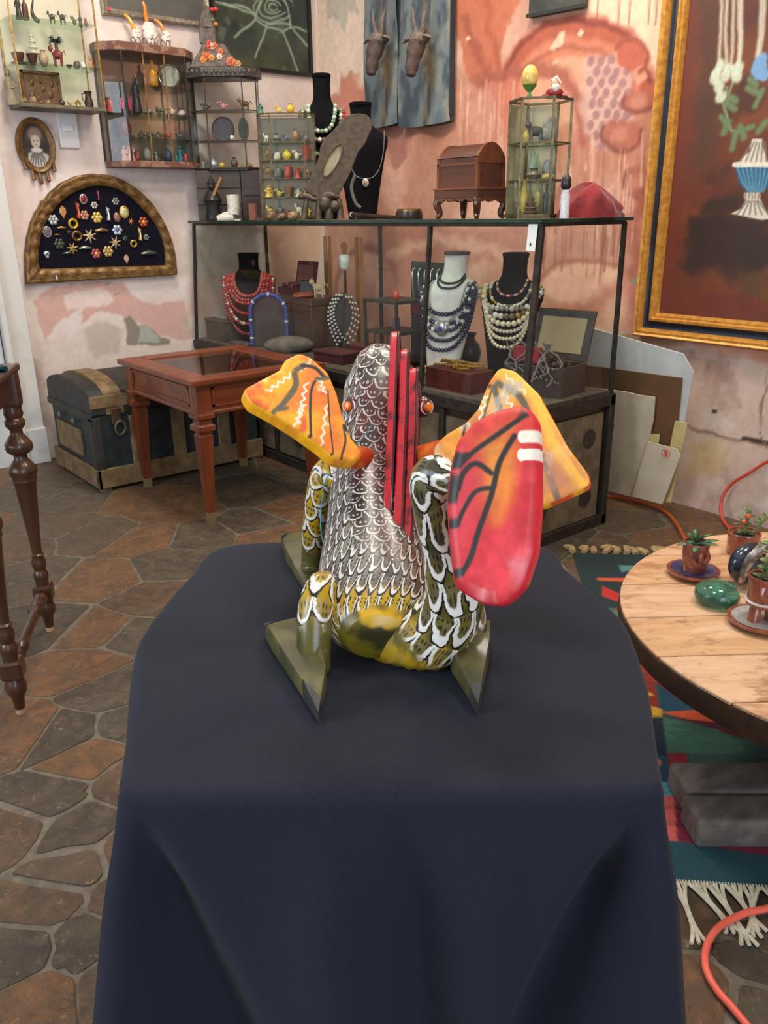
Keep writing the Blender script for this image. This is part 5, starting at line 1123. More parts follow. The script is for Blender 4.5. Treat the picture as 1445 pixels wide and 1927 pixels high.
for i in range(5):
    a, b = plan[i], plan[i+1]; MB().prism([(a[0]*.985, a[1]*.98-.002, .03), (b[0]*.985, b[1]*.98-.002, .03), (b[0]*.985, b[1]*.98-.002, hh-.04), (a[0]*.985, a[1]*.98-.002, hh-.04)], (0, .0015, 0) if abs(a[1]-b[1]) < .1 and abs(a[0]-b[0]) > .05 else (.0015, 0, 0)).build('pane', GLASS, oc)
MB().box((0, -.008, hh/2), (2*wh-.02, .006, hh-.06)).build('back_mirror', M('cabinet_mirror', (176, 170, 164), rough=.12, metal=.85), oc)
lv = [float(atY(290, y, 4.66)[2]) for y in (163, 215, 262)]
for z in lv: MB().prism([(x*.96, y*.95-.006, z-oz0-.006) for x, y in plan], (0, 0, .005)).build('glass_shelf', MATS['shelf_glass'], oc)
gD = 'miniatures in the curio cabinet'; lz = [oz0+.0325]+[z-.0005 for z in lv[::-1]]
def cur(kind, cx, hc, wc, lev, col, name, label, cat='figurine', depth=4.665, **k): return shelf_item(kind, cx, hc, wc, lz[lev], col, name, label, cat, depth=depth, group=gD, **k)
cur('person', 750, 84, 40, 2, (196, 60, 56), 'figurine', 'red figurine at the left of the upper shelf in the curio cabinet', depth=4.70)
cur('person', 806, 120, 40, 2, (40, 80, 88), 'figurine', 'teal figurine in front of the bright pink card')
cur('person', 862, 110, 46, 2, (40, 36, 40), 'figurine', 'small black-haired figurine right of the teal one', depth=4.64)
o_ = cur('person', 935, 190, 72, 2, (26, 28, 38), 'figurine', 'tall black cloaked figurine in the curio cabinet')
p = atY(848/3.6125, 175, 4.72); one(MB().box((0, 0, .05), (.062, .003, .055)).box((0, .006, .03), (.01, .01, .06)), 'pink_card', M('bright_pink', (246, 84, 130), rough=.6), 'bright pink card behind the figurines in the curio cabinet', 'card', (float(p[0]), 4.72, lz[2]))
cur('plate', 1152, 120, 130, 3, (150, 146, 130), 'silver_disc', 'round silver dish standing on the top shelf of the curio cabinet', 'dish', metal=.7, rough=.25)
cur('bottle', 1045, 130, 54, 3, (190, 130, 40), 'bottle', 'amber bottle on the top shelf of the curio cabinet', 'bottle', rough=.2)
cur('lump', 1010, 30, 60, 2, (120, 124, 116), 'stone', 'grey pebble on the upper shelf right of the cloaked figure', 'stone')
cur('animal', 1100, 44, 70, 2, (84, 92, 70), 'animal_figurine', 'olive crocodile-like miniature on the upper shelf')
cur('bird', 1170, 50, 56, 2, (206, 170, 150), 'bird_figurine', 'pale pink bird on the upper shelf')
cur('lump', 1235, 34, 44, 2, (190, 180, 170), 'shell', 'white shell at the right of the upper shelf', 'shell')
cur('vase', 858, 110, 74, 1, (110, 40, 42), 'vase', 'dark red patterned vase on the lower shelf', 'vase', depth=4.68)
for i, (x, c_, lab) in enumerate(((985, (70, 66, 64), 'dark grey elephant miniature beside the red vase'), (1046, (60, 66, 60), 'greenish elephant miniature, second from the red vase'), (1100, (96, 70, 50), 'brown animal miniature in the middle of the lower shelf'), (1150, (176, 80, 50), 'orange animal miniature on the lower shelf'), (1222, (80, 84, 80), 'grey animal miniature at the right of the lower shelf'))): cur('animal', x, 48, 52, 1, c_, 'animal_figurine', lab)
for i, (x, k, h_, c_, lab) in enumerate(((850, 'person', 80, (196, 140, 126), 'pink seated figurine at the bottom left of the curio cabinet'), (893, 'person', 100, (206, 150, 140), 'pale pink figurine with raised head on the cabinet floor'), (938, 'lump', 56, (130, 50, 50), 'red lumpy ornament on the cabinet floor'), (1006, 'egg', 72, (130, 126, 116), 'grey egg on the cabinet floor'), (1066, 'cat', 56, (110, 116, 100), 'grey-green cat on the cabinet floor'), (1148, 'egg', 66, (50, 70, 100), 'blue egg on the cabinet floor'), (1200, 'bird', 56, (60, 110, 110), 'teal bird on the cabinet floor'), (1228, 'person', 90, (36, 90, 96), 'teal figurine at the right of the cabinet floor'), (1262, 'lump', 50, (190, 60, 60), 'coral red lump at the right end of the cabinet floor'))): cur(k, x, h_, h_*.62, 0, c_, 'figurine', lab)
# candle cups on the curio cabinet
for i, (x, wc, hc, cc, ch_, lab) in enumerate(((930, 66, 100, (232, 160, 30), 90, 'white lumpy candle cup with a bent yellow candle, leftmost on the curio cabinet'), (1022, 100, 150, (236, 130, 24), 120, 'tallest white candle cup with an upright orange candle on the curio cabinet'), (1130, 66, 110, (226, 140, 60), 70, 'small white candle cup with a short peach candle on the curio cabinet'))):
    px = x/3.6125; p = atY(px, 78, 4.68); k = 1/3.6125/ppm(p); t = T('candle_cup', lab, 'candle holder', (float(p[0]), 4.68, oz1+.0005), FC, 'candle cups on the curio cabinet')
    m = MB(); rg = random.Random(i); r_ = wc*k/2; h_ = hc*k
    m.lathe([(r_*.6, 0), (r_*.9, .1*h_), (r_, .45*h_), (r_*.95, .8*h_), (r_*.6, h_), (r_*.4, .95*h_)], 14)
    for j in range(14): a = rg.uniform(0, 2*PI); m.ball((r_*.8*math.cos(a), r_*.8*math.sin(a), rg.uniform(.2, .85)*h_), r_*.34, 8, 5)
    m.build('cup', M('white_wax', (230, 216, 206), (216, 196, 184), rough=.6, scale=50, bump=.3), t, smooth=True)
    s_ = (-1, .0, -1)[i]; MB().tube(smooth_path([(-.2*r_, 0, .8*h_), (-.3*r_+s_*.3*r_, 0, h_+ch_*k*.35), (s_*.9*r_-.3*r_, 0, h_+ch_*k*.75), (s_*1.5*r_-.5*r_, 0, h_+ch_*k)], 4), [.012*(1-.03*j) for j in range(13)], 8).build('candle', pc(cc, .4), t, smooth=True)
    m = MB()
    for q in (-1, 1): m.torus((q*r_*.55, -r_*.95, .022), (.012, .018), .0022, 14, 5, ax=(0, 1, 0))
    m.build('wire_loops', M('grey_wire', (110, 104, 96), rough=.4, metal=.7), t)
# ---- painted boards with animal heads on the mural wall
def board(x0, x1, xb, label):
    ya = wr(x0, 200)[0]; yb = wr(x1, 200)[0]; zbt = wr((x0+x1)/2, xb)[1]; t = T('painted_board', label, 'panel', (XW-.02, (ya+yb)/2, zbt)); wd_ = abs(ya-yb)
    def pt(u, v):
        c = Canvas(u, v, (112, 122, 122)); c.noise((82, 98, 106), 7, .42, .62, .9, sv=3); c.noise((150, 146, 124), 9, .54, .68, .8, sv=4, off=4); c.noise((128, 104, 76), 8, .60, .70, .7, sv=3, off=9); c.noise((56, 66, 76), 12, .6, .7, .8, sv=4, off=15); return c
    us_ = samples(-wd_/2, wd_/2, .012); vs_ = samples(0, .95, .012)
    wv = lambda u, v: .010*np.sin(u*22+3*v)+.008*np.sin(v*9+u*14)
    mt = MATS.get('board_paint') or paintmat('board_paint', .7, (40, .12), .4)
    edge = lambda u, v: v+np.where(v < .2, .012*np.abs(u/(wd_/2))**4*(1-v/.2), 0)
    paintgrid('front', us_[::-1], vs_, lambda u, v: (-.030+wv(u, v), u, edge(u, v)), pt, mt, t)
    MB().prism([(-.012, u, 0.0+.012*abs(u/(wd_/2))**4) for u in us_[::3]]+[(-.012, wd_/2, .95), (-.012, -wd_/2, .95)], (.02, 0, 0)).build('back', pc((66, 70, 70), .8), t)
    m = MB()
    for q in (-1, 1): m.box((-.012, q*wd_/2, .50), (.034, .006, .92))
    m.build('edge', pc((50, 56, 60), .8), t)
    return t
board(702, 762, 240, 'left blue-grey painted board with a mounted animal head')
board(765, 858, 238, 'right blue-grey painted board with a mounted animal head')
for x, lab in ((726, 'carved animal head with horns on the left blue-grey board'), (802, 'carved animal head with horns on the right blue-grey board')):
    p = atX(x, 92, XW-.10); t = T('hunting_trophy', lab, 'sculpture', (XW-.145, float(p[1]), float(p[2])), -PI/2+.1)
    HM = M('head_brown', (86, 66, 58), (60, 46, 42), rough=.7, scale=30, bump=.4); HG = M('head_grey', (132, 118, 106), (100, 88, 78), rough=.75, scale=30, bump=.4)
    MB().tube(smooth_path([(0, .035, .06), (0, -.015, .02), (0, -.05, -.05), (0, -.066, -.115), (0, -.07, -.14)], 4), [.036]*4+[.046]*4+[.036]*4+[.027]*3+[.024, .016], 12).build('muzzle', HM, t, smooth=True)
    MB().ball((0, -.02, .04), (.048, .04, .04), 12, 8).build('skull', HG, t, smooth=True)
    for q in (-1, 1):
        MB().tube([(q*.03, -.01, .05), (q*.07, -.02, .045), (q*.105, -.02, .03)], [.014, .020, .004], 8, flat=.5).build('ear', HG, t, smooth=True)
        MB().tube(smooth_path([(q*.02, 0, .07), (q*.035, -.01, .13), (q*.025+q*.02, 0, .17), (q*.06, 0, .20)], 4), [.012-.0008*i for i in range(13)], 7).build('horn', HG, t, smooth=True)
        MB().ball((q*.036, -.044, .012), .007, 8, 6).build('eye', pc((24, 20, 18), .2), t, smooth=True)
# dark slate at the top
ya, za = wr(1000, 36); yb, zb_ = wr(1107, 16); m = MB(); m.prism([(XW-.03, ya, za), (XW-.03, yb, zb_), (XW-.03, yb+.0, zb_+.5), (XW-.03, ya, za+.5)], (.028, 0, 0))
t = T('slate_panel', 'dark grey hanging panel at the top of the mural', 'panel', (XW-.016, (ya+yb)/2, min(za, zb_)))
offs(m, t, 'panel', M('slate_grey', (74, 74, 68), (54, 54, 50), rough=.7, scale=12, bump=.3), bevel=.008)
m = MB(); m.bar((XW-.034, ya, za+.008), (XW-.034, yb, zb_+.008), .014); offs(m, t, 'bottom_edge', pc((40, 40, 38), .7))
# ---- big painting in a gold and blue frame
yl, zb_ = wr(1203, 629); yr = .55; z1 = 2.75; D0 = .0
bp = T('framed_painting', 'large dark red painting of a blue vase in a gold and navy frame', 'painting', (XW-.01, (yl+yr)/2, zb_))
PRm = lambda u, z, d: (XW-.006-d, u, z)
def rr(i0, prof, nm, mt): offs(rect_ring(PRm, yr, yl, zb_, z1, prof), bp, nm, mt, smooth=True)
rr(0, [(0, 0), (0, .05), (.008, .062), (.016, .056), (.026, .058), (.036, .046), (.040, .03)], 'outer_gold_moulding', GOLD)
rr(0, [(.038, .034), (.046, .030), (.066, .030), (.072, .034)], 'navy_band', M('navy_band', (20, 28, 42), (14, 20, 30), rough=.35, scale=10))
rr(0, [(.070, .034), (.074, .044), (.084, .046), (.090, .038), (.098, .038), (.106, .026), (.110, .014)], 'inner_gold_moulding', GOLD)
def paint_vase(u, v):
    q = lambda L: [wr(*p) for p in L]; c = Canvas(u, v, (92, 44, 24))
    c.noise((116, 60, 28), 4, .45, .65, .8); c.noise((66, 32, 22), 7, .5, .7, .8, off=3); c.noise((88, 36, 26), 12, .55, .7, .6, off=8)
    c.poly(q([(1290, -60), (1320, -60), (1310, 250), (1262, 600), (1240, 610)]), (100, 40, 26), soft=.05, amt=.8)
    c.poly(q([(1325, -20), (1365, 0), (1350, 300), (1310, 310)]), (74, 46, 30), soft=.05, wob=.04, amt=.8)
    c.poly(q([(1300, 405), (1445, 412), (1460, 500), (1380, 520), (1290, 500)]), (48, 28, 22), soft=.04, wob=.05); c.poly(q([(1330, 380), (1400, 370), (1400, 400), (1320, 405)]), (52, 32, 24), soft=.03, wob=.03)
    c.poly(q([(1250, 540), (1450, 560), (1450, 625), (1245, 605)]), (96, 42, 26), soft=.05, wob=.05, amt=.8); c.poly(q([(1395, 500), (1450, 510), (1450, 560), (1400, 550)]), (72, 56, 30), soft=.04, wob=.04, amt=.6)
    pal = (206, 204, 184)
    for L in ([(1365, -20), (1363, 60), (1358, 120), (1355, 140)], [(1376, -20), (1372, 60), (1372, 130)], [(1388, -20), (1384, 80), (1380, 125)], [(1398, -20), (1396, 70), (1394, 120)], [(1404, -20), (1398, 100), (1390, 140)], [(1440, -20), (1436, 40), (1430, 110)], [(1447, -20), (1440, 60), (1434, 110)]): c.line(q(smooth_path(L, 4)), .014, pal, soft=.012, amt=.8, wob=.006)
    for L in ([(1355, 140), (1360, 180), (1372, 215), (1380, 245), (1400, 250)], [(1372, 165), (1368, 190)], [(1390, 140), (1378, 170), (1372, 200)]): c.line(q(L), .010, (120, 134, 96), soft=.006, wob=.006)
    for x, y in ((1355, 140), (1362, 125), (1372, 145), (1378, 132), (1394, 130), (1392, 145), (1358, 165), (1360, 185), (1352, 150)): c.ell(wr(x, y), .022, .024, (196, 204, 180), soft=.5, amt=.9, wob=.01)
    for L in ([(1362, 220), (1372, 235)], [(1366, 250), (1376, 230)], [(1388, 250), (1384, 280)], [(1396, 240), (1404, 262)], [(1408, 245), (1420, 240)], [(1370, 195), (1388, 205)], [(1380, 185), (1390, 190)], [(1425, 200), (1440, 170)], [(1410, 165), (1430, 175)], [(1430, 250), (1445, 230)], [(1415, 150), (1428, 160)]): c.line(q(L), .024, (96, 116, 78), soft=.012, wob=.008)
    for x, y in ((1432, 120), (1440, 128), (1434, 140), (1444, 142), (1440, 112), (1428, 132)): c.ell(wr(x, y), .020, .022, (110, 150, 190), soft=.4)
    # vase
    c.poly(q([(1421, 262), (1440, 262), (1442, 280), (1452, 310), (1388, 312), (1400, 300), (1416, 285)]), (206, 198, 180), soft=.005)
    for i in range(6): c.line(q([(1420+i*5, 268), (1398+i*10, 306)]), .006, (120, 108, 96), soft=.004)
    c.poly(q([(1388, 311), (1460, 311), (1460, 345), (1440, 362), (1412, 362), (1396, 345)]), (36, 84, 116), soft=.005)
    for i in range(8): c.line(q([(1392+i*9, 313), (1404+i*6, 345), (1414+i*4, 360)]), .006, (110, 160, 180), soft=.005, amt=.8)
    c.line(q([(1388, 310), (1460, 310)]), .018, (214, 206, 188), soft=.004); c.poly(q([(1406, 362), (1436, 362), (1436, 375), (1406, 375)]), (190, 180, 160), soft=.004)
    for i in range(5): c.line(q([(1409+i*6, 363), (1409+i*6, 374)]), .004, (110, 100, 90), soft=.003)
    c.poly(q([(1410, 375), (1436, 375), (1446, 395), (1460, 410), (1440, 414), (1382, 402), (1400, 392)]), (206, 198, 180), soft=.005)
    for i in range(6): c.line(q([(1412+i*4, 378), (1392+i*12, 404)]), .006, (110, 98, 88), soft=.004)
    return c
us_ = samples(yr+.10, 1.2, .05)[:-1]; us_ = np.concatenate([us_, samples(1.2, yl-.10, .005)]); vs_ = samples(zb_+.10, 2.62, .005)
paintgrid('canvas', us_[::-1], vs_, lambda u, v: (np.full_like(u, -.014), u-bp.location.y, v-bp.location.z), paint_vase, paintmat('vase_paint', .5, (70, .10), .25), bp)
# ================================================================ things on and in the glass case
VELV = M('black_velvet', (20, 19, 22), (14, 13, 16), rough=.95, scale=80, spec=.1); WBUST = M('white_bust', (214, 208, 200), (200, 194, 186), rough=.7, scale=20)
class Bust:
    ST = [(0, .52, .30, .02), (.04, .54, .30, .02), (.3, .70, .30, .01), (.55, .88, .32, .0), (.68, 1.0, .36, .01), (.74, .94, .36, .03), (.79, .62, .34, .05), (.84, .42, .34, .06), (.92, .38, .34, .06), (1.0, .40, .36, .06)]
    def __init__(s, label, loc, h, w, mat, rz=FC, capmat=None, lean=.16):
        s.h, s.w, s.lean = h, w/2, lean; s.loc, s.rz = loc, rz
        s.t = T('necklace_bust', label, 'bust', loc, rz); n = 28; rings = []
        for z, hw, hd, yc in s.fine():
            rings.append([(hw*math.copysign(abs(math.cos(a))**.8, math.cos(a)), yc+hd*math.sin(a), z) for a in (2*PI*j/n for j in range(n))])
        MB().loft(rings).build('torso', mat, s.t, smooth=True)
        z, hw, hd, yc = s.fine()[-1]; MB().lathe([(hw*1.03, z-.001), (hw*1.05, z+.012), (hw*.9, z+.016)], 20, (0, yc, 0)).build('neck_cap', capmat or mat, s.t, smooth=True)
    def fine(s):
        if not hasattr(s, '_f'):
            P = smooth_path([np.array(q) for q in s.ST], 5); s._f = [(q[0]*s.h, q[1]*s.w, q[2]*s.w*.9, q[3]*s.h+q[0]*s.h*s.lean) for q in P]
        return s._f
    def front(s, x, z):
        f = s.fine(); zs_ = [q[0] for q in f]; hw = np.interp(z, zs_, [q[1] for q in f]); hd = np.interp(z, zs_, [q[2] for q in f]); yc = np.interp(z, zs_, [q[3] for q in f])
        k = min(abs(x)/hw, 1.15); return yc-hd*math.sqrt(max(0, 1-min(k, 1)**2))
    def strand(s, xw, zt, zl, r, cols, label, off=0.0, dx=0.0, name='bead_necklace', group=None, step=1.75, pend=None):
        t = T(name, label, 'necklace', s.loc, s.rz, group); N = 120; pts = []
        for i in range(N+1):
            a = PI*i/N; x = dx+xw*s.w*math.copysign(abs(math.cos(a))**.75, -math.cos(a)); z = s.h*(zt-(zt-zl)*math.sin(a)**.9)
            pts.append(np.array((x, s.front(x, z)-r*1.05-off, z)))
        d = [0]
        for i in range(N): d.append(d[-1]+np.linalg.norm(pts[i+1]-pts[i]))
        nb = max(6, int(d[-1]/(r*step))); beads = [MB() for _ in cols]
        for k in range(nb+1):
            q = [np.interp(d[-1]*k/nb, d, [p[j] for p in pts]) for j in range(3)]; beads[k % len(cols) if len(cols) < 4 else random.randrange(len(cols))].ball(q, r, 7, 5)
        for b_, c_ in zip(beads, cols):
            if b_.v: b_.build('beads', c_, t, smooth=True)['kind'] = 'stuff'
        if pend:
            q = pts[N//2]; MB().loft([[(q[0]+pend[0]*f*math.cos(2*PI*i/18), q[1]-.004-e, q[2]-pend[0]*1.1+pend[0]*1.25*f*math.sin(2*PI*i/18)) for i in range(18)] for f, e in ((1, 0), (1, .006), (.8, .010), (.3, .012))]).build('pendant', pend[1], t, smooth=True)
            MB().ball((q[0], q[1]-.014, q[2]-pend[0]*1.1), (pend[0]*.45, .006, pend[0]*.5), 10, 6).build('pendant_stone', pend[2], t, smooth=True)
        return t
def top(px, X): p = atX(px, 404, X); return (float(X), float(p[1]), ZTOP)
def inn(px, py): p = atz(px, py, ZIN); return (float(p[0]), float(p[1]), ZIN)
NAVY = pc((28, 30, 66), .25); BLKB = pc((30, 28, 34), .25); PEARL = pc((214, 200, 178), .25); CREAM = pc((222, 206, 170), .35); GREENB = pc((120, 160, 120), .3); REDB = pc((170, 36, 44), .3); CORAL = pc((206, 90, 74), .35); WHB = pc((220, 218, 206), .3); GOLDB = pc((190, 150, 66), .3, .7); SILV = pc((170, 168, 164), .3, .8); BROWNB = pc((110, 80, 54), .4)
# ---- on the case top, from the right
p = top(1113, 2.66); m = MB(); rg = random.Random(2); n, mm = 30, 14; rings = []
for i in range(mm):
    f = i/(mm-1); ring = []
    for j in range(n):
        a = 2*PI*j/n; fold = 1+.10*math.sin(a*5+f*4)+.07*math.sin(a*9-f*7); x = .115*math.cos(a)*math.cos(f*PI/2)**.6*fold; y = .085*math.sin(a)*math.cos(f*PI/2)**.6*fold; z = (.115*math.sin(f*PI/2)**.9)*(1-.55*max(0, x)/.115)*(1+.08*math.sin(a*4+2)); ring.append((x, y, z+.001))
    rings.append(ring)
m.loft(rings); one(m, 'velvet_cloth', M('red_velvet', (140, 22, 26), (100, 12, 16), rough=.8, scale=14, bump=.5, bd=.01, sheen=.3), 'crumpled red velvet cloth at the right end of the case top', 'cloth', p, FC)
p = top(1062, 2.49); t = T('glass_bottle', 'small white bottle with a black stopper between the glass cabinet and red cloth', 'bottle', p, FC); k = 1/ppm(p)
MB().lathe([(9*k, 0), (9*k, 40*k), (6*k, 50*k)], 12).build('body', pc((212, 212, 214), .3), t, smooth=True); MB().lathe([(6*k, 50*k), (10*k, 56*k), (9*k, 70*k), (4*k, 76*k)], 12).build('stopper', pc((30, 28, 28), .4), t, smooth=True)
# hexagonal glass cabinet
def glass_cab(name, label, P, rz, plan, h, levels, edge, ew, back=None, topm=None, topth=.012, botth=.012, group=None, cat='cabinet'):
    t = T(name, label, cat, P, rz, group); n = len(plan)
    MB().prism([(x, y, 0) for x, y in plan], (0, 0, botth)).build('bottom', topm or edge, t); MB().prism([(x, y, h-topth) for x, y in plan], (0, 0, topth)).build('lid', topm or GLASS, t)
    for x, y in plan: MB().bar((x*.985, y*.985, 0), (x*.985, y*.985, h), ew).build('edge_bar', edge, t)
    for z in (botth, h-ew/2):
        m_ = MB()
        for i in range(n): m_.bar((*plan[i], z), (*plan[(i+1) % n], z), ew*.9)
        m_.build('rail', edge, t)
    for i in range(n):
        a, b = plan[i], plan[(i+1) % n]; nn = nrm((b[1]-a[1], a[0]-b[0], 0))*.0012
        MB().prism([(*a, botth), (*b, botth), (*b, h-topth), (*a, h-topth)], nn).build('pane', (back if back and (a[1]+b[1])/2 > max(q[1] for q in plan)*.6 else GLASS), t)
    for z in levels:
        MB().prism([(x*.95, y*.95, z-.004) for x, y in plan], (0, 0, .004)).build('glass_shelf', MATS['shelf_glass'], t)
        m_ = MB()
        for i in range(n): m_.bar((plan[i][0]*.99, plan[i][1]*.99, z-.002), (plan[(i+1) % n][0]*.99, plan[(i+1) % n][1]*.99, z-.002), ew*.6)
        m_.build('shelf_rail', edge, t)
    return t
P = top(1008, 2.60); k = 1/ppm(P); hx_ = .116; hexp = [(hx_*math.cos(PI/3*i+PI/6+.25), hx_*math.sin(PI/3*i+PI/6+.25)*1.0) for i in range(6)]
HH = upz(1003, 188, P)-ZTOP
LAST = [HH*.33, HH*.64]
glass_cab('hexagonal_glass_cabinet', 'hexagonal brass-edged glass cabinet at the right end of the case top', P, FC, hexp, HH, LAST, M('aged_brass', (124, 110, 76), (90, 82, 60), rough=.4, metal=.7, scale=50), .009, back=M('hex_mirror', (214, 210, 180), (190, 186, 156), rough=.12, metal=.55, scale=6))
def inside(P, dx, dy, z): c_, s_ = math.cos(FC), math.sin(FC); return (P[0]+dx*c_-dy*s_, P[1]+dx*s_+dy*c_, P[2]+z)
gH = 'trinkets in the hexagonal cabinet'
for (dx, dy, lv_, kind, w_, h_, c_, lab, cat) in ((-.03, -.02, 0, 'pagoda', 40, 36, (120, 96, 70), 'brown pagoda-like ornament on the floor of the hexagonal cabinet', 'ornament'), (.045, -.03, 0, 'bottle', 14, 54, (60, 70, 66), 'dark green bottle on the floor of the hexagonal cabinet', 'bottle'), (-.06, .02, 0, 'vase', 16, 60, (206, 176, 80), 'yellow tall vase on the floor of the hexagonal cabinet', 'vase'), (.01, .03, 0, 'bottle', 16, 58, (210, 196, 140), 'pale yellow bottle in the hexagonal cabinet', 'bottle'),
    (-.025, -.03, 1, 'vase', 30, 20, (116, 100, 80), 'squat brown jar on the lower shelf of the hexagonal cabinet', 'jar'), (.045, -.02, 1, 'lump', 30, 12, (190, 160, 90), 'pile of gold charms on the lower shelf', 'charms'), (-.02, .035, 1, 'bottle', 18, 50, (150, 170, 150), 'pale green bottle on the lower shelf', 'bottle'), (.05, .03, 1, 'egg', 18, 36, (150, 160, 156), 'glass egg on the lower shelf', 'ornament'), (-.02, -.01, 2, 'animal', 44, 40, (86, 82, 78), 'dark grey animal on the upper shelf of the hexagonal cabinet', 'figurine'), (.05, .0, 2, 'lump', 36, 48, (140, 136, 126), 'grey-white crystal on the upper shelf', 'crystal'), (-.065, .0, 2, 'vase', 14, 26, (196, 170, 90), 'small yellow vase on the upper shelf', 'vase')):
    put(kind, 0, h_/1.2, w_/1.2, inside(P, dx*.75, dy*.75, ([.0125]+[q+.0005 for q in LAST])[lv_]), c_, 'trinket', lab, cat, group=gH)
p = inside(P, -.05, -.03, HH+.0005); t = T('egg_on_stand', 'yellow egg on a green stand on top of the hexagonal cabinet', 'ornament', p, FC); k = 1/ppm(P)
MB().lathe([(7*k, 0), (7*k, 2*k), (3*k, 6*k), (3*k, 10*k), (8*k, 15*k), (13*k, 22*k), (12*k, 22*k), (6*k, 16*k)], 16).build('stand', pc((90, 140, 60), .3), t, smooth=True); m = fig('egg', 29*k, 39*k); m.v = [(a, b, c_+15*k) for a, b, c_ in m.v]; m.build('egg', pc((232, 196, 104), .35), t, smooth=True)
p = inside(P, .045, -.02, HH+.0005); t = T('santa_figurine', 'small red and white bearded figurine lying on the hexagonal cabinet', 'figurine', p, FC)
m = MB(); m.ball((0, 0, 9*k), (16*k, 11*k, 9*k)); m.tube([(-6*k, 0, 5*k), (-22*k, -3*k, 3*k)], [6*k, 3*k], 8); m.tube([(8*k, 0, 6*k), (24*k, -3*k, 3*k)], [5*k, 3*k], 8); m.build('coat', pc((150, 30, 34), .5), t, smooth=True)
MB().ball((0, -3*k, 22*k), (8*k, 8*k, 9*k)).build('head', pc((206, 150, 120), .5), t, smooth=True); m = MB(); m.ball((0, -7*k, 17*k), (8*k, 6*k, 8*k)); m.tube([(-6*k, 0, 28*k), (2*k, 0, 34*k), (9*k, 0, 24*k)], 3.5*k, 8); m.build('beard_and_trim', pc((226, 220, 206), .7), t, smooth=True)
# domed casket
P = top(884, 2.60); k = 1/ppm(P); cw, cdp = .155, .235; t = T('domed_casket', 'small domed wooden casket on curved legs', 'casket', P, -PI/2)   # long side faces the room
WCA = wood('casket_wood', (96, 50, 28), (62, 30, 18), rough=.35, coat=.3); WCB = wood('casket_trim', (124, 68, 34), (92, 50, 26), rough=.35, coat=.3)
L_, D_ = cdp/2, cw/2
for sx in (-1, 1):
    for sy in (-1, 1):
        q = [(sx*(L_-.012), sy*(D_-.012), .085), (sx*(L_+.002), sy*(D_+.002), .06), (sx*(L_-.008), sy*(D_-.008), .02), (sx*(L_+.004), sy*(D_+.004), .004)]
        m = MB(); m.tube(smooth_path(q, 4), [.020-.0009*i for i in range(13)], 8); m.v = [(a, b, max(c_, 0)) for a, b, c_ in m.v]; m.build('leg', WCA, t, smooth=True)
MB().box((0, 0, .097), (2*L_+.022, 2*D_+.022, .034)).build('base', WCA, t, bevel=.003)
m = MB()
for sy in (-1, 1): m.prism([(-L_, sy*D_, .085)]+[(-L_+2*L_*i/16, sy*D_, .078-.012*abs(math.sin(i*PI/4))) for i in range(17)]+[(L_, sy*D_, .085)], (0, sy*.01, 0))
for sx in (-1, 1): m.prism([(sx*L_, -D_, .085)]+[(sx*L_, -D_+2*D_*i/12, .078-.012*abs(math.sin(i*PI/4))) for i in range(13)]+[(sx*L_, D_, .085)], (sx*.01, 0, 0))
m.build('scalloped_apron', WCB, t); MB().box((0, 0, .117), (2*L_+.026, 2*D_+.026, .008)).build('base_moulding', WCB, t)
MB().box((0, 0, .165), (2*L_, 2*D_, .09)).build('body', WCA, t); gx = lambda x, e=0: [(x, -D_-e, .212), (x, -D_-e, .235)]+[(x, -(D_+e)*math.cos(PI*(.18+.64*i/8))/math.cos(PI*.18), .232+(.055+e)*math.sin(PI*(.0+1.0*i/8))) for i in range(9)]+[(x, D_+e, .235), (x, D_+e, .212)]
MB().loft([gx(-L_), gx(L_)]).build('domed_lid', WCA, t)
m = MB()
for x in (-L_, L_-.012): m.loft([gx(x-.001, .003), gx(x+.013, .003)])
for sy in (-1, 1):
    m.box((0, sy*D_, .21), (2*L_+.004, .006, .008))
    for sx in (-1, 1): m.box((sx*(L_-.004), sy*(D_-.004), .165), (.014, .014, .09))
m.build('edge_banding', WCB, t)
# round tin, rod
P = top(770, 2.46); k = 1/ppm(P); t = T('round_tin', 'round dark box with a brass rim near the middle of the case top', 'box', P, FC); MB().lathe([(25*k, 0), (26*k, 2*k), (25*k, 14*k)], 28).build('body', DARKW, t, smooth=True); MB().lathe([(23*k, 14*k), (23*k, 18*k), (21*k, 19*k)], 28).build('brass_lid', BRASS, t, smooth=True)
a = np.array(top(664, 2.55)); b = np.array(top(742, 2.50)); L3 = b-a; t = T('walking_stick', 'dark stick with a pale tip lying across the case top', 'stick', tuple((a+b)/2))
MB().tube([-L3/2+(0, 0, .022), L3/2+(0, 0, .008)], [.012, .008], 12).build('shaft', DARKW, t, smooth=True); MB().tube([-L3/2+(0, 0, .022), -L3/2*1.06+(0, 0, .022)], [.0135, .0135], 12).build('tip', pc((206, 200, 186)), t, smooth=True)
MB().tube([-L3/2*.8+(0, 0, .0), -L3/2*.8+(0, 0, .018)], .012, 8).build('rest', DARKW, t)
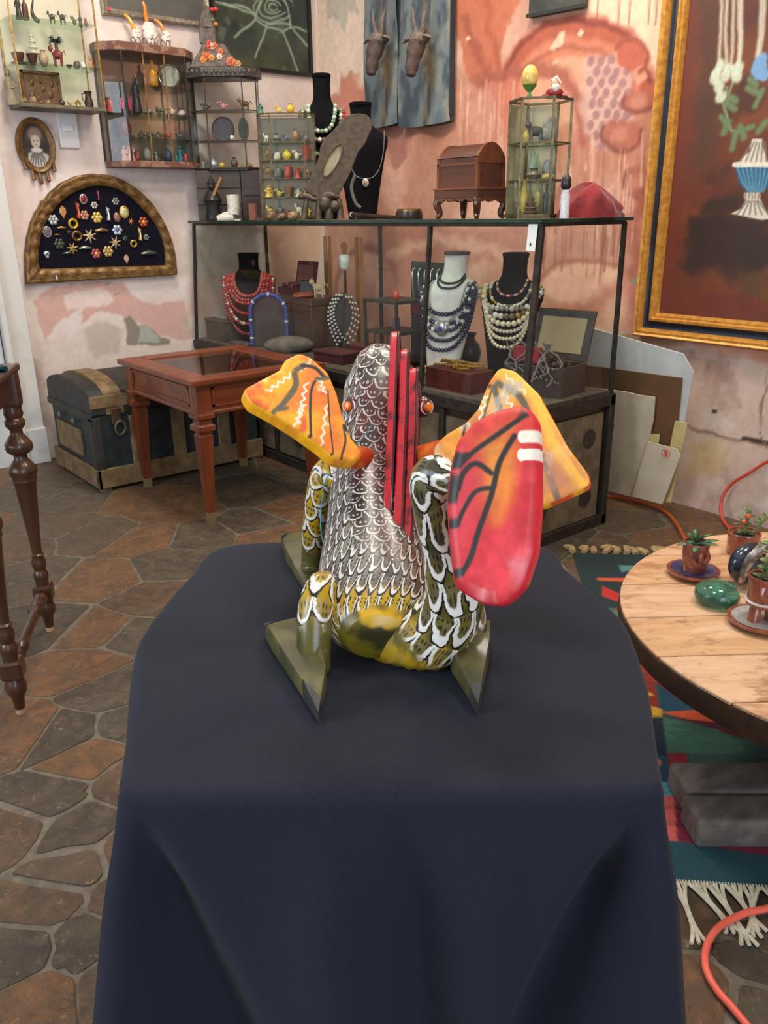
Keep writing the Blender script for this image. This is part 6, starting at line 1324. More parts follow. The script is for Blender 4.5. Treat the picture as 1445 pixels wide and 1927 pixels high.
# leaning carved board with an oval opening
c2 = lambda x, y: (340+x/3.4405, y/3.4405)
P = np.array(top(628, 2.47)); nv = nrm((-math.cos(HD), -math.sin(HD), .0)); t = T('carved_stand_mirror', 'brown carved wooden standing frame leaning right with an oval opening', 'frame', tuple(P))
outl = [(1060, 760), (1100, 742), (1150, 735), (1205, 745), (1235, 775), (1243, 825), (1215, 880), (1195, 930), (1150, 985), (1120, 1060), (1095, 1130), (1060, 1190), (1030, 1250), (985, 1285), (900, 1280), (850, 1265), (800, 1235), (800, 1210), (835, 1165), (860, 1110), (890, 1035), (900, 985), (905, 945), (940, 890), (985, 850), (1020, 810)]
def on2(x, y): return atP(*c2(x, y), P, nv)-P
FELT = M('carved_brown', (86, 73, 58), (68, 57, 45), rough=.8, scale=40, bump=.3)
OL = [on2(*p) for p in resample([np.array(q, float) for q in outl], 60)]; ov = [(985+38*math.cos(a)*math.cos(.48)-118*math.sin(a)*math.sin(-.48)*-1*-1, 1040+38*math.cos(a)*math.sin(.48)*0+118*math.sin(a)*.92) for a in (2*PI*i/60 for i in range(60))]
ov = [(985+40*math.cos(a)*.9+118*math.sin(a)*-.45*-1, 1040+40*math.cos(a)*.35-118*math.sin(a)*.88) for a in (2*PI*i/60 for i in range(60))]
OV = [on2(*p) for p in ov]
# align the start of both loops
ang = lambda p, c: math.atan2(p[2]-c[2], float(np.dot(p-c, (math.sin(HD), -math.cos(HD), 0)))); cO = np.mean(OV, 0)
OL = sorted(OL, key=lambda p: ang(p, cO)); OVs = sorted(OV, key=lambda p: ang(p, cO)); th = nv*.014
MB().loft([[p+th for p in OL], [p-th for p in OL], [p-th for p in OVs], [p+th for p in OVs]], cap=False, closed=True).build('carved_board', FELT, t, bevel=.003)
MB().prism([p-nv*.004 for p in OVs], nv*.006).build('oval_panel', M('oval_cream', (176, 164, 128), (150, 138, 104), rough=.5, scale=16), t)
MB().tube([p+th*1.05 for p in OVs], .004, 6, closed=True).build('oval_rim', FELT, t, smooth=True)
bs = [on2(*p) for p in ((765, 1275), (835, 1262), (870, 1290), (800, 1300))]
m = MB()
m.tube(smooth_path([on2(760, 1280), on2(810, 1268), on2(880, 1290), on2(950, 1262), on2(1030, 1275)], 4), [.008, .012, .014, .016, .018, .018, .016, .014, .014, .014, .016, .018, .02, .02, .016, .014, .01], 10)
m.ball(on2(935, 1320), (.035, .035, .04), 14, 9); m.ball(on2(1000, 1335), (.03, .03, .03), 12, 8); m.build('scroll_base', M('base_bronze', (62, 52, 42), (92, 80, 60), rough=.45, metal=.4, scale=30), t, smooth=True)
for x, w_ in ((800, .02), (890, .02), (960, .026), (1035, .02)): q = on2(x, 1395); m = MB(); m.tube([(q[0], q[1], .006), (q[0]*.9, q[1]*.9, on2(x, 1285)[2])], [w_, w_*.6], 10); m.v = [(a, b, max(c_, .0005)) for a, b, c_ in m.v]; m.build('base_foot', MATS['base_bronze'], t, smooth=True)
MB().tube(smooth_path([on2(1130, 1130), on2(1105, 1210), on2(1130, 1310), on2(1165, 1345)], 5), .008, 8).build('back_strut', pc((96, 92, 84), .5), t, smooth=True)
# busts on top
PA = top(612, 2.79); bA = Bust('black velvet necklace bust on the case top, farther left of the two', PA, upz(610, 141, PA)-ZTOP, .24, VELV, lean=.04)
bA.strand(.60, .80, .62, .012, [WHB, GREENB], 'short white and green bead necklace on the far left bust', off=.004); bA.strand(.86, .77, .46, .012, [GREENB, WHB, pc((90, 120, 100), .3)], 'long green bead necklace on the far left bust', off=.004); bA.strand(.96, .75, .56, .013, [REDB, pc((120, 50, 50), .3), WHB, BROWNB], 'dark red bead necklace on the far left bust', off=.012)
PB = top(682, 2.76); bB = Bust('plain black velvet bust with a single pendant, behind the carved frame', PB, upz(672, 197, PB)-ZTOP, .27, VELV, lean=.03)
bB.strand(.72, .78, .36, .003, [SILV], 'thin chain necklace with a round pendant on the black bust', dx=.02, step=2.2, pend=(.017, pc((206, 190, 180), .3, .4), pc((180, 120, 130), .3)))
# small many-shelved glass case
P = top(546, 2.52); k = 1/ppm(P); HS = upz(545, 215, P)-ZTOP; pl = [(-.145, .05), (-.145, -.02), (-.075, -.085), (.10, -.085), (.145, -.03), (.145, .05)]
lv5 = [HS*q for q in (.22, .40, .57, .74)]
glass_cab('tiered_glass_case', 'narrow brass-edged glass case with five levels of tiny ornaments', P, FC, pl, HS, lv5, M('old_brass_edge', (116, 98, 66), (84, 70, 48), rough=.45, metal=.6, scale=50), .006, back=M('case_mirror', (150, 150, 140), rough=.15, metal=.8))
rg = random.Random(21); cols = ((190, 70, 60), (206, 176, 70), (90, 110, 80), (226, 210, 190), (80, 90, 110), (150, 110, 70), (226, 196, 60), (110, 120, 110), (206, 150, 120)); cn = ('red', 'yellow', 'green', 'white', 'blue-grey', 'brown', 'bright yellow', 'grey', 'peach'); kn = {'egg': 'egg', 'animal': 'animal', 'lump': 'stone', 'person': 'figure', 'bowl': 'dish', 'bird': 'bird', 'vase': 'vase'}; pos_ = ('far left', 'left', 'middle', 'right', 'far right'); ln = ('floor', 'lowest shelf', 'second shelf', 'third shelf', 'top shelf')
for li, z in enumerate([.0125]+[q+.0005 for q in lv5]):
    for i in range(5):
        kd = rg.choice(list(kn)); ci = rg.randrange(len(cols)); put(kd, 0, rg.uniform(12, 22), rg.uniform(11, 16), inside(P, -.10+i*.05, -.03+rg.uniform(-.012, .012), z), cols[ci], 'miniature', 'tiny %s %s at the %s of the %s, tiered glass case' % (cn[ci], kn[kd], pos_[i], ln[li]), 'miniature', group='miniatures in the tiered glass case')
for dx, c_, kd, h_, lab in ((-.12, (60, 110, 80), 'person', 15, 'tiny green figure on top of the tiered glass case'), (-.03, (226, 176, 50), 'bird', 12, 'small yellow bird on top of the tiered glass case'), (.03, (236, 180, 40), 'vase', 14, 'yellow flower-shaped ornament on top of the tiered glass case')): put(kd, 0, h_, 12, inside(P, dx, -.03, HS+.0005), c_, 'ornament', lab, 'ornament')
for i, (px, c_, h_, lab) in enumerate(((512, (120, 90, 54), 16, 'golden brown lump in front of the tiered glass case, left'), (530, (96, 74, 50), 12, 'darker brown lump in front of the tiered glass case'), (552, (140, 112, 70), 14, 'tan lump in front of the carved frame'))): put('lump', 0, h_, 20, top(px, 2.42), c_, 'stone', lab, 'stone')
# corner cabinet on dark boxes
P0 = top(437, 2.56); k = 1/ppm(P0); zb_ = upz(440, 322, P0); hb = zb_-ZTOP
tb = T('wooden_box', 'weathered grey wooden box under the corner cabinet', 'box', inside(P0, -.055, 0, 0), FC); DGW = wood('grey_weathered', (84, 74, 66), (60, 52, 46), rough=.7, coat=0)
MB().box((0, 0, hb/2), (.255, .15, hb)).build('body', DGW, tb, bevel=.003)
for z in (.33, .66): MB().box((0, -.076, hb*z), (.255, .004, .006)).build('seam', pc((40, 34, 30), .8), tb)
tb = T('wooden_box', 'darker brown wooden box at the right under the corner cabinet', 'box', inside(P0, .145, 0, 0), FC); MB().box((0, 0, hb/2), (.14, .15, hb)).build('body', DARKW, tb, bevel=.003); MB().box((0, -.076, hb*.5), (.12, .004, .006)).build('seam', pc((30, 24, 20), .8), tb)
P = (P0[0], P0[1], zb_+.0005); HC = upz(430, 150, P0)-zb_; plc = [(-.19, .05), (-.19, -.02), (-.09, -.09), (.12, -.09), (.19, -.03), (.19, .05)]
lvc = [HC*.33, HC*.66]
glass_cab('corner_glass_cabinet', 'dark-edged glass cabinet with a pressed metal top standing on wooden boxes', P, FC, plc, HC, lvc, IRON, .007)
tt_ = T('metal_tray_top', 'pressed pewter slab resting on the corner glass cabinet', 'slab', (P[0], P[1], P[2]+HC+.0005), FC); MB().prism([(x*1.12, y*1.15, 0) for x, y in plc], (0, 0, .05)).build('slab', M('pewter', (104, 96, 88), (70, 64, 60), rough=.5, metal=.5, scale=60, bump=.6), tt_, bevel=.004)
m = MB()
for i in range(14): m.ball((-.17+i*.026, -.118, .025), (.009, .004, .012), 8, 5)
m.build('embossing', MATS['pewter'], tt_, smooth=True)
PT = (P[0], P[1], P[2]+HC+.0515); t = T('flowered_shrine', 'grey carved tiered sculpture hung with orange and white flowers', 'sculpture', inside(PT, -.03, 0, 0), FC); STN = M('carved_grey', (112, 102, 92), (80, 72, 66), rough=.75, scale=40, bump=.5)
sq = lambda w_, d_, z, x=0: [(x-w_, -d_, z), (x+w_, -d_, z), (x+w_, d_, z), (x-w_, d_, z)]
MB().loft([sq(.14, .07, 0), sq(.12, .06, .03), sq(.075, .05, .09), sq(.06, .045, .12)]).build('plinth', STN, t, bevel=.006); MB().loft([sq(.045, .04, .12, -.03), sq(.045, .04, .20, -.03)]).build('block', STN, t, bevel=.004); MB().lathe([(.05, .20), (.045, .24), (.03, .28), (.008, .31)], 12, (-.03, 0, 0)).build('spire', STN, t, smooth=True)
rg = random.Random(9)
for i in range(22):
    x = rg.uniform(-.06, .14); z = .015+max(0, .12-abs(x+.02)*.85)*rg.uniform(.2, 1.0); cc = rg.choice(((216, 100, 50), (226, 196, 176), (200, 80, 50), (190, 110, 70), (226, 150, 60))); m = MB()
    for j in range(6): a = 2*PI*j/6; m.ball((x+.010*math.cos(a), -.072+z*.2, z+.010*math.sin(a)), (.009, .006, .009), 6, 4)
    m.ball((x, -.078+z*.2, z), .006, 6, 4); m.build('flower', pc(cc, .6), t, smooth=True)
for x, z, cc in ((.005, .285, (190, 50, 44)), (.025, .287, (200, 60, 50)), (.005, .235, (90, 110, 60)), (.02, .215, (216, 130, 40))): MB().ball((x, -.03, z), (.014, .012, .012), 8, 5).build('flower_bud', pc(cc, .6), t, smooth=True)
Pc = P; zl_ = [.0125]+[q+.0005 for q in lvc]
for (dx, dy, lv_, kind, w_, h_, c_, lab, cat, kw) in ((.12, -.03, 2, 'animal', 24, 18, (110, 80, 50), 'brown goat miniature on the top shelf of the corner cabinet', 'figurine', {}), (.0, -.04, 2, 'bird', 20, 14, (180, 120, 126), 'pink bird miniature on the top shelf of the corner cabinet', 'figurine', {}), (-.10, -.03, 2, 'bird', 20, 12, (70, 54, 48), 'dark bird miniature on the top shelf of the corner cabinet', 'figurine', {}),
    (-.02, .02, 1, 'plate', 40, 36, (74, 66, 74), 'round dark mirror plate on the middle shelf', 'plate', {'rough': .2}), (.10, .0, 1, 'oval', 16, 34, (56, 66, 56), 'oval dark green mirror on the middle shelf', 'mirror', {'rough': .2}), (.04, -.06, 1, 'egg', 7, 8, (220, 216, 210), 'tiny pearl drop in front of the dark plate', 'trinket', {}), (-.14, -.03, 0, 'bowl', 10, 10, (190, 190, 190), 'small silver cup at the left of the corner cabinet floor', 'cup', {'metal': .6}), (-.08, -.04, 0, 'vase', 12, 14, (196, 200, 206), 'small silver jug on the corner cabinet floor', 'jug', {'metal': .6}), (-.03, -.05, 0, 'egg', 9, 9, (206, 170, 60), 'tiny yellow ball on the corner cabinet floor', 'trinket', {}), (.04, -.04, 0, 'vase', 12, 16, (80, 66, 50), 'tiny dark jar on the corner cabinet floor', 'jar', {}), (.11, -.03, 0, 'lump', 20, 8, (150, 130, 90), 'gold trinket pile on the corner cabinet floor', 'trinket', {})):
    put(kind, 0, h_, w_, inside(Pc, dx, dy, zl_[lv_]), c_, 'ornament', lab, cat, group='ornaments in the corner cabinet', **kw)
# figures in front
P = top(402, 2.395); k = 1.2/ppm(P); t = T('witch_figurine', 'black-clad figurine holding a wooden stick at the left end of the case top', 'figurine', P, FC)
MB().lathe([(13*k, 0), (14*k, 4*k), (10*k, 20*k), (15*k, 30*k), (9*k, 42*k), (4*k, 46*k)], 14).build('robe', pc((22, 20, 22), .7), t, smooth=True); MB().ball((0, -2*k, 51*k), 6*k).build('head', pc((60, 44, 40), .6), t, smooth=True); MB().lathe([(9*k, 54*k), (5*k, 57*k), (1*k, 66*k)], 12).build('hood', pc((22, 20, 22), .7), t, smooth=True); MB().tube([(0, -9*k, 30*k), (18*k, -12*k, 62*k)], 2.2*k, 6).build('stick', pc((176, 128, 84), .6), t, smooth=True)
P = top(432, 2.41); put('boot', 0, 38, 46, P, (226, 220, 206), 'ceramic_boot', 'white ceramic boot at the left end of the case top', 'ornament')
P = top(476, 2.40); k = 1/ppm(P); t = T('wooden_block', 'small reddish wooden block standing beside the white boot', 'block', P, FC); MB().box((0, 0, 15*k), (14*k, 14*k, 30*k)).build('upright', pc((122, 60, 36), .5), t, bevel=.002); MB().box((16*k, 0, 2.5*k), (22*k, 14*k, 5*k)).build('foot', pc((96, 48, 32), .5), t)
# ---- inside the case, from the right
P = inn(1075, 722); k = 1/ppm(P); t = T('open_jewel_box', 'dark open jewel box with a mirrored lid and tangled chains in the case corner', 'jewel box', (2.66, 2.22, ZIN), -PI/2+.15)
DB = M('dark_lacquer', (44, 42, 42), (58, 54, 50), rough=.4, scale=20)
m = MB(); bw, bd_, bh = .27, .19, .12
m.box((0, 0, .005), (bw, bd_, .01)); m.box((0, -bd_/2, bh/2), (bw, .01, bh)); m.box((0, bd_/2, bh/2), (bw, .01, bh)); m.box((-bw/2, 0, bh/2), (.01, bd_, bh)); m.box((bw/2, 0, bh/2), (.01, bd_, bh)); m.build('box', DB, t, bevel=.002)
ld = MB().prism([(-bw/2, bd_/2, bh), (bw/2, bd_/2, bh), (bw/2, bd_/2+.06, bh+.20), (-bw/2, bd_/2+.06, bh+.20)], (0, .014, 0)).build('lid', DB, t, bevel=.002); MB().prism([(-bw/2+.03, bd_/2+.006, bh+.03), (bw/2-.03, bd_/2+.006, bh+.03), (bw/2-.03, bd_/2+.050, bh+.17), (-bw/2+.03, bd_/2+.050, bh+.17)], (0, -.002, 0)).build('mirror', M('box_mirror', (206, 196, 160), rough=.1, metal=.7), ld)
rg = random.Random(31); m = MB()
for i in range(9):
    x0 = rg.uniform(-.11, .11); pts = [(x0+rg.uniform(-.02, .02)+.02*j*rg.choice((-1, 1))*.5, -bd_/2-.008+.03*math.sin(j), bh+.10-.032*j+rg.uniform(-.01, .01)) for j in range(6)]
    for q in smooth_path(pts, 7): m.ball(q, .0045, 6, 4)
m.build('chains', SILV, t, smooth=True); m = MB()
for i in range(70): m.ball((rg.uniform(-.12, .12), rg.uniform(-.08, .08), bh-.005+rg.uniform(-.01, .035)), rg.uniform(.005, .011), 6, 4)
m.build('beads', pc((96, 92, 84), .3, .5), t, smooth=True); MB().box((-.05, -.06, bh+.035), (.13, .03, .065)).build('red_pouch', M('red_pouch', (156, 30, 40), (110, 20, 30), rough=.7, scale=40), t, bevel=.006, seg=2)
P = inn(900, 745); t = T('red_lacquer_box', 'dark red lacquered box carrying gold chains at the front of the case', 'box', (2.44, 2.50, ZIN), -PI/2); k = 1/ppm(P)
MB().box((0, 0, .045), (.27, .14, .085)).box((0, 0, .002), (.28, .15, .004)).build('box', M('red_lacquer', (88, 34, 26), (66, 24, 20), rough=.35, scale=20), t, bevel=.003); m = MB(); rg = random.Random(5)
for i in range(5):
    pts = [(rg.uniform(-.11, .11), rg.uniform(-.05, .05), .094+rg.uniform(0, .02)) for j in range(5)]; 
    for q in smooth_path(pts, 14): m.ball(q, .005, 6, 4)
m.build('gold_chains', GOLDB, t, smooth=True)
t = T('book', 'small thick book with a teal cover left of the red box', 'book', (2.43, 2.72, ZIN), -PI/2); MB().box((0, 0, .0225), (.125, .11, .041)).build('pages', pc((206, 190, 160), .7), t); m = MB(); m.box((0, 0, .0455), (.13, .115, .005)); m.box((0, 0, .0015), (.13, .115, .003)); m.build('cover', pc((60, 84, 92), .5), t)
t = T('gold_bangle', 'gold bangle lying on the teal book', 'bangle', (2.43, 2.70, ZIN+.0485), 0); m = MB(); m.torus((0, 0, .006), .032, .006, 24, 8); m.torus((.015, .01, .016), .03, .005, 24, 8, ax=(.1, .2, 1)); m.build('hoops', GOLDB, t, smooth=True)
m = MB(); rg = random.Random(6)
for i in range(16): m.ball((rg.uniform(-.06, .06), rg.uniform(-.05, .05), .008), .008, 6, 4)
m.lathe([(.07, 0), (.07, .002)], 16); one(m, 'coral_beads', CORAL, 'loose coral beads on the case floor beside the book', 'beads', (2.47, 2.83, ZIN), 0)
P = inn(812, 698); bW = Bust('white necklace bust layered with navy beads in the glass case', (2.60, 2.785, ZIN), upz(860, 480, P)-ZIN, .29, WBUST, rz=-1.2, capmat=pc((70, 66, 66), .6), lean=.24)
bW.strand(.40, .84, .77, .006, [BLKB], 'short black bead necklace on the white bust'); bW.strand(.44, .82, .73, .006, [BLKB, NAVY], 'second short dark bead necklace on the white bust')
bW.strand(.78, .77, .52, .011, [NAVY], 'thick navy bead necklace on the white bust', off=.003); bW.strand(.84, .76, .44, .010, [NAVY, NAVY, WHB], 'navy and white bead necklace on the white bust', off=.006); bW.strand(.62, .78, .46, .004, [SILV], 'thin silver chain with an oval blue pendant on the white bust', off=.012, pend=(.028, SILV, pc((40, 60, 150), .15)), step=2)
bW.strand(.90, .73, .30, .010, [NAVY, BLKB], 'long navy bead necklace on the white bust', off=.004); bW.strand(.93, .72, .22, .010, [NAVY], 'longest navy bead necklace on the white bust', off=.008); bW.strand(.88, .75, .38, .010, [NAVY, BLKB, NAVY, WHB], 'dense navy and black necklace on the white bust', off=.005); bW.strand(.70, .75, .37, .007, [WHB, NAVY, WHB], 'white and navy bead necklace in the middle of the white bust', off=.006)
P = (2.69, 2.47, ZIN); bP = Bust('black velvet bust loaded with pearl and gold necklaces in the glass case', P, upz(975, 485, P)-ZIN, .28, VELV, rz=-1.05, lean=.20)
bP.strand(.46, .82, .70, .006, [PEARL, CORAL, pc((90, 80, 70), .4)], 'short mixed bead necklace on the black pearl bust'); bP.strand(.64, .79, .62, .008, [WHB, pc((120, 110, 96), .3), GOLDB, PEARL], 'gold and white necklace on the black pearl bust', off=.004); bP.strand(.86, .76, .54, .014, [PEARL, pc((110, 96, 80), .3), WHB, GOLDB, BROWNB], 'chunky mixed pearl necklace on the black pearl bust', off=.006); bP.strand(.80, .77, .48, .013, [CREAM], 'cream bead necklace on the black pearl bust', off=.010); bP.strand(.76, .70, .42, .009, [CREAM, PEARL], 'cream pearl strand below the middle of the black pearl bust', off=.008); bP.strand(.72, .66, .36, .009, [CREAM], 'lower cream pearl strand on the black pearl bust', off=.008); bP.strand(.66, .62, .29, .009, [CREAM], 'lowest cream pearl strand on the black pearl bust', off=.006)
bP.strand(.95, .74, .60, .012, [pc((196, 186, 166), .3), SILV, pc((140, 120, 96), .3), WHB], 'heavy shell necklace around the shoulders of the black pearl bust', off=.01)
put('vase', 0, 56, 36, (2.80, 2.80, ZIN), (34, 32, 32), 'dark_vase', 'round dark vase between the two busts', 'vase')
put('horn', 0, 28, 14, (2.81, 2.90, ZIN), (214, 90, 40), 'orange_ornament', 'small orange ornament behind the white bust', 'ornament')
# tiered metal stand and black rack
P = (2.62, 3.13, ZIN); k = 1/ppm(P); hz = upz(740, 562, P)-ZIN; t = T('tiered_metal_stand', 'grey metal stand with glass tiers left of the white bust', 'stand', P, -PI/2); m = MB(); w_, d_ = .12, .10
for a in (-w_, w_):
    for b in (-d_, d_): m.bar((a, b, 0), (a, b, hz), .012)
m.build('frame', M('grey_iron', (80, 74, 68), (56, 52, 48), rough=.5, metal=.6, scale=30), t)
for z in (.03, hz*.52, hz-.008): MB().box((0, 0, z), (2*w_-.004, 2*d_-.004, .014)).build('tier', MATS['grey_iron'], t)
for i in range(5): MB().bar((-w_+.02+i*.05, -d_, .03), (-w_+.02+i*.05, -d_, hz*.5), .005).build('bar', MATS['grey_iron'], t)
put('bottle', 0, 26, 12, inside((P[0], P[1], P[2]), 0, 0, hz*.52+.0075), (130, 96, 120), 'glass_bottle', 'small purple bottle on the metal stand', 'bottle'); put('egg', 0, 14, 10, (P[0]-.05, P[1]-.06, P[2]+hz), (206, 60, 40), 'red_bead', 'small red bead on top of the metal stand', 'bead')
P = (2.78, 3.10, ZIN); hz2 = upz(770, 494, P)-ZIN; t = T('bracelet_rack', 'black upright rack with silver bars behind the metal stand', 'rack', P, -PI/2); MB().box((0, .03, hz2/2), (.26, .02, hz2)).box((0, 0, .01), (.26, .1, .02)).build('board', DB, t, bevel=.003)
for i in range(5): MB().tube(smooth_path([(-.09+i*.045, .01, hz2-.20), (-.09+i*.045, -.004, hz2-.06), (-.09+i*.045, .012, hz2-.03)], 4), .004, 6).build('silver_bar', SILV, t, smooth=True)
MB().box((-.03, .008, hz2-.22), (.16, .02, .07)).build('red_cushion', M('rack_red', (100, 24, 40), rough=.8), t, bevel=.004)
# round mirror with beads, bulb, chest, boxes
P = (2.72, 3.70, ZIN); k = 1/ppm(P); hz = upz(655, 548, P)-ZIN; t = T('oval_stand', 'dark oval necklace stand hung with black and white beads', 'stand', P, FC); m = MB(); m.loft([[(20*k*math.cos(a), y, hz-40*k+38*k*math.sin(a)) for a in (2*PI*i/24 for i in range(24))] for y in (-.012, .012)]); m.box((0, 0, hz*.3), (.03, .02, hz*.6)); m.box((0, 0, .006), (.09, .07, .012)); m.build('oval', M('oval_dark', (54, 38, 32), (38, 28, 24), rough=.5, scale=20), t, bevel=.002)
for cols_, x_, lab in (([WHB, BLKB], -1, 'black and white beads on the left of the dark oval stand'), ([BROWNB, CREAM, pc((130, 60, 90), .4)], 1, 'brown and cream beads on the right of the dark oval stand')):
    tt2 = T('bead_strand', lab, 'necklace', P, FC)
    for ci, c_ in enumerate(cols_):
        m = MB()
        for q_ in range(3):
            for i in range(26):
                if i % len(cols_) != ci: continue
                f = i/25; m.ball((x_*(12+16*math.sin(PI*f**.8)-q_*5)*k, -.018-.004*q_, hz-6*k-f*(hz-.04-q_*.02)), 2.5*k, 6, 4)
        m.build('beads', c_, tt2, smooth=True)
P = (2.80, 3.785, ZIN); k = 1/ppm(P); hz = upz(650, 455, P)-ZIN; t = T('bulb_lamp', 'small lamp with a bare bulb and white socket on a thin black post', 'lamp', P, FC); MB().lathe([(.05, 0), (.05, .01), (.01, .02), (.007, hz-48*k)], 14).build('post', pc((26, 26, 26), .4), t, smooth=True); MB().lathe([(6*k, hz-48*k), (9*k, hz-44*k), (10*k, hz-26*k), (8*k, hz-22*k)], 16).build('socket', pc((226, 224, 216), .35), t, smooth=True); MB().lathe([(4*k, hz-22*k), (6*k, hz-12*k), (7*k, hz-6*k), (3*k, hz)], 16).build('bulb', glassmat('bulb_glass', (240, 236, 226)), t, smooth=True)
P = (2.72, 4.05, ZIN); k = 1/ppm(P); hz = upz(590, 556, P)-ZIN; t = T('wooden_chest', 'large dark wooden chest at the back of the glass case', 'chest', P, -PI/2); MB().box((0, 0, hz/2-.02), (.40, .22, hz-.04)).build('body', wood('chest_wood', (84, 58, 46), (60, 40, 34), rough=.5), t, bevel=.004); MB().box((0, 0, hz-.02), (.41, .23, .04)).build('lid', MATS['chest_wood'], t, bevel=.005)
MB().box((0, -.112, hz-.05), (.03, .004, .04)).build('clasp', BRASS, t)
PQ = (2.76, 4.18, P[2]+hz+.0005); h2 = upz(530, 493, PQ)-PQ[2]; t = T('red_jewel_case', 'open dark red jewel case on top of the wooden chest', 'jewel box', PQ, -PI/2); MB().box((0, -.03, .02), (.20, .12, .04)).build('tray', M('jewel_red', (84, 28, 34), (60, 20, 26), rough=.7, scale=30), t, bevel=.003); lidd = MB().prism([(-.10, .03, .03), (.10, .03, .03), (.10, .06, h2), (-.10, .06, h2)], (0, .015, 0)).build('lid', MATS['jewel_red'], t, bevel=.003); MB().prism([(-.08, .033, .055), (.08, .033, .055), (.08, .056, h2-.02), (-.08, .056, h2-.02)], (0, -.002, 0)).build('lining', M('dusty_pink', (120, 70, 66), (96, 54, 54), rough=.8, scale=20), lidd)
m = MB(); rg = random.Random(12)
for i in range(40): m.ball((rg.uniform(-.08, .08), rg.uniform(-.08, .01), .042+rg.uniform(0, .02)), .009, 6, 4)
m.build('garnet_beads', pc((110, 24, 40), .3), t, smooth=True)
put('box', 0, 24, 22, (2.70, 4.01, P[2]+hz+.0005), (60, 62, 64), 'small_frame', 'small grey box on the wooden chest', 'box'); put('animal', 0, 30, 30, (2.70, 3.90, P[2]+hz+.0005), (216, 186, 140), 'animal_figurine', 'cream horned animal figurine on the wooden chest', 'figurine')
put('lump', 0, 9, 40, (2.645, 3.97, P[2]+hz+.0005), (190, 90, 54), 'coral_pile', 'flat orange coral pieces on the wooden chest', 'coral')
P = (2.48, 4.09, ZIN); k = 1/ppm(P); hz = upz(545, 552, P)-ZIN; rW = 33*k; t = T('choker_stand', 'dark rounded stand wearing a blue beaded collar', 'stand', P, FC); MB().prism([(-rW, 0, 0)]+[(-rW*math.cos(PI*i/16), 0, (hz-rW)+rW*math.sin(PI*i/16)) for i in range(17)]+[(rW, 0, 0)], (0, .07, 0)).build('block', M('stand_dark', (58, 44, 38), (42, 32, 28), rough=.6, scale=20), t, bevel=.004)
tt2 = T('blue_collar', 'blue beaded collar with white bands on the dark rounded stand', 'necklace', P, FC); pth = [(-rW, -.012, .02)]+[(-rW*math.cos(PI*i/20), -.012, (hz-rW)+rW*math.sin(PI*i/20)) for i in range(21)]+[(rW, -.012, .02)]
pth = [np.array(q) for q in pth]; d = np.cumsum([0]+[np.linalg.norm(pth[i+1]-pth[i]) for i in range(len(pth)-1)]); mb1, mb2 = MB(), MB()
for i in range(60):
    f = d[-1]*i/59; q = [np.interp(f, d, [p_[j] for p_ in pth]) for j in range(3)]; (mb2 if i % 9 in (3,) else mb1).ball(q, .0125, 7, 5)
mb1.build('blue_beads', pc((44, 66, 150), .35), tt2, smooth=True); mb2.build('white_beads', WHB, tt2, smooth=True)
P = (2.52, 4.36, ZIN); bR = Bust('small black bust wrapped in red and coral strands, far end of the case', P, upz(470, 482, P)-ZIN, .30, VELV, rz=FC, lean=.06)
for i, (xw, zt, zl, c_, lab) in enumerate(((.55, .80, .55, [CORAL], 'coral strand high on the far red bust'), (.66, .79, .50, [REDB, CORAL], 'red and coral strand on the far red bust'), (.78, .77, .46, [CORAL, REDB], 'coral and red strand on the far red bust'), (.88, .76, .34, [REDB], 'long red strand on the far red bust'), (.95, .75, .22, [WHB, REDB, pc((206, 140, 70), .4)], 'long white and red strand on the far red bust'), (1.0, .73, .10, [REDB, pc((120, 30, 40), .4)], 'longest dark red strand on the far red bust'))): bR.strand(xw, zt, zl, .011, c_, lab, off=.003+i*.001, step=1.6)
t = T('grey_chest', 'small grey chest at the far left end of the glass case', 'box', (2.45, 4.56, ZIN), -PI/2); MB().box((0, 0, .055), (.22, .14, .11)).build('body', DGW, t, bevel=.003); MB().box((0, 0, .115), (.23, .15, .016)).build('lid', DGW, t, bevel=.003)
m = MB()
for i in range(8): m.ball((-.05+.013*i, -.02+.01*(i % 3), .13), .009, 6, 4)
m.build('stones', pc((150, 146, 140), .4), t, smooth=True)
P = inn(562, 652); m = MB(); m.ball((0, 0, .035), (.14, .09, .05), 20, 10); m.v = [(a, b, max(0, c_)) for a, b, c_ in m.v]; one(m, 'stone_slab', M('grey_stone', (112, 104, 92), (84, 78, 70), rough=.8, scale=14, bump=.4), 'flat grey stone on the case floor', 'stone', (2.46, 3.86, ZIN), FC)
t = T('flat_red_case', 'flat dark red case lying at the front of the glass case', 'case', (2.47, 3.42, ZIN), -PI/2+.1); MB().box((0, 0, .02), (.22, .14, .04)).build('bottom', MATS['jewel_red'], t, bevel=.003); MB().box((0, 0, .048), (.225, .145, .014)).build('lid', MATS['jewel_red'], t, bevel=.003)
t = T('flat_red_case', 'second flat red case lying nearer the metal stand', 'case', (2.68, 3.44, ZIN), -PI/2-.1); MB().box((0, 0, .025), (.18, .12, .05)).build('bottom', M('case_red2', (100, 34, 36), rough=.7), t, bevel=.003); MB().box((0, 0, .058), (.185, .125, .014)).build('lid', MATS['case_red2'], t, bevel=.003)
m = MB(); rg = random.Random(14)
for i in range(60): m.ball((rg.uniform(-.09, .09), rg.uniform(-.035, .035), .008+rg.uniform(0, .006)), rg.uniform(.006, .010), 6, 4)
m.box((0, 0, .002), (.2, .09, .004)); one(m, 'pewter_trinkets', pc((104, 98, 92), .35, .6), 'tray of loose pewter trinkets at the foot of the red bust', 'trinkets', (2.40, 4.27, ZIN), -PI/2)
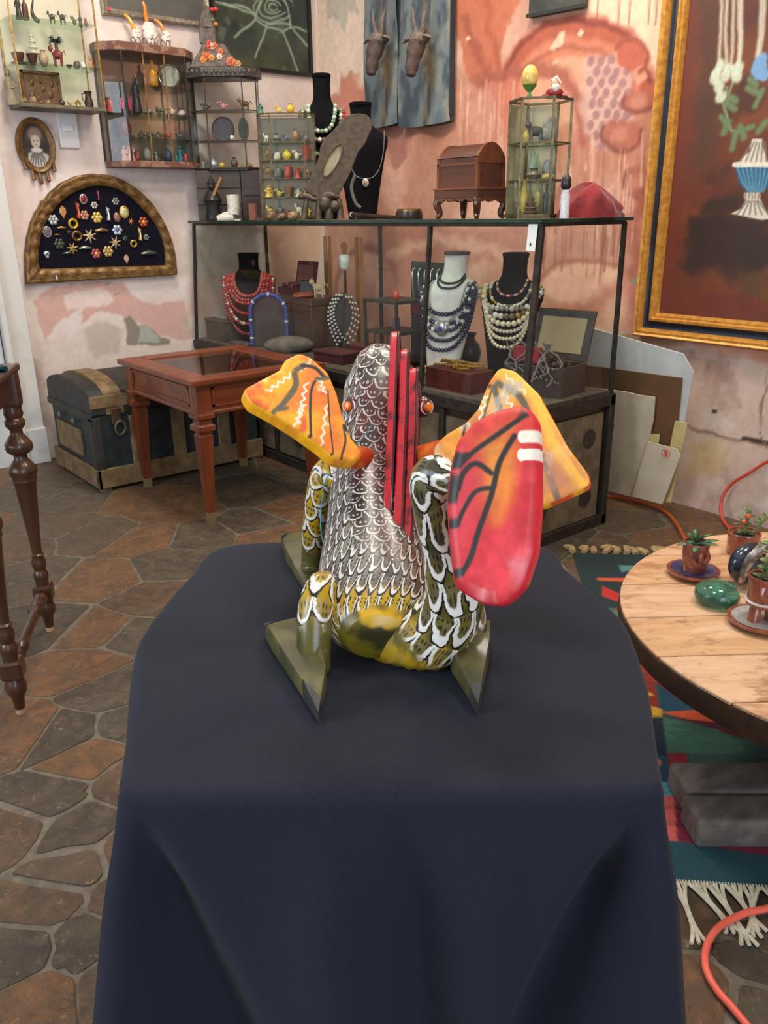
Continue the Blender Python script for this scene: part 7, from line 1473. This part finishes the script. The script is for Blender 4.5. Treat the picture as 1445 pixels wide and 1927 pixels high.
# ================================================================ right side: papers, rug, spool table, pots, cables
# ---- boards and papers leaning on the mural wall
LN = nrm((-1.0, 0, -.19)); LP0 = np.array((3.20, 2.2, 0.0))
def lean(poly, off, name, label, cat, mat, th=.004):
    pts = [atP(x, y, LP0+LN*off, LN) for x, y in poly]; pts = [np.array((p[0], p[1], max(p[2], .008))) for p in pts]; c = np.mean(pts, 0); zb = min(p[2] for p in pts); base = np.array((c[0], c[1], zb))
    t = T(name, label, cat, tuple(base)); MB().prism([p-base for p in pts], -LN*th).build('sheet', mat, t); return t, base
PAP = M('cream_paper', (216, 200, 172), (200, 182, 152), rough=.85, scale=9, bump=.15)
lean([(1005, 585), (1140, 625), (1285, 666), (1305, 702), (1262, 925), (1120, 900), (1005, 850)], 0.0, 'white_board', 'large white board leaning against the mural wall, rearmost', 'board', M('white_board', (206, 204, 200), (190, 188, 184), rough=.7, scale=6), .006)
lean([(1010, 672), (1120, 690), (1283, 712), (1262, 930), (1110, 905), (1010, 860)], .012, 'brown_card', 'brown cardboard sheet leaning in front of the white board', 'cardboard', M('brown_card', (112, 76, 44), (100, 68, 40), rough=.8, scale=6), .005)
lean([(1270, 792), (1293, 796), (1262, 946), (1240, 942)], .022, 'yellow_paper', 'narrow yellow paper sticking out at the right of the leaning sheets', 'paper', M('yellow_paper', (214, 192, 132), (200, 178, 118), rough=.8, scale=8))
lean([(1218, 816), (1241, 818), (1238, 840), (1216, 836)], .026, 'yellow_note', 'small yellow paper edge above the stamped letter', 'paper', MATS['yellow_paper'])
lean([(1110, 730), (1144, 733), (1180, 738), (1205, 744), (1232, 748), (1229, 790), (1222, 822), (1200, 938), (1110, 915)], .034, 'watercolour_sheet', 'thick cream rough-edged sheet leaning next to the display case', 'paper', PAP, .006)
lean([(1110, 795), (1156, 799), (1136, 880), (1110, 875)], .046, 'kraft_card', 'small tan card between the display case and the cream sheet', 'cardboard', M('kraft', (150, 122, 84), rough=.8))
t, base = lean([(1219, 831), (1274, 845), (1280, 858), (1246, 949), (1189, 934)], .048, 'stamped_letter', 'cream letter with a round red postmark leaning in front', 'letter', M('letter_paper', (222, 204, 176), (210, 190, 160), rough=.8, scale=10))
q = atP(1253, 853, LP0+LN*.05, LN)-base; u_ = nrm(np.cross(LN, (0, 0, 1))); w_ = np.cross(u_, LN)
MB().torus(q, .020, .0012, 24, 5, ax=LN).build('postmark_ring', M('stamp_red', (214, 92, 84), rough=.8), t)
MB().prism([q+u_*a+w_*b for a, b in ((-.007, -.014), (.007, -.014), (.007, .014), (-.007, .014))], LN*.0006).build('postmark', MATS['stamp_red'], t)
# ---- rug
A_ = np.array(fl(1078, 1046)); B_ = np.array(fl(1262, 1668)); vd = nrm(B_-A_); LR = float(np.linalg.norm(B_-A_)); ud = np.array((-vd[1], vd[0]));
if np.dot(ud, np.array(fl(1445, 1400))-A_) < 0: ud = -ud
WRg = 1.35; rugo = np.array((*A_, 0.0))
rug = T('woven_rug', 'multicoloured woven rug with white fringe under the round wooden table', 'rug', (float(A_[0]), float(A_[1]), .0))
def rp(x, y): p = np.array(fl(x, y))-A_; return (float(np.dot(p, ud)), float(np.dot(p, vd)))
TEALc, DKT = (32, 74, 84), (24, 44, 46)
def paint_rug(u, v):
    c = Canvas(u, v, (50, 92, 82)); q = lambda L: [rp(*p) for p in L]
    c.poly([(-.1, -.1), (2, -.1), (2, .11), (-.1, .11)], DKT); c.poly([(-.1, -.1), (.16, -.1), (.16, LR*.28), (-.1, LR*.28)], DKT)
    c.poly([(.16, .11), (2, .11), (2, .24), (.16, .24)], (76, 128, 122)); c.poly(q([(1140, 1090), (1180, 1080), (1260, 1085), (1260, 1100), (1135, 1100)]), (30, 40, 56)); c.line(q([(1130, 1096), (1260, 1098)]), .03, (200, 80, 44))
    c.poly(q([(1132, 1108), (1170, 1125), (1165, 1140), (1132, 1128)]), (176, 40, 34)); c.poly(q([(1140, 1155), (1200, 1145), (1200, 1165), (1145, 1168)]), (160, 34, 40)); c.poly(q([(1100, 1135), (1200, 1170), (1200, 1210), (1120, 1210)]), (64, 110, 92)); c.line(q([(1150, 1190), (1200, 1185)]), .05, (200, 150, 50))
    c.poly(q([(1160, 1210), (1215, 1225), (1225, 1255), (1170, 1250)]), (206, 76, 38)); c.poly(q([(1170, 1250), (1225, 1255), (1240, 1340), (1180, 1335)]), (140, 44, 32)); c.ell(rp(1206, 1313), .035, .012, (206, 160, 60))
    c.poly(q([(1232, 1262), (1260, 1290), (1235, 1290)]), (40, 96, 104)); c.poly(q([(1237, 1290), (1310, 1338), (1290, 1345), (1240, 1345)]), (26, 74, 96)); c.line(q([(1235, 1280), (1290, 1320), (1340, 1345)]), .05, (166, 34, 40)); c.line(q([(1258, 1290), (1300, 1325), (1350, 1338)]), .05, (214, 160, 52))
    c.poly(q([(1190, 1325), (1246, 1342), (1244, 1358), (1196, 1358)]), (214, 160, 44)); c.poly(q([(1242, 1347), (1300, 1344), (1365, 1340), (1368, 1368), (1300, 1365)]), (206, 86, 44)); c.poly(q([(1240, 1352), (1300, 1362), (1380, 1370), (1400, 1400), (1320, 1372)]), (90, 24, 38))
    c.poly(q([(1200, 1358), (1245, 1358), (1258, 1430), (1215, 1430)]), (20, 36, 52)); c.poly(q([(1246, 1358), (1300, 1370), (1350, 1380), (1400, 1412), (1400, 1425), (1255, 1428)]), (62, 110, 88))
    c.poly(q([(1215, 1430), (1256, 1430), (1262, 1480), (1222, 1476)]), (28, 70, 92)); c.poly(q([(1224, 1474), (1265, 1484), (1268, 1508), (1236, 1505)]), (84, 160, 172)); c.poly(q([(1255, 1425), (1290, 1425), (1300, 1500), (1264, 1490)]), (146, 28, 42)); c.poly(q([(1262, 1488), (1282, 1495), (1280, 1502), (1266, 1500)]), (206, 160, 60))
    c.poly(q([(1236, 1506), (1268, 1506), (1274, 1592), (1252, 1592)]), (214, 96, 90)); c.poly(q([(1268, 1507), (1460, 1520), (1460, 1625), (1274, 1592)]), (128, 30, 56)); n = fbm(u*3, v*60); m = np.clip(.5-c.sd(q([(1268, 1507), (1460, 1520), (1460, 1625), (1274, 1592)]))/.004, 0, 1); c.blend(m*np.clip((n-.5)/.1, 0, 1)*.5, (84, 22, 54))
    c.poly(q([(1230, 1592), (1274, 1592), (1460, 1622), (1460, 1760), (1240, 1700)]), TEALc); c.ell(rp(1228, 1441), .02, .02, (196, 110, 90))
    c.noise((30, 50, 60), 14, .6, .75, .25, sv=60); return c
us_ = samples(0, WRg, .0055); vs_ = samples(0, LR, .0055)
RUGM = paintmat('rug_weave', .95, (90, .14), .4, bscale=180)
paintgrid('woven_field', us_, vs_, lambda u, v: (u*ud[0]+v*vd[0], u*ud[1]+v*vd[1], np.full_like(u, .0125)), paint_rug, RUGM, rug)
m = MB(); cn_ = [np.array((0, 0)), ud*WRg, ud*WRg+vd*LR, vd*LR]; m.prism([(*p, .006) for p in cn_], (0, 0, .0055)); m.build('backing', pc((60, 70, 70), .95), rug)
FR = M('fringe_cotton', (214, 208, 186), (190, 184, 160), rough=.95, scale=60, bump=.4); rg = random.Random(17)
for i in range(15):                                   # near fringe: knotted tassels
    u0_ = .012+i*.036; d0_ = vd*LR+ud*u0_; sw = rg.uniform(-.035, .045); L0 = rg.uniform(.10, .16); m = MB()
    for j in range(3):
        o_ = (j-1)*.006; pts = [(*(d0_+ud*o_*2.5), .012), (*(d0_+ud*(sw*.3+o_*.4)+vd*L0*.35), .012), (*(d0_+ud*(sw*.8+o_*.5)+vd*L0*.75), .011), (*(d0_+ud*(sw+o_*2.5)+vd*L0), .010)]; m.tube(smooth_path(pts, 3), .0042, 6)
    m.build('tassel', FR, rug, smooth=True)
m = MB()
for i in range(90): d0_ = vd*LR+ud*(i*.006); m.tube([(*(d0_-vd*.006), .0135), (*(d0_+vd*rg.uniform(.006, .016)+ud*rg.uniform(-.003, .003)), .012)], .0018, 4)
o = m.build('fringe_knots', FR, rug); o['kind'] = 'stuff'
FR2 = M('fringe_beige', (176, 152, 108), (150, 126, 88), rough=.95, scale=40, bump=.5)
for i in range(16):
    d0_ = ud*(.0+i*.042)-vd*.012; pts = [(*d0_, .012), (*(d0_-vd*rg.uniform(.03, .06)+ud*rg.uniform(-.03, .03)), .014), (*(d0_-vd*rg.uniform(.03, .09)+ud*rg.uniform(-.06, .02)), .011)]; MB().tube(smooth_path(pts, 4), [.011, .013, .015, .014, .013, .012, .011, .009, .006], 7).build('tassel', FR2, rug, smooth=True)
# ---- spool table
SZ = .45; sc_ = np.array((1.834, .573)); SR = .534
sp = T('round_wooden_table', 'round plank table with a thick dark edge at the right', 'table', (*sc_, 0))
def plank_mat(i, c1, c2):
    m, t, b_ = newmat('plank_%d' % i); tc = t.node('ShaderNodeTexCoord'); mp = t.node('ShaderNodeMapping'); t.link(tc.outputs['Object'], mp.inputs[0]); mp.inputs['Scale'].default_value = (1.5, 16, 16); mp.inputs['Location'].default_value = (i*3.1, i*1.7, 0)
    m2 = t.node('ShaderNodeMapping'); t.link(tc.outputs['Object'], m2.inputs[0]); m2.inputs['Scale'].default_value = (1, 2.2, 2); m2.inputs['Location'].default_value = (i*1.3, 0, 0)
    g = t.noise(mp.outputs[0], 2.2, 6, .6, 1.2); p = t.noise(m2.outputs[0], 4.5, 7, .68, .6); q = t.noise(m2.outputs[0], 14, 6, .7, .3)
    col = t.mix(t.m('MULTIPLY', t.step(g, .42, .68), .55), lin(c1), lin(c2)); col = t.mix(t.m('MULTIPLY', t.step(p, .47, .62), .8), col, lin((150, 104, 66))); col = t.mix(t.m('MULTIPLY', t.step(q, .56, .68), .55), col, lin((110, 74, 50))); col = t.mix(t.m('MULTIPLY', t.step(p, .42, .30), .6), col, lin((222, 190, 160)))
    t.link(col, b_.inputs['Base Color']); b_.inputs['Roughness'].default_value = .55; bumpit(t, b_, g, .2, .002); return m
PLK = [plank_mat(i, a, b) for i, (a, b) in enumerate((((202, 160, 120), (172, 126, 86)), ((206, 168, 132), (180, 138, 98)), ((210, 176, 144), (186, 146, 110)), ((204, 164, 124), (176, 132, 92)), ((208, 170, 136), (182, 142, 104))))]
dirp = nrm(np.array(atz(1445, 1165, SZ)[:2])-np.array(atz(1190, 1172, SZ)[:2])); pa = math.atan2(dirp[1], dirp[0]); np2 = np.array((-dirp[1], dirp[0]))
l1 = float(np.dot(np.array(atz(1172, 1100, SZ)[:2])-sc_, np2)); l2 = float(np.dot(np.array(atz(1190, 1162, SZ)[:2])-sc_, np2)); stp = abs(l1-l2)
cuts = sorted([-SR]+[l1-stp*k for k in range(-4, 8) if abs(l1-stp*k) < SR-.04]+[SR])
for i in range(len(cuts)-1):
    a, b = cuts[i]+.002, cuts[i+1]-.002; ys = np.linspace(max(a, -SR+.001), min(b, SR-.001), 9); L_ = [(-math.sqrt(SR*SR-y*y), y) for y in ys]; R_ = [(math.sqrt(SR*SR-y*y), y) for y in ys[::-1]]
    o = MB().prism([(x, y, SZ-.008+random.uniform(-.0006, .0006)) for x, y in L_+R_], (0, 0, .008)).build('plank', PLK[i % 5], sp, bevel=.0015); o.rotation_euler = (0, 0, pa)
MB().lathe([(SR-.03, SZ-.062), (SR-.004, SZ-.060), (SR+.004, SZ-.03), (SR+.002, SZ-.009), (SR-.03, SZ-.009)], 96).build('rim', wood('spool_rim', (70, 47, 31), (42, 29, 21), rough=.6), sp, smooth=True)
fd = nrm(np.array((.125, -.105))); fp = np.array((-fd[1], fd[0])); fc = np.array((1.455, .755))-fp*0.0
GW = M('grey_driftwood', (112, 102, 94), (84, 76, 70), rough=.8, scale=8, bump=.4, stretch=(1, 3, 3))
for k, (o1, o2) in enumerate(((-.105, -.015), (-.008, .10))):
    pts = []
    for s_ in np.linspace(0, .85, 18): pts.append(fc+fd*(s_+.012*math.sin(s_*19+k))+fp*o1)
    for s_ in np.linspace(.85, 0, 18): pts.append(fc+fd*(s_-.006*(k == 0))+fp*o2)
    MB().prism([(p[0]-sc_[0], p[1]-sc_[1], .014) for p in pts], (0, 0, .072)).build('foot_plank', GW, sp, bevel=.012, seg=3, smooth=True)
for k in (.32, .62): c_ = fc+fd*k-sc_; MB().box((c_[0], c_[1], .24), (.12, .16, .30), rz=math.atan2(fd[1], fd[0])).build('upright', wood('spool_core', (86, 62, 44), (62, 44, 32), rough=.6, axis=2), sp, bevel=.004)
MB().box((0, 0, .37), (.7, .12, .04), rz=math.atan2(-fd[0], fd[1])+PI/2*0).build('cross_beam', MATS['spool_core'], sp)
# ---- pots and ornaments on it
TERR = M('glazed_terracotta', (150, 84, 62), (120, 62, 48), rough=.22, scale=30, bump=.3, coat=.6); BLUEG = M('blue_glaze', (44, 54, 96), (70, 70, 110), rough=.2, scale=40, coat=.6); SOIL = M('soil', (50, 40, 32), (34, 28, 24), rough=1, scale=80, bump=.6); LEAF = [pc((70, 104, 64), .45), pc((100, 126, 76), .45), pc((84, 118, 84), .4), pc((120, 140, 84), .45)]
def potted(name, label, P, r, h, saucer, leaves, rs_, feet=False, knob=True):
    t = T(name, label, 'potted plant', P, FC); rg = random.Random(rs_); z0 = .0
    if saucer:
        s_ = MB().lathe([(saucer*.7, 0), (saucer, .010), (saucer*1.02, .016), (saucer*.9, .016), (saucer*.6, .010)], 28).build('saucer', TERR, t, smooth=True); z0 = .011
        MB().lathe([(saucer*.62, .0112), (saucer*.88, .0168), (saucer*.80, .0150)], 28).build('saucer_glaze', BLUEG if not feet else pc((170, 170, 166), .3), s_, smooth=True)
    zp = z0
    if feet:
        for q in (-1, 1): MB().tube([(q*r*.55, -r*.3, z0), (q*r*.45, -r*.2, z0+.03), (q*r*.3, 0, z0+.045)], [r*.36, r*.34, r*.4], 10).build('foot', TERR, t, smooth=True)
        MB().torus((0, 0, z0+.048), r*.95, .003, 24, 6).build('white_ring', pc((224, 220, 212), .4), t, smooth=True); zp = z0+.035
    rings = []
    for f, k in ((0, .82), (.06, .9), (.35, .94), (.6, .98), (.8, .95), (.95, 1.0), (1, .97), (.99, .88), (.9, .86)):
        rings.append([(r*k*math.cos(a)*(1+.03*math.sin(3*a+f*5)), r*k*math.sin(a)*(1+.03*math.cos(2*a+f*7)), zp+h*f) for a in (2*PI*j/26 for j in range(26))])
    pt = MB().loft(rings).build('pot', TERR, t, smooth=True)
    MB().lathe([(r*.88, zp+h*.88), (r*.5, zp+h*.91), (.002, zp+h*.92)], 18).build('soil', SOIL, t)
    if knob:
        for q in (-1, 1): MB().tube(smooth_path([(q*r*.5, -r*.86, zp+h*.8), (q*r*.62, -r*.98, zp+h*.6), (q*r*.3, -r*1.02, zp+h*.42)], 4), .006, 7).build('clay_ridge', TERR, pt, smooth=True)
        MB().ball((0, -r*1.0, zp+h*.6), (.008, .012, .014), 10, 7).build('clay_nose', TERR, pt, smooth=True)
    for (n_, l_, w_, up, mat, dz) in leaves:
        for i in range(n_):
            a = 2*PI*i/n_+rg.uniform(-.4, .4); e = up+rg.uniform(-.25, .25); l = l_*rg.uniform(.75, 1.15); d = np.array((math.cos(a)*math.cos(e), math.sin(a)*math.cos(e), math.sin(e))); b = np.array((rg.uniform(-.006, .006), rg.uniform(-.006, .006), zp+h*.9+dz*rg.uniform(.6, 1.1))); sdv = nrm(np.cross(d, (0, 0, 1))); upv = np.cross(sdv, d)
            prof = ((0, .25), (.25, .75), (.55, 1), (.8, .75), (1, .08)); rings = []
            for f, k in prof:
                c_ = b+d*l*f+np.array((0, 0, -.25*l*f*f)); rings.append([c_-sdv*w_*k, c_-upv*w_*k*.22, c_+sdv*w_*k, c_+upv*w_*k*.30])
            MB().loft(rings).build('leaf', mat, t, smooth='full')
    return t, zp+h
P1 = atz(1303, 1082, SZ); potted('potted_succulent', 'succulent in a glazed brown cup with blue-rimmed saucer, leftmost on the round table', (P1[0], P1[1], SZ+.0005), .032, .078, .062, [(7, .060, .011, .35, LEAF[2], 0), (5, .045, .010, .9, LEAF[0], .008)], 1)
P2 = atz(1395, 1042, SZ); t, zt = potted('potted_succulent', 'spiky succulent in a brown pot at the back of the round table', (P2[0], P2[1], SZ+.0005), .042, .062, 0, [(10, .03, .005, .5, LEAF[3], 0), (9, .03, .005, .6, LEAF[1], .03), (8, .028, .005, .8, LEAF[3], .055)], 2, knob=False)
MB().tube([(0, 0, zt-.01), (.006, 0, zt+.06)], .004, 6).build('stem', LEAF[1], t); MB().tube([(.02, 0, zt-.005), (.07, 0, zt+.06)], .003, 6).build('stem', LEAF[1], t)
for i in range(14): q = np.array((.03+.05*i/14, 0, zt+.015+.055*i/14)); MB().ball(q+np.array((random.uniform(-.012, .012), random.uniform(-.01, .01), random.uniform(-.006, .012))), (.009, .005, .005), 6, 4, rz=random.uniform(0, 3)).build('leaf', LEAF[3], t, smooth=True)
for x, z in ((-.006, .05), (-.015, .035)): MB().ball((x, -.02, zt+z), .006, 8, 6).build('red_bud', pc((226, 80, 40), .4), t, smooth=True)
P3 = atz(1428, 1175, SZ); t, zt = potted('potted_succulent', 'trailing succulent in a face pot with feet on a saucer, nearest on the round table', (P3[0], P3[1], SZ+.0005), .036, .070, .066, [(8, .028, .009, .3, LEAF[1], 0), (7, .022, .009, .7, LEAF[3], .02)], 3, feet=True)
MB().tube(smooth_path([(0, 0, zt-.01), (-.004, 0, zt+.03), (.006, 0, zt+.07), (.01, 0, zt+.095)], 4), .0025, 6).build('stem', LEAF[1], t)
for i in range(12): z = zt+.01+.085*i/12; a = i*2.4; MB().ball((.012*math.cos(a), .012*math.sin(a), z), (.011, .009, .004), 8, 5, rz=a).build('leaf', LEAF[1 if i % 2 else 3], t, smooth=True)
PG = atz(1347, 1135, SZ); t = T('glass_paperweight', 'green glass paperweight on the round table', 'paperweight', (PG[0], PG[1], SZ+.0005), FC)
gm, gt, gb = newmat('green_glass'); gb.inputs['Base Color'].default_value = lin((120, 190, 168)); gb.inputs['Transmission Weight'].default_value = .9; gb.inputs['Roughness'].default_value = .03; gb.inputs['IOR'].default_value = 1.45
MB().lathe([(.025, 0), (.042, .004), (.050, .018), (.049, .032), (.038, .045), (.02, .051), (.002, .052)], 32).build('body', gm, t, smooth='full'); MB().ball((0, 0, .024), (.016, .016, .012), 14, 8).build('bubble', pc((160, 196, 180), .1), t, smooth=True)
PF = atz(1385, 1100, SZ); t = T('abalone_shell', 'dark iridescent shell with a silver rim behind the glass paperweight', 'shell', (PF[0]+.03, PF[1]-.01, SZ+.0005), FC+.5)
m = MB(); rings = []
for i in range(9):
    f = i/8; rings.append([((.055*math.sin(f*PI*.95)+.004)*math.cos(a), -.04+.085*f+.0, .05+(.048*math.sin(f*PI*.95)+.003)*math.sin(a)) for a in (2*PI*j/20 for j in range(20))])
m.loft(rings); m.v = [(a, b, max(c_, 0)) for a, b, c_ in m.v]; m.build('shell', M('abalone', (50, 66, 84), (24, 24, 34), rough=.2, scale=26, coat=.7, metal=.3), t, smooth=True)
MB().tube(smooth_path([(-.05, -.02, .02), (-.045, -.03, .075), (-.01, -.035, .105), (.03, -.03, .098), (.05, -.025, .07)], 4), [.006, .009, .011, .010, .012, .013, .011, .012, .013, .012, .010, .012, .011, .009, .008, .006, .005], 8).build('silver_rim', M('crumpled_silver', (190, 186, 184), (110, 106, 110), rough=.25, metal=.9, scale=60, bump=.8), t, smooth=True)
# ---- cables
def cable(pts, r, name, label, mat, cat='cable'):
    P = smooth_path([np.array(p, float) for p in pts], 8); c = P[0].copy(); c[2] = 0; o = one(MB().tube([p-c for p in P], r, 10), name, mat, label, cat, tuple(c)); return o
F3 = lambda x, y, z: np.array((*fl(x, y), z))
cable([F3(1500, 1712, .030), F3(1445, 1728, .026), F3(1395, 1738, .024), F3(1350, 1760, .020), F3(1328, 1790, .0125), F3(1326, 1830, .0125), F3(1345, 1870, .0125), F3(1375, 1905, .0125), F3(1420, 1960, .0125)], .0068, 'coral_cable', 'coral orange cable looping over the rug fringe at lower right', M('coral_rubber', (236, 104, 84), (226, 96, 78), rough=.45, scale=20))
cable([np.array((2.95, 2.45, .02)), F3(1130, 938, .016), F3(1180, 945, .016), F3(1230, 958, .016), F3(1258, 975, .016), F3(1275, 1000, .022), F3(1300, 1040, .022), F3(1360, 1080, .022)], .008, 'orange_cable', 'orange cable running along the floor from behind the display case', M('orange_rubber', (190, 88, 38), (170, 76, 34), rough=.5, scale=20))
cable([atX(1500, 845, 3.32), atX(1445, 868, 3.32), atX(1410, 890, 3.32), atX(1380, 908, 3.32), atX(1362, 930, 3.31), atX(1356, 955, 3.29), F3(1361, 988, .016), F3(1385, 1010, .016), F3(1440, 1030, .016), F3(1500, 1050, .016)], .007, 'red_cable', 'thin red cable hanging by the mural wall at the right', M('red_rubber', (206, 76, 58), (190, 66, 50), rough=.45, scale=20))
